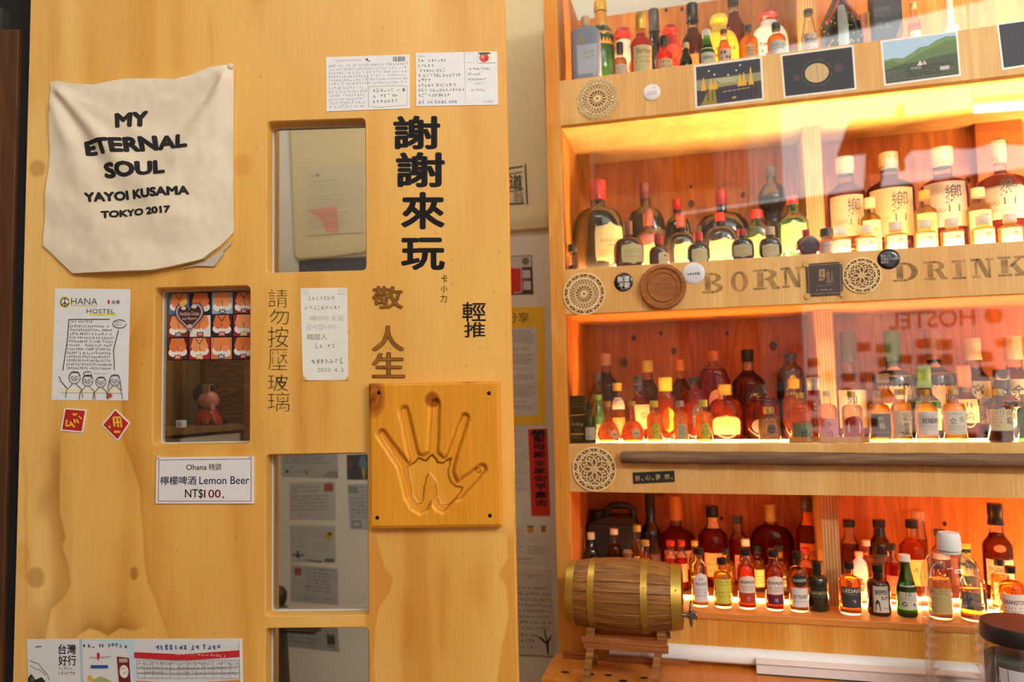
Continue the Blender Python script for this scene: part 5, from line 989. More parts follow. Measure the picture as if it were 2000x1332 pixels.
xl, xr = pos(1157, 1240, dfr)[0], pos(1288, 1240, dfr)[0]
for x in (xl - .004, xr + .004):
    for yy, dy in ((fy, 1), (ry, -1)):
        rb = prf(x); zb_ = (bz - ZCT) - math.sqrt(max(rb ** 2 - (abs(yy) - .006) ** 2, 1e-6))
        mb = MB(); mb.box(x - .009, x + .009, yy - .008, yy + .006 if dy > 0 else yy + .008, ztop, ztop + .018, .0008); build('block', mb, W_OAK, st)
    mb = MB(); mb.box(x - .007, x + .007, fy - .005, ry + .005, ztop - .022, ztop - .010); build('crosspiece', mb, W_OAK2, st)
for x in (xl, xr):
    for yy, o_ in ((fy, -.020), (ry, .012)):
        mb = MB(); lx = x - .004; t = .0078
        top = [(lx - t, yy - t, ztop - .025), (lx + t, yy - t, ztop - .025), (lx + t, yy + t, ztop - .025), (lx - t, yy + t, ztop - .025)]; bot = [(p[0] - .012, p[1] + o_, 0) for p in top]; mb.loft([bot, top]); build('leg', mb, W_OAK, st)
dk_ = -.020
mb = MB(); a = pos(1100, 1262, dk_ - .004); b = pos(1345, 1284, dk_ - .004); mb.box(a[0], b[0], dk_ - bd - .012, dk_ - bd - .002, .0002, .014, .0008); build('foot_rail', mb, W_OAK2, st)

# ------------------------------------------------------------------ clear plastic bottle and jar in front
s, z = C.hit(1853, 1056, -.115); du = C.w(s, -.115, z)[1] / FPX; HB = z + 17 * du - ZCT; RBt = 53 * du
bot = empty('plastic_bottle', C, s, -.115, ZCT); tag(bot, 'empty clear ribbed plastic bottle with a white screw cap on the counter', 'bottle')
pr = [(0.001, RBt * .80), (.006, RBt * .94), (.015, RBt)]
zz_ = .020
while zz_ < HB * .56:
    pr += [(zz_, RBt), (zz_ + .003, RBt * .995), (zz_ + .005, RBt * .982), (zz_ + .008, RBt * .982), (zz_ + .010, RBt * .995), (zz_ + .013, RBt)]; zz_ += .0205
ZT = HB - 34 * du
pr += [(HB * .60, RBt * .985), (HB * .63, RBt * .96), (HB * .72, RBt * .99), (HB * .80, RBt * .90), (HB * .87, RBt * .64), (ZT * .985, 17 * du), (ZT + .01, 15 * du)]
mb = MB(); mb.lathe(pr, 40); build('body', mb, PLASTIC, bot, True, sharp=70)
mb = MB(); R = []
for zc_, rc_ in ((ZT, 20), (ZT + 3 * du, 20.5), (ZT + 26 * du, 19.5), (ZT + 33 * du, 17), (ZT + 34 * du, 3)):
    R.append([(rc_ * du * (1 + (.02 if j % 2 else 0)) * math.cos(2 * math.pi * j / 60), rc_ * du * (1 + (.02 if j % 2 else 0)) * math.sin(2 * math.pi * j / 60), zc_) for j in range(60)])
mb.loft(R); build('cap', mb, pm((232, 230, 228), .35), bot, True, sharp=50)
mb = MB(); mb.lathe([(ZT - 7 * du, 17 * du), (ZT - 6 * du, 19.5 * du), (ZT - 3 * du, 19.5 * du), (ZT - 2 * du, 17 * du)], 32); build('neck_ring', mb, pm((228, 226, 224), .35), bot, True)
dj = -.26; sj, zj = C.hit(1992, 1216, dj); du = C.w(sj, dj, zj)[1] / FPX; RJ = 67 * du
jar = empty('plastic_jar', C, sj, dj, ZCT); tag(jar, 'clear round jar with a flat black lid and a printed label at the counter corner', 'jar'); HJ = zj - ZCT
mb = MB(); mb.lathe([(.001, RJ * .9), (.006, RJ * .96), (.02, RJ * .97), (HJ - .055, RJ * .97), (HJ - .035, RJ * .90), (HJ - .02, RJ * .88)], 40); build('body', mb, PLASTIC, jar, True)
mb = MB(); mb.lathe([(HJ - .030, RJ * .98), (HJ - .028, RJ), (HJ - .004, RJ), (HJ, RJ * .97), (HJ + .0005, .003)], 48); build('lid', mb, pm((36, 30, 30), .45), jar, True, sharp=40)
mb = MB(); mb.lathe([(.003, RJ * .9), (HJ - .060, RJ * .93), (HJ - .058, .002)], 32); build('contents', mb, pm((128, 126, 122), .8, bump=.6), jar, True)
view = math.atan2(-(C.w(sj, dj, 0)[1]), -(C.w(sj, dj, 0)[0])) + C.yaw
def jm(u, v, off): a = view - .62 + 1.1 * u; r = RJ * .972 + off + .0004; return (r * math.cos(a), r * math.sin(a), HJ - .068 - v * .085)
mb = MB(); n = 12; mb.v = [jm(i / n, v, 0) for v in (0, 1) for i in range(n + 1)]; mb.f = [(i, i + 1, n + 2 + i, n + 1 + i) for i in range(n)]; jl = build('label_sheet', mb, pm((214, 210, 214), .5), jar)
art([('poly', [(.0, 0), (.24, 0), (.24, .35), (0, .2)], (150, 86, 84)), ('rect', .02, .25, .46, .8, (84, 74, 78)), ('ell', .3, .5, .09, .13, (60, 96, 52)), ('text', 'Vivo', .50, .28, .80, .52, (90, 88, 96)), ('scr', .5, .58, .8, .72, 1, (60, 60, 66), dict(th=.16)), ('rect', 0, .86, 1, 1, (120, 84, 84))], jm, jl, layer=.0001)

# ------------------------------------------------------------------ bottles
def sh_dome(a, b, n=6, p=2.0):
    """shoulder points from (za,1) to (zb,rn) as rounded dome; returned as fractions 0..1"""
    return [(i / n, (1 - (i / n) ** p) ** (1 / p)) for i in range(1, n + 1)]
# style: body-profile fn(H, R, rn, zc) -> [(z, r)], cross-section exponent, depth ratio
def prof(style, R, rn, zc):
    if style == 'mini':      # cylindrical body, soft shoulder, short neck
        zs, ze = zc * .66, zc * .84; pts = [(0, R * .9), (.003, R)] + [(zs, R)] + [(zs + (ze - zs) * t, rn + (R - rn) * s) for t, s in sh_dome(0, 1)]
        return pts + [(zc, rn)]
    if style == 'tall':      # full bottle
        zs, ze = zc * .70, zc * .88; pts = [(0, R * .9), (.004, R), (zs, R)] + [(zs + (ze - zs) * t, rn * 1.1 + (R - rn * 1.1) * (1 - t * t * (3 - 2 * t)) ** .8) for t in (.15, .3, .45, .6, .75, .88, 1)]
        return pts + [(zc, rn)]
    if style == 'slope':
        zs, ze = zc * .5, zc * .95; return [(0, R * .9), (.004, R), (zs, R)] + [(zs + (ze - zs) * t, rn + (R - rn) * (1 - t) ** 1.3) for t in (.2, .4, .6, .8, 1)] + [(zc, rn)]
    if style == 'round':     # wide bulbous body with a domed top
        zs = zc * .30; ze = zc * .90; return [(0, R * .78), (.004, R * .86), (zs * .5, R * .97), (zs, R), (zs + (ze - zs) * .35, R * .985)] + [(zs + (ze - zs) * (.35 + .65 * t), rn + (R * .985 - rn) * s) for t, s in sh_dome(0, 1, 7, 2.2)] + [(zc, rn)]
    if style == 'onion':
        zs = zc * .22; return [(0, R * .8), (.004, R * .88), (zs * .6, R * .98), (zs, R)] + [(zs + zc * .38 * t, rn * 1.15 + (R - rn * 1.15) * s) for t, s in sh_dome(0, 1, 7, 1.6)] + [(zc * .8, rn * .95), (zc, rn)]
    if style == 'squat':     # broad cylinder with a tight shoulder
        zs, ze = zc * .78, zc * .90; return [(0, R * .92), (.004, R), (zs, R), (zs + (ze - zs) * .3, R * .93)] + [(zs + (ze - zs) * t, rn + (R - rn) * s) for t, s in ((.45, .72), (.7, .35), (1, 0))] + [(zc, rn)]
    if style == 'gourd':
        return [(0, R * .8), (.004, R * .9), (zc * .2, R), (zc * .38, R * .92), (zc * .50, R * .62), (zc * .56, R * .55), (zc * .62, R * .66), (zc * .74, R * .98), (zc * .82, R * .95), (zc * .90, R * .66), (zc * .95, rn), (zc, rn)]
    if style == 'jar':       # rounded body, flat shoulders, for the moon-shaped flasks
        return [(0, R * .80), (.004, R * .9), (zc * .25, R), (zc * .6, R)] + [(zc * .6 + zc * .34 * t, rn + (R - rn) * s) for t, s in sh_dome(0, 1, 6, 2.0)] + [(zc, rn)]
    if style == 'block': return [(0, R * .96), (.003, R), (zc * .86, R), (zc * .92, R * .8), (zc * .94, rn), (zc, rn)]
SECT = {'mini': (2, 1), 'tall': (2, 1), 'slope': (2, 1), 'round': (2.2, .62), 'onion': (2, 1), 'squat': (2, 1), 'gourd': (2, 1), 'jar': (2.3, .55), 'block': (6, .8)}
SEG = 28
def xsec(z, r, n, dep, rn, R):
    # blend to a circle at neck radius
    t = 0 if R <= rn * 1.02 else min(1, max(0, (r - rn) / (R - rn))); nn = 2 + (n - 2) * t; dd = 1 + (dep - 1) * t; out = []
    for j in range(SEG):
        a = 2 * math.pi * j / SEG; c, s = math.cos(a), math.sin(a)
        q = (abs(c) ** nn + abs(s) ** nn) ** (-1 / nn) if nn > 2.01 else 1.0
        out.append((r * q * c, r * q * s * dd, z))
    return out
def surf(pts, n, dep, rn, R, z, a):
    r = float(np.interp(z, [p[0] for p in pts], [p[1] for p in pts])); t = 0 if R <= rn * 1.02 else min(1, max(0, (r - rn) / (R - rn))); nn = 2 + (n - 2) * t; dd = 1 + (dep - 1) * t
    c, s = math.cos(a), math.sin(a); q = (abs(c) ** nn + abs(s) ** nn) ** (-1 / nn) if nn > 2.01 else 1.0
    return Vector((r * q * c, r * q * s * dd, z))
GL = {'c': GLASS, 'g': GREENGLASS, 's': SMOKEGLASS}
SOLID = {'k': pm((24, 20, 17), .12, spec=.7), 'b': pm((62, 26, 14), .12, spec=.7), 'n': pm((22, 30, 62), .12, spec=.7), 'd': pm((30, 38, 22), .12, spec=.7), 'f': pm((160, 166, 186), .45), 'y': pm((236, 190, 50), .2), 'w': pm((232, 222, 212), .2), 'r': pm((196, 46, 30), .2), 'G': pm((26, 58, 24), .1, spec=.7), 'm': pm((92, 50, 44), .12, spec=.7)}
CAPC = {'K': (26, 24, 26), 'R': (178, 42, 34), 'M': (120, 56, 48), 'C': (232, 200, 150), 'G': (214, 176, 74), 'Y': (236, 204, 70), 'W': (236, 232, 226), 'N': (28, 30, 50), 'S': (186, 182, 176), 'D': (70, 68, 70), 'O': (224, 138, 60), 'V': (60, 92, 50), 'P': (214, 180, 160), 'B': (132, 84, 62), 'E': (188, 150, 92)}
placed = {}
FLOORZ = {1: F1[1], 2: F2[1], 3: F3[1], 4: LEDGE}
BOT = []
def bottle(shelf, x, ytop, w, style, capw, caph, cap, glass, liq, fill, row, lab, label, name='whisky_bottle', rot=None, base=None, dz=0.0, neckband=None):
    """x, ytop, w, capw, caph are measured in photo pixels; row = depth behind the front plane"""
    zf = FLOORZ[shelf] + dz; d = row
    if .10 < row < .2: d = row + .030
    n, dep = SECT[style]
    dbest = None; dmin = .125 if .1 < row and shelf != 4 else .03
    for q_ in [row if not .10 < row < .2 else row + .03] + [((row + .03) if .10 < row < .2 else row) + sgn * .004 * i for i in range(1, 30) for sgn in (1, -1)]:
        d = q_
        s, zt = C.hit(x, ytop, d); k = C.w(s, d, zt)[1] / FPX; R = w / 2 * k * (.985 if n > 3 else 1)
        rd = R * max(dep, .6)
        ok = all(abs(s - s2) > (R + R2) * 1.0 or abs(d - d2) > (rd + rd2) * 1.01 or math.hypot((s - s2) / (R + R2), (d - d2) / (rd + rd2)) > 1.0 for (s2, d2, R2, rd2) in placed.get(shelf, []))
        if ok and dmin <= d <= DI - rd - .003: dbest = d; break
    if dbest is None: dbest = row
    d = dbest
    d = min(d, DI - rd - .002); d = max(d, .024 + rd) if shelf != 4 else d
    s, zt = C.hit(x, ytop, d); k = C.w(s, d, zt)[1] / FPX; R = w / 2 * k
    placed.setdefault(shelf, []).append((s, d, R, rd))
    H = zt - zf; ch = caph * k; rc = capw / 2 * k; zc = H - ch; rn = min(rc * .86, R * .9)
    pts = prof(style, R, rn, zc)
    root = empty(name, C, s, d, zf + .0003, 0); tag(root, label, 'bottle', 'bottles on the ' + {1: 'top shelf', 2: 'second shelf', 3: 'third shelf', 4: 'bottom ledge'}[shelf])
    # finer profile for smooth shape
    rings = [xsec(z, r, n, dep, rn, R) for z, r in pts]
    if glass in GL:
        mb = MB(); mb.loft(rings); build('glass', mb, GL[glass], root, True, sharp=60)
        if liq is not None:
            zl = zc * fill; lp = [(z, r) for z, r in pts if z < zl]; lp.append((zl, float(np.interp(zl, [p[0] for p in pts], [p[1] for p in pts]))))
            q = .94; mb = MB(); mb.loft([xsec(max(z, .0035 if R < .03 else .006), r * q, n, dep, rn, R) for z, r in lp]); build('liquid', mb, liquid(liq), root, True, sharp=50)
    else:
        mb = MB(); mb.loft(rings); build('glass', mb, SOLID[glass], root, True, sharp=60)
    cm = pm(CAPC[cap[0]], .3, .5 if cap[0] in 'GSE' else 0); mb = MB()
    if len(cap) > 1 and cap[1] == 'b':      # ball-shaped cap
        mb.lathe([(zc, rc * .6), (zc + ch * .12, rc * .7), (zc + ch * .3, rc * .95), (zc + ch * .55, rc), (zc + ch * .8, rc * .8), (zc + ch, rc * .2)], 20)
    elif len(cap) > 1 and cap[1] == 't':    # wide stopper over a neck ring
        mb.lathe([(zc, rn * 1.02), (zc + ch * .18, rn * 1.05), (zc + ch * .2, rc), (zc + ch * .95, rc), (zc + ch, rc * .92), (zc + ch, .001)], 24)
    elif len(cap) > 1 and cap[1] == 'l':    # long foil capsule
        mb.lathe([(zc - ch * .0, rn * 1.25), (zc + ch * .1, rn * 1.2), (zc + ch * .45, rc * .92), (zc + ch * .5, rc), (zc + ch * .98, rc * .98), (zc + ch, rc * .9), (zc + ch, .001)], 24)
    else:
        mb.lathe([(zc - ch * .04, rc * .98), (zc, rc), (zc + ch * .18, rc), (zc + ch * .2, rc * .95), (zc + ch * .24, rc), (zc + ch * .93, rc), (zc + ch, rc * .9), (zc + ch, .001)], 24)
    build('cap', mb, cm, root, True, sharp=35)
    P0 = C.w(s, d, zf); view = math.atan2(-P0[1], -P0[0]) + C.yaw
    for L_ in (lab or ()):
        col, v0, v1, hw, sh, items = L_[:6]; lo = L_[6] if len(L_) > 6 else .18; off0 = (L_[7] if len(L_) > 7 else 0)
        za, zb = zf * 0 + zc * v0, zc * v1; a0 = view + math.asin(max(-.9, min(.9, lo)))
        def fm(u, v, off, za=za, zb=zb, a0=a0, hw=hw, sh=sh, off0=off0):
            z = zb + (za - zb) * v; ww = hw
            if sh == 'o': ww = hw * math.sqrt(max(0, 1 - (2 * v - 1) ** 2))
            if sh == 'a' and v < .35: ww = hw * math.sqrt(max(0, 1 - ((.35 - v) / .35) ** 2))
            if sh == 's': ww = hw * min(1, (max(0, 1 - abs(2 * v - 1) ** 5)) ** .2)
            if sh == 't': ww = hw * (.55 + .45 * min(1, v / .8))
            a = a0 + (2 * u - 1) * hw if off > 1e-9 else a0 + (2 * u - 1) * ww
            p = surf(pts, n, dep, rn, R, z, a); nrm = Vector((p.x, p.y / max(dep * dep, .3), 0)).normalized(); return tuple(p + nrm * (.00035 + off0 + off))
        nu, nv = 10, (10 if sh in 'oas' else 3); mb = MB()
        mb.v = [fm(i / nu, j / nv, 0) for j in range(nv + 1) for i in range(nu + 1)]; mb.f = [(j * (nu + 1) + i, (j + 1) * (nu + 1) + i, (j + 1) * (nu + 1) + i + 1, j * (nu + 1) + i + 1) for j in range(nv) for i in range(nu)]
        lo_ = build('label_sheet', mb, pm(col, .55), root, True)
        ar = 2 * hw * R / max(zb - za, 1e-4)
        if items: art(items, fm, lo_, asp=ar, layer=.00009, rng=rg)
    return root
CR = (236, 222, 182); DKT = (40, 34, 30); BR_ = (120, 84, 50); GD = (212, 170, 84)
def S(rows=4, col=BR_, u0=.12, v0=.15, u1=.9, v1=.85, **k): return ('scr', u0, v0, u1, v1, rows, col, dict(dict(th=.09, ragged=.2), **k))
def T(t, u0, v0, u1, v1, col=DKT, b=.01): return ('text', t, u0, v0, u1, v1, col, b)
def LB(col=CR, v0=.08, v1=.6, hw=.95, sh='r', items=None, lo=.18, off=0): return (col, v0, v1, hw, sh, items if items is not None else [S()], lo, off)
def FR(col=(190, 160, 90)): return ('frame', .03, .04, .97, .96, .02, col)
AMB = (240, 136, 34); AMR = (228, 92, 24); AMY = (248, 184, 64); DKA = (158, 64, 18); RED_ = (212, 42, 16)
F_, M_, B_ = .055, .17, .27
# ---- bottom ledge, front row
D4 = .052
bottle(4, 1364, 1070, 31, 'mini', 17, 11, 'K', 'c', AMY, .55, D4, [LB((226, 222, 222), .10, .66, .95, 'a', [('poly', circ(.5, .22, .12, .07, 8), (150, 60, 60)), T('WHITE', .12, .34, .9, .45), S(3, (150, 150, 160), v0=.55)])], 'clear miniature with arched white label, first of the front row right of the barrel tap', 'miniature_bottle')
bottle(4, 1409, 1090, 34, 'mini', 18, 11, 'K', 'c', (236, 186, 60), .8, D4, [LB((216, 206, 76), .12, .68, 1.0, 'r', [S(2, (110, 110, 40), v0=.08, v1=.3), S(2, (160, 160, 70), v0=.5)])], 'short miniature with a lime yellow label on the bottom ledge', 'miniature_bottle')
bottle(4, 1455, 1071, 33, 'mini', 19, 12, 'K', 'c', (214, 84, 24), .78, D4, [LB((232, 214, 196), .31, .64, 1.0, 'a', [T('BOWMORE', .06, .30, .96, .48, DKT, .02), S(2, (150, 120, 110), v0=.6, v1=.9)]), LB((186, 60, 40), .12, .29, 1.0, 'r', [T('12', .42, .3, .58, .7, (230, 200, 190))])], 'miniature with cream arched label above a red band', 'miniature_bottle')
bottle(4, 1509, 1074, 34, 'mini', 20, 12, 'K', 'c', (206, 76, 24), .78, D4, [LB((232, 214, 200), .31, .66, 1.0, 'a', [T('BOWMORE', .06, .30, .96, .48, DKT, .02), S(2, (150, 120, 110), v0=.6, v1=.9)]), LB((98, 26, 60), .12, .29, 1.0, 'r', [T('18', .42, .3, .58, .7, (220, 200, 210))])], 'miniature with cream arched label above a purple band', 'miniature_bottle')
bottle(4, 1556, 1077, 35, 'mini', 18, 12, 'K', 'c', (226, 150, 50), .74, D4, [LB((28, 30, 28), .48, .72, .9, 'o', [T('GLENGOYNE', .1, .38, .92, .6, (210, 206, 190), .02)]), LB((226, 222, 216), .10, .46, .95, 'r', [T('10 YEARS', .1, .35, .92, .56, DKT, .02), S(1, (120, 120, 120), v0=.68, v1=.8)])], 'miniature with a black oval over a white label', 'miniature_bottle')
bottle(4, 1595, 1096, 38, 'mini', 20, 12, 'K', 'd', None, 0, D4, [LB((34, 36, 24), .3, .6, .8, 'r', [T('BLACK BOTTLE', .0, .4, 1, .65, (196, 186, 120), .02), S(1, (150, 140, 90), v0=.75, v1=.9)], lo=.05)], 'very dark green-black miniature without a light label, left of the divider foot', 'miniature_bottle')
bottle(4, 1657, 1097, 40, 'mini', 19, 12, 'K', 'c', (240, 138, 34), .85, D4, [LB((62, 60, 64), .16, .62, 1.0, 'r', [T('LEDAIG', .08, .08, .96, .27, (226, 214, 190), .03), S(1, (170, 160, 150), v0=.32, v1=.4), ('poly', [(.5, .6), (.62, .62), (.58, .76), (.66, .7)], (220, 200, 190))])], 'amber miniature with a dark grey label, first right of the divider', 'miniature_bottle')
bottle(4, 1713, 1102, 41, 'mini', 21, 13, 'K', 'b', None, 0, D4, [LB((226, 222, 208), .10, .70, .72, 'r', [FR((80, 70, 60)), T('SKIPPER', .12, .14, .9, .32, DKT, .02), T('RUM', .5, .38, .9, .52, DKT, .02), ('poly', [(.12, .95), (.15, .6), (.25, .5), (.38, .6), (.44, .95)], (40, 38, 50)), S(1, (120, 110, 90), u0=.5, v0=.8, v1=.9)], lo=.22)], 'dark red rum miniature with a white label showing a standing figure', 'miniature_bottle')
bottle(4, 1766, 1083, 36, 'slope', 20, 12, 'W', 'g', (120, 150, 30), .6, D4, [LB((222, 222, 210), .15, .58, .95, 'r', [T('LAPHROAIG', .04, .05, .98, .17, DKT, .02), T('10', .36, .30, .64, .44, (70, 70, 60)), S(2, (140, 140, 130), v0=.48, v1=.62), ('path', circ(.3, .78, .12, .07, 9), .02, (40, 60, 40)), ('poly', [(.72, .84), (.8, .7), (.88, .84)], (70, 90, 60))])], 'bright green miniature with a white screw cap', 'miniature_bottle')
bottle(4, 1832, 1096, 41, 'mini', 22, 12, 'M', 'c', (236, 176, 80), .82, D4, [LB((214, 196, 130), .12, .62, 1.0, 'r', [S(2, (130, 110, 60), v0=.06, v1=.3)])], 'miniature with a plain straw-coloured label seen through the clear plastic bottle', 'miniature_bottle')
bottle(4, 1896, 1096, 46, 'mini', 20, 12, 'K', 'c', (232, 140, 40), .6, D4, [LB((66, 60, 62), .22, .56, 1.1, 'r', [S(2, (130, 120, 116))])], 'miniature with a dark wrap label just right behind the clear plastic bottle', 'miniature_bottle')
bottle(4, 1973, 1106, 45, 'mini', 19, 12, 'K', 'c', (226, 128, 34), .82, D4, [LB((226, 220, 212), .13, .60, 1.0, 'r', [T('DEANSTON', .08, .26, .92, .44, DKT, .02), S(2, (160, 150, 140), v0=.55)])], 'amber miniature with a white label at the right end of the ledge', 'miniature_bottle')
# ---- bottom ledge, rows behind
D5 = .155
for a in (
 (1154, 1040, 28, 'mini', 15, 12, 'C', 'k', None, 0, .12, [LB((60, 40, 30), .2, .5, .8)], 'dark miniature with cream cap at the far left behind the barrel'),
 (1199, 1033, 30, 'mini', 16, 10, 'C', 'c', DKA, .8, .12, [LB((236, 226, 206), .1, .42, .9)], 'amber miniature with cream cap second from the left behind the barrel'),
 (1244, 1025, 26, 'mini', 16, 12, 'G', 'c', AMB, .85, .12, [LB((214, 160, 70), .2, .6, .8)], 'gold-capped miniature third from the left behind the barrel'),
 (1260, 1055, 28, 'mini', 16, 10, 'G', 'c', AMR, .8, .055, None, 'short gold-capped miniature in front of the tall black-necked bottle'),
 (1309, 1056, 24, 'mini', 16, 9, 'R', 'c', (220, 70, 30), .7, .12, [LB((236, 150, 110), .2, .6, .9)], 'clear miniature with flat red cap in front of the large bourbon bottle'),
 (1330, 1056, 23, 'mini', 15, 9, 'R', 'c', (226, 60, 26), .7, .155, [LB((226, 120, 80), .2, .6, .9)], 'clear miniature with flat red cap right of its twin'),
 (1356, 1056, 24, 'mini', 14, 9, 'G', 'c', AMY, .7, .16, None, 'small gold-capped miniature behind the arched white label'),
 (1417, 1070, 30, 'mini', 15, 12, 'K', 'c', AMY, .72, .15, None, 'black-capped miniature behind the lime yellow label'),
 (1456, 1053, 26, 'mini', 15, 12, 'C', 'c', AMB, .8, .16, [LB((196, 60, 40), .2, .55, .9)], 'cream-capped miniature behind the red-banded one'),
 (1477, 1065, 28, 'mini', 17, 12, 'K', 'c', (250, 170, 60), .75, .16, [LB((250, 214, 120), .12, .56, .9)], 'glowing miniature with a pale yellow label between the red and purple banded ones'),
 (1521, 1066, 30, 'mini', 16, 10, 'K', 'c', AMB, .7, .16, [LB((44, 24, 22), .1, .52, .9, 'r', [S(3, (220, 190, 160), th=.14)])], 'miniature with a black label and white scrawl behind the purple-banded one'),
 (1573, 1070, 26, 'mini', 15, 9, 'R', 'c', (226, 40, 20), .6, .15, [LB((200, 30, 24), .2, .5, .9)], 'red-ribboned miniature behind the black oval label'),
 (1691, 1055, 28, 'mini', 15, 10, 'C', 'c', AMB, .8, .16, None, 'cream-capped amber miniature right of the divider in the second row'),
 (1677, 1078, 30, 'jar', 15, 8, 'C', 'w', None, 0, .14, [LB((70, 48, 36), .2, .52, .45, 'o', [S(2, (220, 190, 150))])], 'pale round miniature with a dark oval emblem right of the divider'),
 (1740, 1062, 28, 'mini', 18, 11, 'K', 'c', RED_, .72, .15, [LB((206, 52, 34), .15, .5, .95, 'r', [('poly', [(.5, .3), (.7, .8), (.3, .8)], (240, 210, 190))])], 'miniature with a red label and white triangle behind the rum miniature'),
 (1951, 1091, 32, 'mini', 18, 12, 'K', 'c', AMY, .75, .12, [LB((244, 222, 150), .1, .62, .9)], 'miniature with a cream yellow label beside the amber one at the right end'),
): bottle(4, *a, name='miniature_bottle')
for a in (
 (1269, 964, 37, 'tall', 19, 36, 'Kl', 'k', None, 0, .25, [LB((74, 50, 44), .25, .42, .9)], 'tall black bottle with a black neck at the back behind the barrel'),
 (1318, 968, 70, 'tall', 24, 44, 'Ol', 'c', RED_, .86, .24, [LB((222, 150, 92), .22, .52, .85, 'r', [FR((176, 90, 40)), S(3, (150, 70, 30))]), LB((230, 160, 100), .98, 1.0, 1.2, 'r', [])], 'large red-glowing bourbon bottle with an orange neck wrap'),
 (1390, 988, 56, 'tall', 24, 20, 'K', 'c', (196, 36, 10), .8, .25, [LB((230, 170, 100), .16, .50, .8, 'r', [FR((190, 100, 50)), S(3, (180, 100, 50))]), LB((226, 170, 110), .84, .99, .9, 'r', [S(1, (140, 80, 40))])], 'tall bourbon bottle with a wide black stopper and cream neck label'),
 (1440, 1008, 36, 'tall', 19, 13, 'D', 'c', (214, 60, 24), .7, .27, [LB((232, 150, 110), .1, .5, .6)], 'slim clear bottle with a grey cap at the back'),
 (1504, 984, 84, 'jar', 25, 31, 'E', 'c', (150, 16, 4), .9, .27, [LB((206, 130, 60), .45, .6, .3)], 'broad dark red round-shouldered bottle with a brown stopper'),
 (1575, 972, 46, 'tall', 22, 24, 'D', 'c', (220, 90, 30), .8, .25, [LB((226, 120, 60), .30, .60, .9, 'r', [T('MILLSTONE', .06, .32, .96, .52, (50, 24, 16), .02)]), LB((226, 110, 50), .82, .98, 1, 'r', [])], 'tall clear bottle with an orange label just left of the divider'),
 (1657, 1015, 34, 'tall', 21, 13, 'K', 'c', (150, 66, 20), .7, .27, None, 'dark-capped back row bottle right of the divider'),
 (1716, 1015, 41, 'tall', 22, 14, 'K', 'k', None, 0, .26, [LB((24, 20, 20), .2, .6, .9, 'r', [('path', [(0, .06), (1, .02)], .03, GD), ('path', [(0, .2), (1, .3)], .02, GD)])], 'dark bottle with black gold-edged label in the back row'),
 (1780, 1015, 50, 'tall', 22, 15, 'K', 'c', (240, 120, 30), .82, .23, [LB((246, 176, 90), .18, .56, .9, 'r', [T('4', .4, .3, .55, .5, (150, 70, 30)), S(1, (170, 90, 40), v0=.6, v1=.7)])], 'orange-glowing bottle with an amber label in the back row'),
 (1791, 997, 30, 'tall', 26, 18, 'P', 'c', (244, 150, 80), .7, .30, None, 'pale-capped clear bottle half hidden at the very back'),
 (1834, 1034, 34, 'tall', 19, 12, 'D', 'c', (190, 90, 40), .7, .25, [LB((236, 226, 220), .62, .72, 1, 'r', [])], 'dark-capped bottle behind the white screw cap of the plastic bottle'),
 (1884, 1060, 26, 'mini', 20, 10, 'Y', 'G', None, 0, .2, [LB((214, 200, 90), .5, .92, .9)], 'small green bottle with a yellow label right of the plastic bottle neck'),
 (1942, 983, 52, 'tall', 27, 40, 'Kl', 'c', (120, 48, 14), .88, .22, [LB((240, 222, 170), .22, .56, 1.0, 'r', [T('GLENLIVET', .1, .28, .92, .42, (70, 60, 50), .02), S(3, (170, 150, 110), v0=.52)]), LB((214, 120, 60), .66, .76, .4, 'o', [])], 'tall bottle with a black capsule and cream label in the right back corner'),
): bottle(4, *a)
# jerrycan
s, z = C.hit(1198, 986, .27); k = C.w(s, .27, z)[1] / FPX; H = z - LEDGE; W = 46 * k
jc = empty('jerrycan', C, s, .262, LEDGE + .0003); tag(jc, 'dark green-black plastic jerrycan with a handle at the left back corner', 'jerrycan')
mb = MB(); mb.box(-W, W, -.05, .055, 0, H * .78, .008); bm = None
mb.loft([[(-W * .95, -.045, H * .775), (W * .97, -.045, H * .775), (W * .97, .05, H * .775), (-W * .95, .05, H * .775)], [(-W * .35, -.035, H * .86), (W * .9, -.035, H * .86), (W * .9, .04, H * .86), (-W * .35, .04, H * .86)]])
JM = pm((44, 46, 38), .5); build('body', mb, JM, jc)
mb = MB(); mb.tube([(-W * .28, 0, H * .84), (-W * .22, 0, H * .96), (0, 0, H), (W * .6, 0, H), (W * .8, 0, H * .96), (W * .84, 0, H * .84)], .010, 10); build('handle', mb, JM, jc, True)
mb = MB(); mb.lathe([(H * .77, .013), (H * .80, .020), (H * .92, .020), (H * .93, .017), (H * .93, .001)], 20, 'Z', (-W * .66, 0, 0)); build('cap', mb, pm((30, 30, 28), .5), jc, True)

# ---- third shelf
s, z = C.hit(1129, 773, .06); k = C.w(s, .06, z)[1] / FPX; mb = MB(); mb.box(-17 * k, 17 * k, -16 * k, 16 * k, 0, z - F3[1], .002)
tb = build('whisky_tin', mb, pm((16, 30, 20), .25), smooth=False); place(tb, C, s, .058, F3[1] + .0003); tag(tb, 'dark green upright tin with a cream name at the left end of the third shelf', 'box')
hb = z - F3[1]; art([T('Ardbeg', .16, .56, .84, .66, (206, 206, 176), .02), ('path', [(.08, .42), (.92, .40)], .01, GD), ('rect', .1, .80, .9, .83, GD), ('scr', .2, .85, .8, .95, 1, (120, 130, 80)), ('path', [(.05, .25), (.95, .22)], .006, (60, 90, 60)), ('text', 'TEN', .35, .70, .65, .76, (150, 150, 110), .01)], lambda u, v, off: (-17 * k + 34 * k * u, -16 * k - off - .0002, hb * (1 - v)), tb)
placed.setdefault(3, []).append((s, .058, 17 * k, 16 * k))
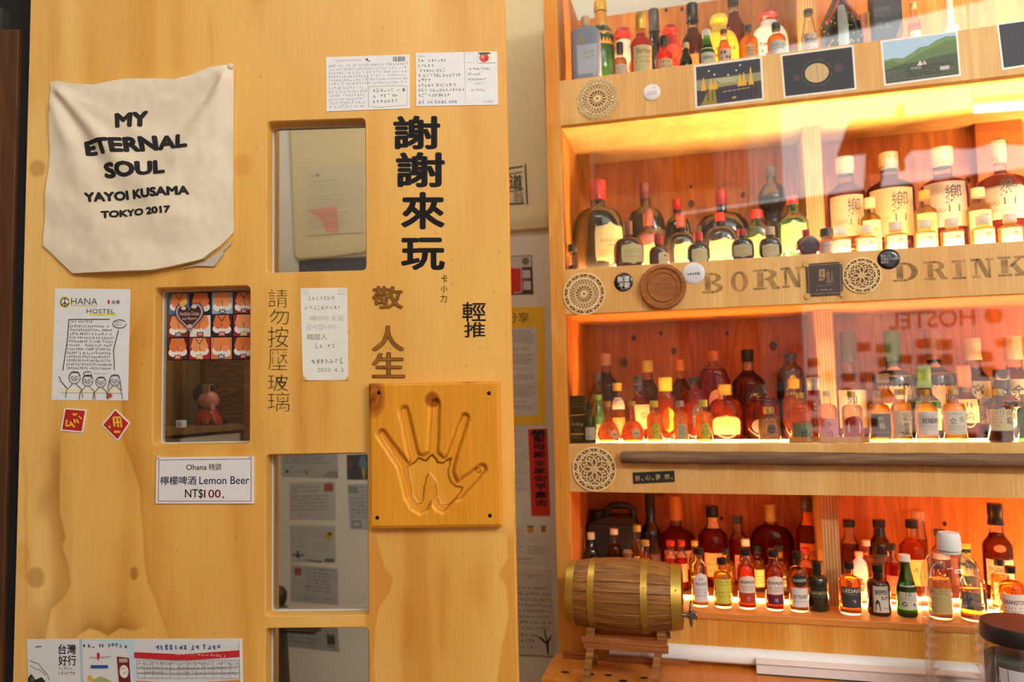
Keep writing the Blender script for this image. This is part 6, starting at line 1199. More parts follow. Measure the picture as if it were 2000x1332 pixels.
for a in (
 (1151, 788, 24, 'mini', 12, 10, 'K', 'G', None, 0, .05, [LB((222, 216, 196), .10, .46, .9, 'r', [T('No 8', .2, .7, .6, .85, DKT)], lo=.05)], 'dark green miniature with a plain white label beside the tin'),
 (1187, 785, 44, 'onion', 12, 9, 'G', 'c', AMB, .9, .05, [LB((236, 214, 160), .10, .36, .34, 'o', [T('Super', .15, .35, .85, .65, DKT, .01)], lo=.55)], 'onion-shaped miniature with long neck and round white label, left of its twin'),
 (1234, 784, 46, 'onion', 13, 9, 'G', 'c', (238, 128, 30), .9, .05, [LB((236, 214, 160), .12, .40, .34, 'o', [T('Super', .15, .35, .85, .65, DKT, .01)], lo=.3)], 'onion-shaped miniature with long neck and round white label, right of its twin'),
 (1277, 783, 30, 'mini', 16, 12, 'Y', 'c', (246, 160, 40), .85, .05, [LB((244, 216, 50), .08, .56, .62, 'o', [T('角', .42, .14, .58, .28, (90, 80, 20)), S(2, (120, 110, 30), v0=.45, v1=.7)])], 'square cut miniature with yellow oval label, left one of the two'),
 (1328, 783, 28, 'mini', 14, 11, 'S', 'c', (244, 186, 110), .85, .05, [LB((206, 204, 176), .08, .56, .62, 'o', [S(3, (130, 130, 110), v0=.25, v1=.75)])], 'square cut miniature with a grey-cream oval label between the yellow ones'),
 (1373, 781, 33, 'mini', 16, 13, 'Y', 'c', (246, 160, 40), .85, .05, [LB((244, 216, 50), .08, .56, .62, 'o', [T('角', .42, .14, .58, .28, (90, 80, 20)), S(2, (120, 110, 30), v0=.45, v1=.7)])], 'square cut miniature with yellow oval label, right one of the two'),
 (1501, 795, 41, 'jar', 20, 12, 'G', 's', (206, 180, 150), .8, .05, [LB((66, 54, 50), .28, .62, .38, 'o', [S(2, (160, 150, 130))], lo=.2)], 'small clear flask with gold cap and dark round emblem'),
 (1562, 767, 42, 'mini', 15, 10, 'G', 'c', (240, 146, 50), .8, .05, [LB((112, 124, 76), .04, .44, 1, 'r', [('rect', 0, 0, 1, .2, (110, 50, 34)), T('木酒', .38, .35, .66, .95, (40, 50, 34), .02)])], 'miniature with a sage green label standing at the left end of the small wood strip'),
 (1614, 764, 37, 'mini', 15, 10, 'C', 'c', (244, 190, 140), .8, .05, [LB((240, 140, 150), .05, .52, 1, 'r', [FR((250, 190, 190)), T('李', .32, .14, .64, .45, (190, 20, 40), .02), T('酒', .32, .5, .64, .9, (190, 20, 40), .02)])], 'miniature with a pink label and red characters on the small wood strip'),
 (1662, 764, 38, 'mini', 15, 10, 'G', 'c', (246, 200, 120), .8, .05, [LB((196, 40, 40), .06, .58, 1, 'a', [('poly', circ(.5, .5, .34, .36, 8), (240, 230, 214)), T('米', .36, .2, .64, .44, (180, 30, 30), .02), T('酒', .34, .5, .66, .78, (180, 30, 30), .02)])], 'miniature with a red label and white octagon on the small wood strip'),
 (1715, 764, 40, 'mini', 17, 10, 'E', 'c', (240, 176, 50), .9, .05, [LB((26, 22, 20), .12, .62, 1, 'r', [T('竹', .34, .12, .56, .38, (222, 196, 110), .02), T('鶴', .38, .40, .64, .66, (222, 196, 110), .02), S(1, (190, 160, 90), v0=.78, v1=.9)])], 'miniature with a black label and gold characters'),
 (1757, 760, 36, 'mini', 20, 11, 'G', 'c', (246, 176, 70), .9, .05, [LB((226, 186, 130), .12, .66, 1, 'r', [T('富士', .5, .06, .96, .4, (90, 70, 50), .02), T('山麓', .28, .45, .78, .92, DKT, .02), ('poly', [(.0, .35), (.3, .12), (.5, .3), (.4, .4)], (206, 150, 100))])], 'miniature with a tan mountain label, second of the plain-cap miniatures'),
 (1806, 761, 40, 'mini', 18, 12, 'G', 'c', (246, 196, 80), .9, .05, [LB((240, 222, 216), .16, .66, 1, 'r', [T('宮城峡', .22, .28, .98, .52, DKT, .01), S(2, (190, 150, 140), v0=.62, v1=.85)])], 'miniature with a rosy white label and three small characters'),
 (1861, 760, 41, 'mini', 18, 11, 'G', 'c', (246, 190, 80), .9, .05, [LB((236, 226, 196), .16, .66, 1, 'r', [T('余', .22, .3, .48, .58, DKT, .02), T('市', .6, .22, .84, .5, DKT, .01), S(1, (150, 130, 90), v0=.1, v1=.2), S(2, (170, 150, 110), v0=.62, v1=.85)])], 'miniature with a pale grey-cream label and two characters'),
 (1949, 760, 43, 'mini', 18, 12, 'G', 'b', None, 0, .05, [LB((222, 196, 130), .24, .70, 1, 'r', [T('山', .7, .06, .92, .28, DKT, .02), T('崎', .68, .34, .94, .72, DKT, .02), S(5, (150, 120, 70), u1=.55, v0=.15)])], 'dark miniature with a tan label, last of the front row on the third shelf'),
 (2001, 770, 30, 'mini', 16, 12, 'G', 'g', (120, 160, 40), .8, .05, None, 'green miniature cut off by the picture edge'),
): bottle(3, *a, name='miniature_bottle')
# little riser strip under three miniatures
for o_ in []: pass
for a in (
 (1167, 771, 34, 'slope', 18, 10, 'V', 'G', None, 0, .12, [LB((40, 60, 40), .12, .4, .8, 'r', [T('Ardbeg', .15, .5, .9, .75, (200, 200, 176), .01)])], 'green bottle with dull lettering behind the tin'),
 (1166, 730, 36, 'tall', 18, 12, 'D', 'c', (240, 170, 120), .5, .19, None, 'clear half-full bottle with a grey cap behind the tin'),
 (1205, 748, 30, 'mini', 18, 15, 'G', 'c', AMB, .85, .13, [LB((206, 120, 50), .1, .45, .9), LB((240, 226, 196), .62, .86, .9)], 'gold-capped miniature with two stacked labels between the onion bottles'),
 (1207, 781, 26, 'mini', 13, 10, 'G', 'c', (236, 150, 60), .9, .11, None, 'tiny gold-capped clear miniature behind the onion bottles'),
 (1246, 736, 44, 'tall', 21, 28, 'Nl', 'c', AMR, .92, .14, [LB((240, 200, 140), .22, .72, .8, 'r', [T('余', .35, .28, .72, .56, DKT, .02), S(2, (170, 110, 60), v0=.06, v1=.2)], lo=.35)], 'amber bottle with a navy capsule and tall cream label'),
 (1299, 737, 46, 'jar', 26, 26, 'Y', 'c', (226, 90, 20), .9, .13, [LB((246, 196, 40), .14, .66, .5, 'o', [T('角', .42, .16, .56, .28, (120, 90, 20)), S(2, (160, 110, 20), v0=.45, v1=.7)])], 'large faceted bottle with a yellow cap and yellow oval label'),
 (1352, 737, 54, 'jar', 20, 14, 'K', 'c', (216, 84, 24), .9, .13, [LB((36, 24, 22), .16, .66, .42, 'o', [T('角', .42, .18, .56, .3, GD), S(2, (206, 150, 70), v0=.45, v1=.7)], lo=.3)], 'large faceted bottle with a black cap and black oval label'),
 (1415, 751, 64, 'jar', 26, 20, 'G', 'c', (232, 96, 22), .9, .12, [LB((242, 190, 120), .12, .54, .85, 'a', [S(2, (190, 110, 60), v0=.3, v1=.55), ('path', [(.2, .72), (.8, .72)], .02, (190, 110, 60))], lo=.05)], 'broad amber flask with a gold cap and arched cream label'),
 (1487, 751, 67, 'jar', 21, 15, 'K', 'c', (170, 56, 14), .88, .12, [LB((56, 30, 22), .12, .45, .6, 'o', [], lo=.0)], 'broad dark amber flask with a black stopper'),
 (1549, 740, 44, 'jar', 22, 18, 'G', 'c', AMB, .85, .12, None, 'faceted amber bottle with gold cap left of the divider'),
 (1588, 737, 26, 'tall', 25, 24, 'S', 'c', (196, 60, 20), .98, .078, [LB((176, 70, 40), .12, .8, .4, 'r', [('polys', [], INK)] + [T(c, .3, .08 + i * .13, .75, .17 + i * .13, (236, 226, 216), .02) for i, c in enumerate('KAVALAN')], lo=.1)], 'slim tube bottle with a silver cap and vertical white letters'),
 (1183, 691, 46, 'tall', 20, 22, 'C', 'c', (92, 34, 12), .9, .24, [LB((206, 130, 70), .2, .5, .8)], 'tall dark amber bottle with a cream cap at the left back of the third shelf'),
 (1264, 704, 40, 'tall', 21, 22, 'Y', 'c', (120, 40, 12), .88, .25, [LB((236, 160, 50), .2, .5, .8)], 'tall dark amber bottle with a mustard cap in the back row'),
 (1328, 703, 40, 'tall', 18, 20, 'O', 'c', (130, 44, 14), .88, .25, [LB((240, 170, 110), .2, .5, .8)], 'tall dark amber bottle with an orange cap in the back row'),
 (1392, 686, 64, 'jar', 20, 18, 'O', 'c', (196, 60, 14), .9, .25, [LB((240, 160, 100), .3, .62, .42, 'o', [], lo=.1)], 'big round-shouldered bottle with an orange cap and pale round label'),
 (1459, 683, 64, 'tall', 23, 23, 'K', 'c', (120, 34, 8), .88, .25, [LB((34, 26, 22), .25, .62, .5, 'a', [('path', circ(.5, .45, .3, .3, 12), .03, GD), ('ell', .5, .6, .15, .1, GD)], lo=.3)], 'big dark amber bottle with a black cap and black arched gold-ringed label'),
 (1543, 690, 56, 'jar', 24, 12, 'D', 's', (70, 60, 60), .7, .26, [LB((70, 66, 70), .3, .85, .6, 'r', [('ell', .5, .2, .22, .1, (226, 190, 120)), S(2, (190, 160, 110), v0=.4, v1=.6)])], 'smoky grey decanter with a cream emblem left of the divider'),
 (1653, 649, 60, 'tall', 26, 58, 'Dl', 'c', (244, 150, 60), .84, .24, [LB((246, 226, 170), .12, .62, 1.0, 'r', [T('知', .3, .14, .56, .36, DKT, .02), T('多', .36, .42, .66, .80, DKT, .02)], lo=.3)], 'large amber bottle with dark grey capsule and cream label, first right of the divider'),
 (1740, 646, 76, 'squat', 30, 60, 'Vl', 'd', None, 0, .24, [LB((244, 222, 166), .30, .80, 1.0, 'r', [T('白', .62, .12, .84, .36, DKT, .02), T('州', .66, .5, .86, .9, DKT, .02)], lo=.2), LB((226, 160, 100), .88, .93, .9, 't', [])], 'large dark green bottle with green capsule and cream label'),
 (1820, 643, 76, 'squat', 30, 60, 'Bl', 'k', None, 0, .24, [LB((238, 196, 136), .30, .82, 1.0, 'r', [T('山', .62, .12, .92, .34, DKT, .02), T('崎', .62, .46, .94, .8, DKT, .02), S(2, (190, 140, 90), u1=.5, v0=.35, v1=.6)], lo=.2), LB((226, 150, 90), .90, .95, .9, 't', [])], 'large black bottle with a cream two-character label behind the green one'),
 (1898, 661, 58, 'tall', 29, 43, 'Cl', 'c', (90, 30, 10), .9, .25, [LB((246, 214, 150), .16, .72, 1.0, 'r', [T('宮', .34, .08, .66, .30, DKT, .02), T('城', .36, .38, .70, .6, (110, 60, 30), .02), T('峡', .38, .66, .74, .92, (90, 50, 30), .02)], lo=.2)], 'large dark amber bottle with a cream stopper and a three-character vertical label'),
 (1977, 657, 62, 'tall', 31, 46, 'Cl', 'c', (110, 40, 12), .9, .25, [LB((244, 222, 166), .16, .74, 1.0, 'r', [T('余', .3, .12, .66, .42, DKT, .02), T('市', .36, .52, .72, .9, DKT, .02)], lo=.2)], 'large dark amber bottle with a cream stopper at the right end of the third shelf'),
 (1724, 730, 42, 'tall', 22, 16, 'D', 'c', (246, 176, 60), .9, .155, [LB((244, 228, 180), .16, .62, 1.0, 'r', [T('知', .6, .2, .8, .42, DKT), T('多', .64, .5, .86, .8, DKT)], lo=.3)], 'half-size golden bottle with a grey cap in the middle row'),
 (1803, 714, 52, 'tall', 27, 44, 'Vl', 'g', (150, 170, 40), .9, .15, [LB((226, 226, 170), .16, .74, 1.0, 'r', [T('白', .6, .16, .8, .42, DKT), T('州', .64, .5, .84, .84, DKT)], lo=.3)], 'half-size bright green bottle with a green foil capsule'),
 (1881, 714, 48, 'tall', 26, 42, 'Bl', 'c', (176, 66, 20), .9, .15, [LB((240, 214, 160), .30, .76, 1.0, 'r', [T('山', .34, .12, .68, .38, DKT, .02), T('崎', .34, .5, .76, .9, DKT, .02)], lo=.1)], 'half-size amber bottle with a brown capsule'),
 (1955, 722, 60, 'tall', 30, 36, 'Nl', 'n', None, 0, .15, [LB((226, 212, 180), .30, .74, .8, 'r', [T('暦', .2, .08, .76, .8, DKT, .01)], lo=.3)], 'navy blue bottle with a pale label and one tall character'),
): bottle(3, *a)
a0, _ = C.hit(1541, 860, .028); a1, _ = C.hit(1698, 860, .028); hz = .0195
mb = MB(); mb.box(0, a1 - a0, -.0035, .0035, 0, C.hit(1600, 853.5, .028)[1] - F3[1], .0006); o = build('wood_strip', mb, W_STILE); place(o, C, a0, .0275, F3[1] + .0002); tag(o, 'short flat wood strip lying before the miniatures on the third shelf', 'strip')

# ---- second shelf
for a in (
 (1118, 478, 21, 'mini', 18, 14, 'K', 's', (70, 44, 24), .3, .05, None, 'tiny clear vial with a black cap at the left end of the second shelf', 'miniature_bottle'),
 (1226, 433, 60, 'round', 17, 25, 'B', 'm', None, 0, .055, [LB((240, 222, 162), .10, .70, .80, 's', [FR(), S(2, (200, 170, 90), v0=.3, v1=.5), S(1, (190, 160, 100), v0=.62, v1=.72)], lo=.28)], 'dark bulbous miniature with a brown cap, first of the front row'),
 (1286, 458, 40, 'round', 18, 19, 'R', 'm', None, 0, .055, [LB((236, 214, 176), .04, .62, .55, 's', [('ell', .62, .3, .09, .08, (90, 60, 50)), S(1, (190, 150, 110), v0=.6, v1=.7)], lo=.45)], 'small dark bulbous miniature with red cap and a tiny crest on its label'),
 (1363, 454, 45, 'round', 17, 17, 'R', 'd', None, 0, .055, [LB((232, 220, 166), .06, .66, .7, 's', [FR(), S(3, (190, 170, 90), v0=.25, v1=.8)], lo=.1)], 'small olive bulbous miniature with red cap in the front row'),
 (1449, 448, 44, 'round', 18, 13, 'R', 'd', None, 0, .055, [LB((206, 190, 140), .14, .66, .85, 's', [S(2, (150, 120, 80), v0=.3, v1=.5)], lo=.05)], 'olive brown miniature with worn red cap in the front row'),
 (1503, 444, 44, 'round', 19, 16, 'P', 'd', None, 0, .055, [LB((226, 208, 160), .08, .62, .75, 's', [S(3, (180, 150, 100), v0=.2, v1=.6)], lo=.05)], 'dark miniature with a pale pink cap in the front row'),
 (1614, 447, 31, 'mini', 25, 16, 'D', 'c', (236, 176, 150), .9, .045, [LB((240, 206, 186), .1, .7, 1, 'r', [S(1, (150, 110, 90), v0=.3, v1=.5)])], 'small pinkish bottle with a wide black cap at the divider foot'),
 (1265, 410, 55, 'round', 20, 32, 'M', 'm', None, 0, .13, [LB((244, 204, 130), .04, .62, .8, 's', [], lo=.3)], 'reddish-brown bulbous bottle with ribbed brown cap in the middle row'),
 (1329, 417, 66, 'round', 18, 29, 'M', 'k', None, 0, .13, [LB((244, 208, 136), .04, .64, .7, 's', [FR()], lo=.25)], 'black bulbous bottle with maroon cap in the middle row'),
 (1406, 416, 72, 'round', 19, 17, 'R', 'k', None, 0, .13, [LB((246, 214, 140), .06, .62, .85, 's', [FR()], lo=.2)], 'wide black bulbous bottle with a bright cream label in the middle row'),
 (1478, 411, 50, 'round', 24, 16, 'R', 'd', None, 0, .15, [LB((248, 222, 130), .06, .66, .9, 's', [], lo=.1)], 'olive bottle with red cap and glowing cream label left of the gourd flask'),
 (1547, 384, 56, 'tall', 22, 16, 'R', 'G', None, 0, .13, [LB((248, 226, 150), .16, .70, 1.0, 's', [FR(), S(3, (200, 170, 90), v0=.3)], lo=.05)], 'dark green bottle with a red cap beside the divider'),
 (1322, 390, 54, 'round', 18, 20, 'R', 'k', None, 0, .21, [LB((242, 204, 90), .3, .66, .6, 's', [], lo=.3)], 'back row black bottle with a pinkish red cap'),
 (1166, 354, 104, 'round', 34, 38, 'R', 'k', None, 0, .115, [LB((238, 222, 160), .12, .66, .62, 's', [FR(), T('SUNTORY', .16, .40, .92, .48, (170, 140, 90)), T('WHISKY', .42, .52, .9, .58, (170, 140, 90)), S(3, (206, 180, 110), v0=.66, v1=.86)], lo=.42)], 'biggest black bulbous bottle with a wide red cap at the left end'),
 (1259, 359, 80, 'round', 22, 31, 'M', 'k', None, 0, .25, [LB((240, 196, 120), .10, .62, .6, 's', [FR()], lo=.62)], 'large black round bottle with a ribbed maroon cap in the back row'),
 (1408, 372, 110, 'round', 22, 30, 'R', 'k', None, 0, .27, [LB((190, 150, 60), .2, .72, .22, 's', [S(2, (90, 70, 40))], lo=-.85)], 'very wide black flask with a red cap in the back row'),
 (1505, 325, 56, 'gourd', 20, 22, 'D', 'k', None, 0, .27, None, 'tall black gourd-shaped flask with a grey stopper'),
 (1649, 309, 70, 'squat', 35, 34, 'Ct', 'c', (214, 104, 30), .90, .24, [LB((244, 206, 160), .30, .74, 1.0, 'r', [T('響', .52, .08, .86, .74, DKT, -.005), T('HIBIKI', .12, .60, .5, .7, (190, 140, 100))], lo=.0)], 'large squat decanter with pale stopper and calligraphy label, first right of the divider'),
 (1734, 300, 88, 'squat', 36, 34, 'Ct', 'c', (170, 66, 24), .94, .22, [LB((246, 208, 150), .26, .76, 1.0, 'r', [T('響', .5, .08, .84, .7, DKT, -.005), S(2, (190, 140, 100), u0=.1, u1=.45, v0=.6, v1=.72)], lo=.05)], 'large squat decanter with pale stopper and calligraphy label, second from the divider'),
 (1838, 290, 86, 'squat', 40, 40, 'Ct', 'c', (190, 70, 34), .92, .22, [LB((246, 214, 186), .32, .80, 1.0, 'r', [T('響', .5, .08, .84, .68, DKT, -.005), T('HIBIKI', .12, .58, .48, .68, (190, 150, 110)), ('rect', .16, .80, .92, .87, (140, 70, 120))], lo=.05)], 'large squat decanter whose label has a purple stripe'),
 (1949, 276, 86, 'squat', 26, 46, 'Ct', 'c', (176, 60, 30), .92, .21, [LB((246, 220, 190), .36, .86, 1.0, 'r', [T('響', .46, .08, .8, .7, DKT, -.005), T('HIBIKI', .08, .60, .42, .7, (170, 130, 90)), S(1, (190, 150, 110), v0=.78, v1=.84)], lo=.05)], 'large squat decanter in front of the tall wooden box'),
 (1698, 387, 38, 'squat', 20, 20, 'C', 'c', (250, 210, 90), .9, .14, [LB((250, 228, 160), .16, .74, 1, 'r', [T('響', .5, .2, .8, .6, (120, 90, 40)), S(1, (190, 150, 80), u1=.45, v0=.7, v1=.8)])], 'small golden decanter between the first and second large ones'),
 (1805, 373, 40, 'squat', 20, 18, 'O', 'c', (250, 206, 80), .9, .15, [LB((250, 220, 130), .16, .74, 1, 'r', [T('響', .5, .2, .8, .6, (130, 90, 30))])], 'small golden decanter between the second and third large ones'),
 (1909, 368, 44, 'squat', 24, 18, 'C', 'c', (250, 206, 80), .9, .14, [LB((250, 226, 160), .16, .74, 1, 'r', [T('響', .4, .1, .8, .6, (120, 80, 40))])], 'small golden decanter between the third and fourth large ones'),
): bottle(2, *a[:13], name=(a[13] if len(a) > 13 else 'whisky_bottle'))
for i, (x, y) in enumerate(((1639, 444), (1690, 441), (1748, 435), (1805, 430), (1858, 428), (1918, 422), (1971, 419), (2018, 416))):
    nm = ('beside the small pinkish bottle', 'under the first small golden decanter', 'under the second large decanter', 'before the second small golden decanter', 'before the purple-striped decanter', 'before the third small golden decanter', 'before the fourth large decanter', 'cut off by the picture edge')[i]
    bottle(2, x, y, 41, 'squat', 24, 16, 'W', 'c', (252, 220, 110), .85, .062, [LB((250, 240, 214), .12, .72, 1, 'r', [T('響', .55, .25, .78, .6, (150, 130, 90))])], 'glowing white-capped miniature decanter ' + nm, 'miniature_bottle')
# medallion flask leaning at the divider
s, z = C.hit(1577, 467, .06); k = C.w(s, .06, z)[1] / FPX
mf = empty('medallion_flask', C, s, .055, F2[1] + .0003); tag(mf, 'round dark medallion-shaped flask with a red cap at the foot of the divider', 'bottle', 'bottles on the second shelf')
zc_ = 20 * k + .002; mb = MB(); mb.lathe([(-.016, .002), (-.015, 15 * k), (-.0125, 17 * k), (-.012, 20 * k), (0, 23 * k), (.012, 20 * k), (.014, .002)], 30, 'Y', (0, 0, 23 * k)); build('glass', mb, SOLID['m'], mf, True, sharp=30)
mb = MB(); mb.lathe([(-.0175, .002), (-.0172, 14 * k), (-.015, 15 * k)], 28, 'Y', (0, 0, 23 * k)); bd_ = build('medallion', mb, pm((60, 50, 56), .3), mf, True, sharp=30)
art([('scr', -.5, -.3, .5, .3, 2, (150, 60, 60), dict(th=.12))], lambda u, v, off: (u * 14 * k, -.0176 - off, 23 * k - v * 14 * k), bd_)
mb = MB(); mb.lathe([(0, 6 * k), (3 * k, 7 * k), (12 * k, 7 * k), (13 * k, 1 * k)], 18, 'Z', (-3 * k, 0, 44 * k)); build('cap', mb, pm((176, 50, 44), .3), mf, True, sharp=40)
# tall wooden box behind the last large decanter
a, z1 = C.hit(1903, 236, .315); b, _ = C.hit(1996, 236, .315); mb = MB(); mb.box(0, b - a, 0, .028, 0, z1 - F2[1], .0015)
bx_ = build('wooden_box', mb, wood('box_wood', (176, 96, 44), (190, 110, 54), (140, 66, 26), 'X', 2, .5, .2, 40, rings=4)); place(bx_, C, a, .316, F2[1] + .0003); tag(bx_, 'tall brown wooden presentation box with a dark round emblem behind the last decanter', 'box')
W = b - a; H = z1 - F2[1]
art([('path', circ(.5, .19, .16, .045, 20), .008, (60, 34, 20)), ('path', circ(.5, .19, .10, .028, 16), .006, (60, 34, 20)), ('scr', .42, .18, .58, .2, 1, (60, 34, 20))], lambda u, v, off: (W * u, -off - .0004, H * (1 - v)), bx_, asp=W / H)

# ---- top shelf
for a in (
 (1143, 34, 57, 'block', 17, 19, 'C', 'f', None, 0, .075, [((214, 216, 236), .0, .93, .62, 'r', [T('海', .1, .14, .34, .34, (240, 220, 120), .02), S(2, (190, 190, 150), u0=.3, v0=.42, v1=.6)], .0)], 'frosted blue-grey square bottle with gold calligraphy at the left end'),
 (1210, 84, 27, 'mini', 14, 22, 'K', 'c', (206, 140, 70), .8, .055, [LB((240, 226, 190), .1, .55, .9)], 'small amber miniature with a black cap beside the frosted bottle', 'miniature_bottle'),
 (1250, 26, 43, 'tall', 21, 34, 'G', 'c', (226, 60, 20), .9, .07, [LB((236, 220, 160), .1, .62, 1.0, 'r', [T('Barber', .2, .1, .9, .3, (150, 110, 60)), S(2, (170, 150, 90), v0=.4, v1=.7)])], 'red-orange bottle with gold capsule and cream label'),
 (1296, 72, 32, 'mini', 16, 20, 'K', 'c', (232, 70, 24), .9, .055, [LB((244, 206, 150), .1, .5, 1.0, 'r', [S(2, (190, 130, 80))])], 'small red-orange miniature with a black cap', 'miniature_bottle'),
 (1339, 85, 25, 'slope', 14, 11, 'C', 'd', None, 0, .05, None, 'tiny brown miniature with a cream cap', 'miniature_bottle'),
 (1379, 60, 32, 'slope', 17, 13, 'W', 'g', (110, 150, 30), .7, .05, [LB((232, 226, 200), .1, .6, 1.0, 'r', [T('DEWAR', .2, .5, .8, .7, DKT)])], 'green miniature with a white cap on the top shelf', 'miniature_bottle'),
 (1413, 59, 27, 'slope', 14, 9, 'M', 'c', (240, 150, 90), .8, .05, [LB((240, 214, 180), .1, .5, 1.0, 'r', [S(2, (50, 34, 30), th=.16)])], 'pink-glowing miniature with a maroon cap before the yellow flask', 'miniature_bottle'),
 (1461, 51, 34, 'mini', 16, 10, 'K', 'c', (246, 160, 30), .9, .055, [LB((246, 190, 130), .1, .5, .6)], 'orange miniature with a small black cap', 'miniature_bottle'),
 (1515, 46, 36, 'mini', 17, 14, 'K', 'c', (240, 140, 40), .85, .05, [LB((232, 226, 214), .05, .56, 1.0, 'r', [S(2, (120, 130, 140), v0=.2, v1=.6)])], 'orange miniature with a wide black cap and white label', 'miniature_bottle'),
 (1578, 20, 31, 'slope', 18, 10, 'K', 'c', (236, 190, 150), .4, .055, [LB((236, 216, 200), .05, .52, 1.0, 'r', [T('Smoked', .1, .15, .9, .5, (90, 60, 60)), S(1, (180, 90, 60), v0=.7, v1=.85)])], 'clear sauce-like miniature in front of the divider', 'miniature_bottle'),
 (1216, 54, 36, 'gourd', 34, 30, 'Rb', 'w', None, 0, .15, [LB((232, 226, 220), .1, .5, .9, 'r', [S(3, (196, 40, 40), th=.16)])], 'white and red ceramic flask with round red cap'),
 (1276, 20, 30, 'tall', 22, 46, 'Dl', 'k', None, 0, .15, None, 'slim dark bottle with a black capsule on the top shelf'),
 (1308, 48, 46, 'gourd', 32, 27, 'Rb', 'r', None, 0, .14, [LB((226, 90, 50), .1, .45, .8, 'r', [S(3, (246, 200, 150), th=.14)])], 'red ceramic flask with a red and silver cap'),
 (1351, 9, 46, 'tall', 23, 37, 'Kl', 'c', (140, 60, 26), .9, .2, [LB((196, 110, 60), .2, .5, .8)], 'tall brown bottle with a black capsule in the middle of the top shelf'),
 (1403, 27, 74, 'jar', 36, 30, 'Yb', 'y', None, 0, .14, [LB((244, 190, 50), .1, .7, .8, 'r', [T('大', .35, .15, .66, .8, (196, 50, 30), .03), S(4, (206, 80, 40), th=.14)])], 'round yellow ceramic flask with red writing'),
 (1500, 19, 72, 'jar', 38, 28, 'Rb', 'w', None, 0, .14, [LB((236, 226, 216), .1, .7, .85, 'r', [T('士', .14, .45, .5, .9, (200, 44, 40), .04), S(4, (206, 60, 50), th=.16), ('frame', .02, .02, .98, .98, .03, (206, 60, 50))])], 'round white ceramic flask with red writing and red cap'),
 (1172, 4, 54, 'tall', 26, 20, 'G', 'G', None, 0, .2, [LB((226, 150, 60), .60, .98, 1.3, 'r', [('ell', .5, .5, .12, .25, (206, 190, 150))])], 'big green bottle with orange gold neck foil'),
 (1431, -12, 44, 'tall', 22, 22, 'K', 'c', (176, 84, 34), .9, .24, None, 'tall amber bottle with a black cap behind the yellow flask'),
 (1852, -14, 44, 'onion', 16, 14, 'C', 'w', None, 0, .15, None, 'pale drop-shaped bottle washed out behind the glass on the top shelf'),
 (1783, 6, 24, 'tall', 12, 14, 'C', 'c', (246, 200, 160), .7, .12, [LB((240, 226, 210), .2, .55, .9)], 'slim pale bottle right of the grey presentation box'),
): bottle(1, *a[:13], name=(a[13] if len(a) > 13 else 'whisky_bottle'))
# gold-flowered black bottle with red ribbon
s, z = C.hit(1636, -40, .13); k = C.w(s, .13, z)[1] / FPX
fb = empty('flowered_bottle', C, s, .13, F1[1] + .0003); tag(fb, 'broad black bottle with gold flowers and a red ribbon on the top shelf', 'bottle', 'bottles on the top shelf')
pr = [(0, 30 * k), (.004, 38 * k), (.06, 42 * k), (.11, 38 * k), (.15, 22 * k), (.17, 13 * k), (.19, 12 * k)]
mb = MB(); mb.lathe(pr, 32); build('glass', mb, SOLID['k'], fb, True); mb = MB(); mb.lathe([(.19, 13 * k), (.215, 13 * k), (.218, 2 * k)], 20); build('cap', mb, pm((170, 40, 40), .4), fb, True)
rng = random.Random(3); mb = MB()
def onb(a, z_): r = float(np.interp(z_, [p[0] for p in pr], [p[1] for p in pr])) + .0006; return (r * math.cos(a), r * math.sin(a), z_)
for i in range(70):
    a = rng.uniform(-3.0, -.1); z_ = rng.uniform(.005, .13); q = rng.uniform(.002, .0045); n = 7
    mb.add([onb(a + q * 30 * math.cos(2 * math.pi * j / n) * (1 if j % 2 else .55) * .6, z_ + q * math.sin(2 * math.pi * j / n) * (1 if j % 2 else .55)) for j in range(n)], [tuple(range(n))])
build('gold_flowers', mb, pm((206, 176, 70), .3, .6), fb)
mb = MB(); R_ = []
for zz_ in (.004, .06, .11, .145): R_.append([(lambda t: (t[0] * 1.01, t[1] * 1.01, t[2]))(onb(a, zz_)) for a in (-1.85, -1.7, -1.55, -1.4)])
mb.loft(R_, cap=False, closed=False); build('label_sheet', mb, pm((186, 186, 182), .35, .4), fb, True)
mb = MB(); mb.tube([onb(-2.4, .10), onb(-2.1, .125), onb(-1.9, .15), onb(-1.57, .172), onb(-1.2, .15), onb(-1.0, .125), onb(-.75, .10)], .0035, 6); build('ribbon', mb, pm((206, 60, 54), .5), fb)
# grey presentation box
a, z1 = C.hit(1702, -24, .10); b, _ = C.hit(1760, -24, .10); mb = MB(); mb.box(0, b - a, 0, .05, 0, z1 - F1[1], .0015)
gb = build('presentation_box', mb, pm((74, 76, 84), .5)); place(gb, C, a, .10, F1[1] + .0003); tag(gb, 'slate grey whisky box with silver lettering on the top shelf', 'box')
W = b - a; H = z1 - F1[1]
art([T('SUNTORY', .06, .30, .60, .36, (216, 216, 220)), T('WORLD WHISKY', .06, .38, .92, .44, (216, 216, 220)), T('碧', .08, .50, .30, .60, (206, 206, 196)), T('Ao', .38, .52, .62, .60, (206, 206, 196)), ('poly', [(.2, 1), (.6, .86), (.98, .5), (.98, .76), (.6, 1)], (196, 140, 90)), ('poly', [(.5, 1), (.98, .70), (.98, 1)], (226, 190, 150))], lambda u, v, off: (W * u, -off - .0004, H * (1 - v)), gb, asp=W / H)
mb = MB(); a2, _ = C.hit(1680, 0, .12); mb.box(0, .022, 0, .03, 0, .13, .001); ob_ = build('gift_carton', mb, pm((226, 138, 92), .6)); place(ob_, C, a2, .125, F1[1] + .0003); tag(ob_, 'narrow orange carton with a gold stripe beside the slate grey box', 'box')
mb = MB(); mb.box(.015, .019, -.0006, 0, .002, .128); build('stripe', mb, pm((220, 180, 80), .3, .6), ob_)
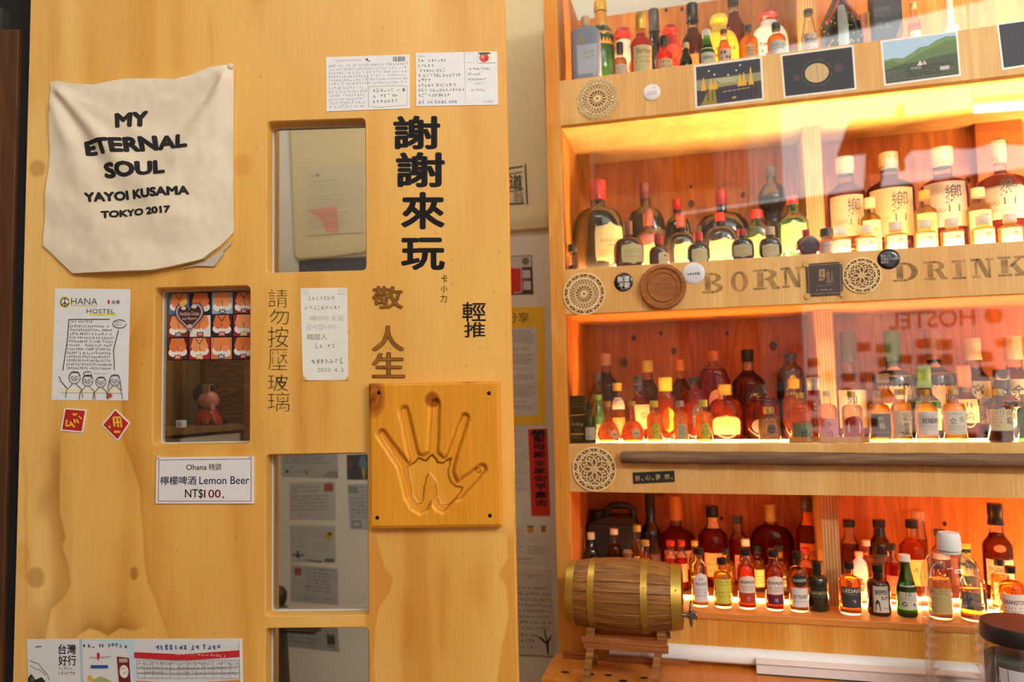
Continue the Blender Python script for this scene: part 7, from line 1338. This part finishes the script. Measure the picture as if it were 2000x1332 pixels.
mb = MB(); a2, _ = C.hit(1140, 80, .2); mb.box(-.016, .016, -.016, .016, 0, .09, .003); ob_ = build('decanter', mb, pm((176, 62, 20), .2)); place(ob_, C, a2 - .004, .20, F1[1] + .0003); tag(ob_, 'square amber red decanter behind the frosted bottle', 'bottle', 'bottles on the top shelf')
mb = MB(); mb.lathe([(.09, .006), (.11, .006), (.112, .009), (.125, .009), (.127, .002)], 16); build('stopper', mb, pm((120, 50, 20), .2), ob_, True)

# ------------------------------------------------------------------ shop window mirrored in the cabinet glass
def refl(px, py, Yp):
    r = ray(px, py); n = np.array([C.sn, C.cs, 0]); c = C.c + .0185; t = c / (n @ r); Q = CAM + t * r; v = r - 2 * (r @ n) * n; u = (Yp - Q[1]) / v[1]; return (Q + u * v)
win = bpy.data.objects.new('window_1', None); COL.objects.link(win); win.location = (WX0, WY, WZ0); tag(win, 'wide shop window behind the camera with lettering and stuck-on photos', 'window', None, 'structure')
W_ = WX1 - WX0; H_ = WZ1 - WZ0
FMT = pm((66, 44, 28), .6)
for b_ in ((0, W_, 0, .05), (0, W_, H_ - .05, H_), (0, .05, 0, H_), (W_ - .05, W_, 0, H_)):
    mb = MB(); mb.box(b_[0], b_[1], -.09, -.03, b_[2], b_[3]); build('window_frame', mb, FMT, win)
zs_ = 3.02 - WZ0
mb = MB(); mb.box(0, W_, -.09, -.03, zs_, zs_ + .07); build('transom', mb, FMT, win)
for i_, (u0_, u1_, t_) in enumerate(((0, .38, .14), (.38, .68, .34), (.68, .96, .62))):
    mb = MB(); mb.box(u0_, u1_, -.02, -.016, zs_ + .08, H_ - .05); build('reflection_fade_sheet', mb, thin_glass((t_, t_ * .96, t_ * .92), 'fade_sheet', .0, .02, .6), win)  # added unseen sheets, soften the left edge of the mirrored window
mb = MB(); mb.box(1.05, W_, -.062, -.058, .05, 1.36); build('reflection_dimmer_pane', mb, thin_glass((.74, .62, .57), 'pale_dimmer', .02, .3), win)  # this and the next tints are added to dim the lower window's reflection
mb = MB(); mb.box(0, .72, -.062, -.058, .05, 1.36); build('reflection_dimmer_pane', mb, thin_glass((.10, .09, .08), 'dark_dimmer', .02, .3), win)
mb = MB(); mb.box(.72, 1.05, -.062, -.058, .05, 1.36); build('reflection_dimmer_pane', mb, thin_glass((.30, .25, .23), 'dark_dimmer', .02, .3), win)
mb = MB(); mb.box(0, W_, -.062, -.058, 1.36, zs_); build('reflection_dimmer_pane', mb, thin_glass((.30, .25, .23), 'dark_dimmer', .02, .3), win)
p0, p1 = refl(1735, 625, WY), refl(1905, 605, WY); xa_, xb_ = sorted((p0[0] - WX0, p1[0] - WX0)); zl, zh = sorted((refl(1800, 640, WY)[2] - WZ0, refl(1800, 606, WY)[2] - WZ0))
v, f, _a = text2d('HOSTEL', .02); mb = MB()
mb.v = [(xb_ - a * (xb_ - xa_), -.05, zl + b * (zh - zl)) for a, b in v]; mb.f = f; build('lettering', mb, pm((40, 20, 10), .7), win)
pc = refl(1942, 616, WY); mb = MB(); mb.v = [(pc[0] - WX0 + .06 * math.cos(t), -.05, pc[2] - WZ0 + .06 * math.sin(t)) for t in [i * math.pi / 9 for i in range(18)]]; mb.f = [tuple(range(18))]; build('round_emblem', mb, pm((60, 32, 16), .7), win)
rng = random.Random(8); used_ = []
for x in np.arange(.8, W_ - .2, .135):
    for z in np.arange(.15, zl - .12, .12):
        if rng.random() < .42: continue
        w1, h1 = rng.choice(((.10, .07), (.07, .09), (.11, .08))); mb = MB(); xx, z1_ = x + rng.uniform(-.015, .015), z + rng.uniform(-.015, .015); mb.box(xx, xx + w1, -.052, -.050, z1_, z1_ + h1); build('stuck_photo', mb, pm(rng.choice(((70, 36, 18), (90, 50, 30), (40, 40, 48), (60, 30, 22), (110, 80, 56))), .6), win)
# dark wooden sun canopy hanging inside the window, mirrored as a dark T
cn = bpy.data.objects.new('wooden_canopy', None); COL.objects.link(cn); r0 = refl(1800, 270, WY + .25); cn.location = (r0[0], WY + .25, r0[2]); tag(cn, 'dark wooden canopy board with a hanging post inside the shop window', 'canopy')
def slabp(name, pts, th=.04):
    q = [refl(x, y, WY + .25) - r0 for x, y in pts]; mb = MB(); n = len(q); mb.v = [(p[0], -th, p[2]) for p in q] + [(p[0], th, p[2]) for p in q]
    mb.f = [tuple(range(n)), tuple(reversed(range(n, 2 * n)))] + [(i, (i + 1) % n, n + (i + 1) % n, n + i) for i in range(n)]; build(name, mb, pm((70, 44, 26), .8), cn)
slabp('canopy', [(1660, 238), (1748, 231), (1750, 212), (1768, 205), (1764, 230), (1905, 214), (2040, 206), (2060, 286), (1940, 276), (1900, 288), (1830, 288), (1780, 292), (1765, 310), (1692, 298), (1636, 304)])
slabp('post', [(1692, 297), (1732, 301), (1722, 352), (1700, 460), (1682, 460)])
slabp('branch', [(1752, 300), (1766, 302), (1768, 328), (1760, 334), (1754, 322)])
# ------------------------------------------------------------------ fluorescent tube lamps on the room ceiling
def tube_lamp(a, b, st, col, label, ceil):
    a, b = Vector(a), Vector(b); c = (a + b) / 2; o = bpy.data.objects.new('tube_lamp', None); COL.objects.link(o); o.location = c; tag(o, label, 'lamp')
    mb = MB(); mb.tube([a - c, b - c], .018, 12); build('tube', mb, emit(col, st, 'tube_light'), o, True)
    mb = MB(); mb.beam(a - c + Vector((0, 0, .04)), b - c + Vector((0, 0, .04)), .06, .03); build('housing', mb, pm((225, 225, 222), .4), o)
    for q in (a, b): mb = MB(); mb.beam(q - c + Vector((0, 0, .05)), Vector((q.x, q.y, ceil)) - c, .006, .006); build('hanger', mb, pm((150, 150, 150), .4, .5), o)
    return o
t0, t1 = refl(1903, 213, -.9), refl(2060, 202, -.9)
t1 = t0 + (t1 - t0) / np.linalg.norm(t1 - t0) * 1.2
tube_lamp(t0, t1, TUBE, (1, .97, .92), 'white fluorescent tube hanging behind the camera, mirrored in the cabinet glass', 4.6)
tube_lamp((-1.2, -.5, 3.2), (0.0, -.6, 3.2), TUBE * .22, (1, .95, .88), 'added unseen fluorescent tube evening out light on the left half of the room', 4.6)  # added fill tube, evens the light from the left
tube_lamp((-.75, 1.62, 3.3), (-.25, 1.55, 3.3), TUBE * .30, (1, .93, .82), 'short fluorescent tube above the passage behind the sliding door', 4.6)
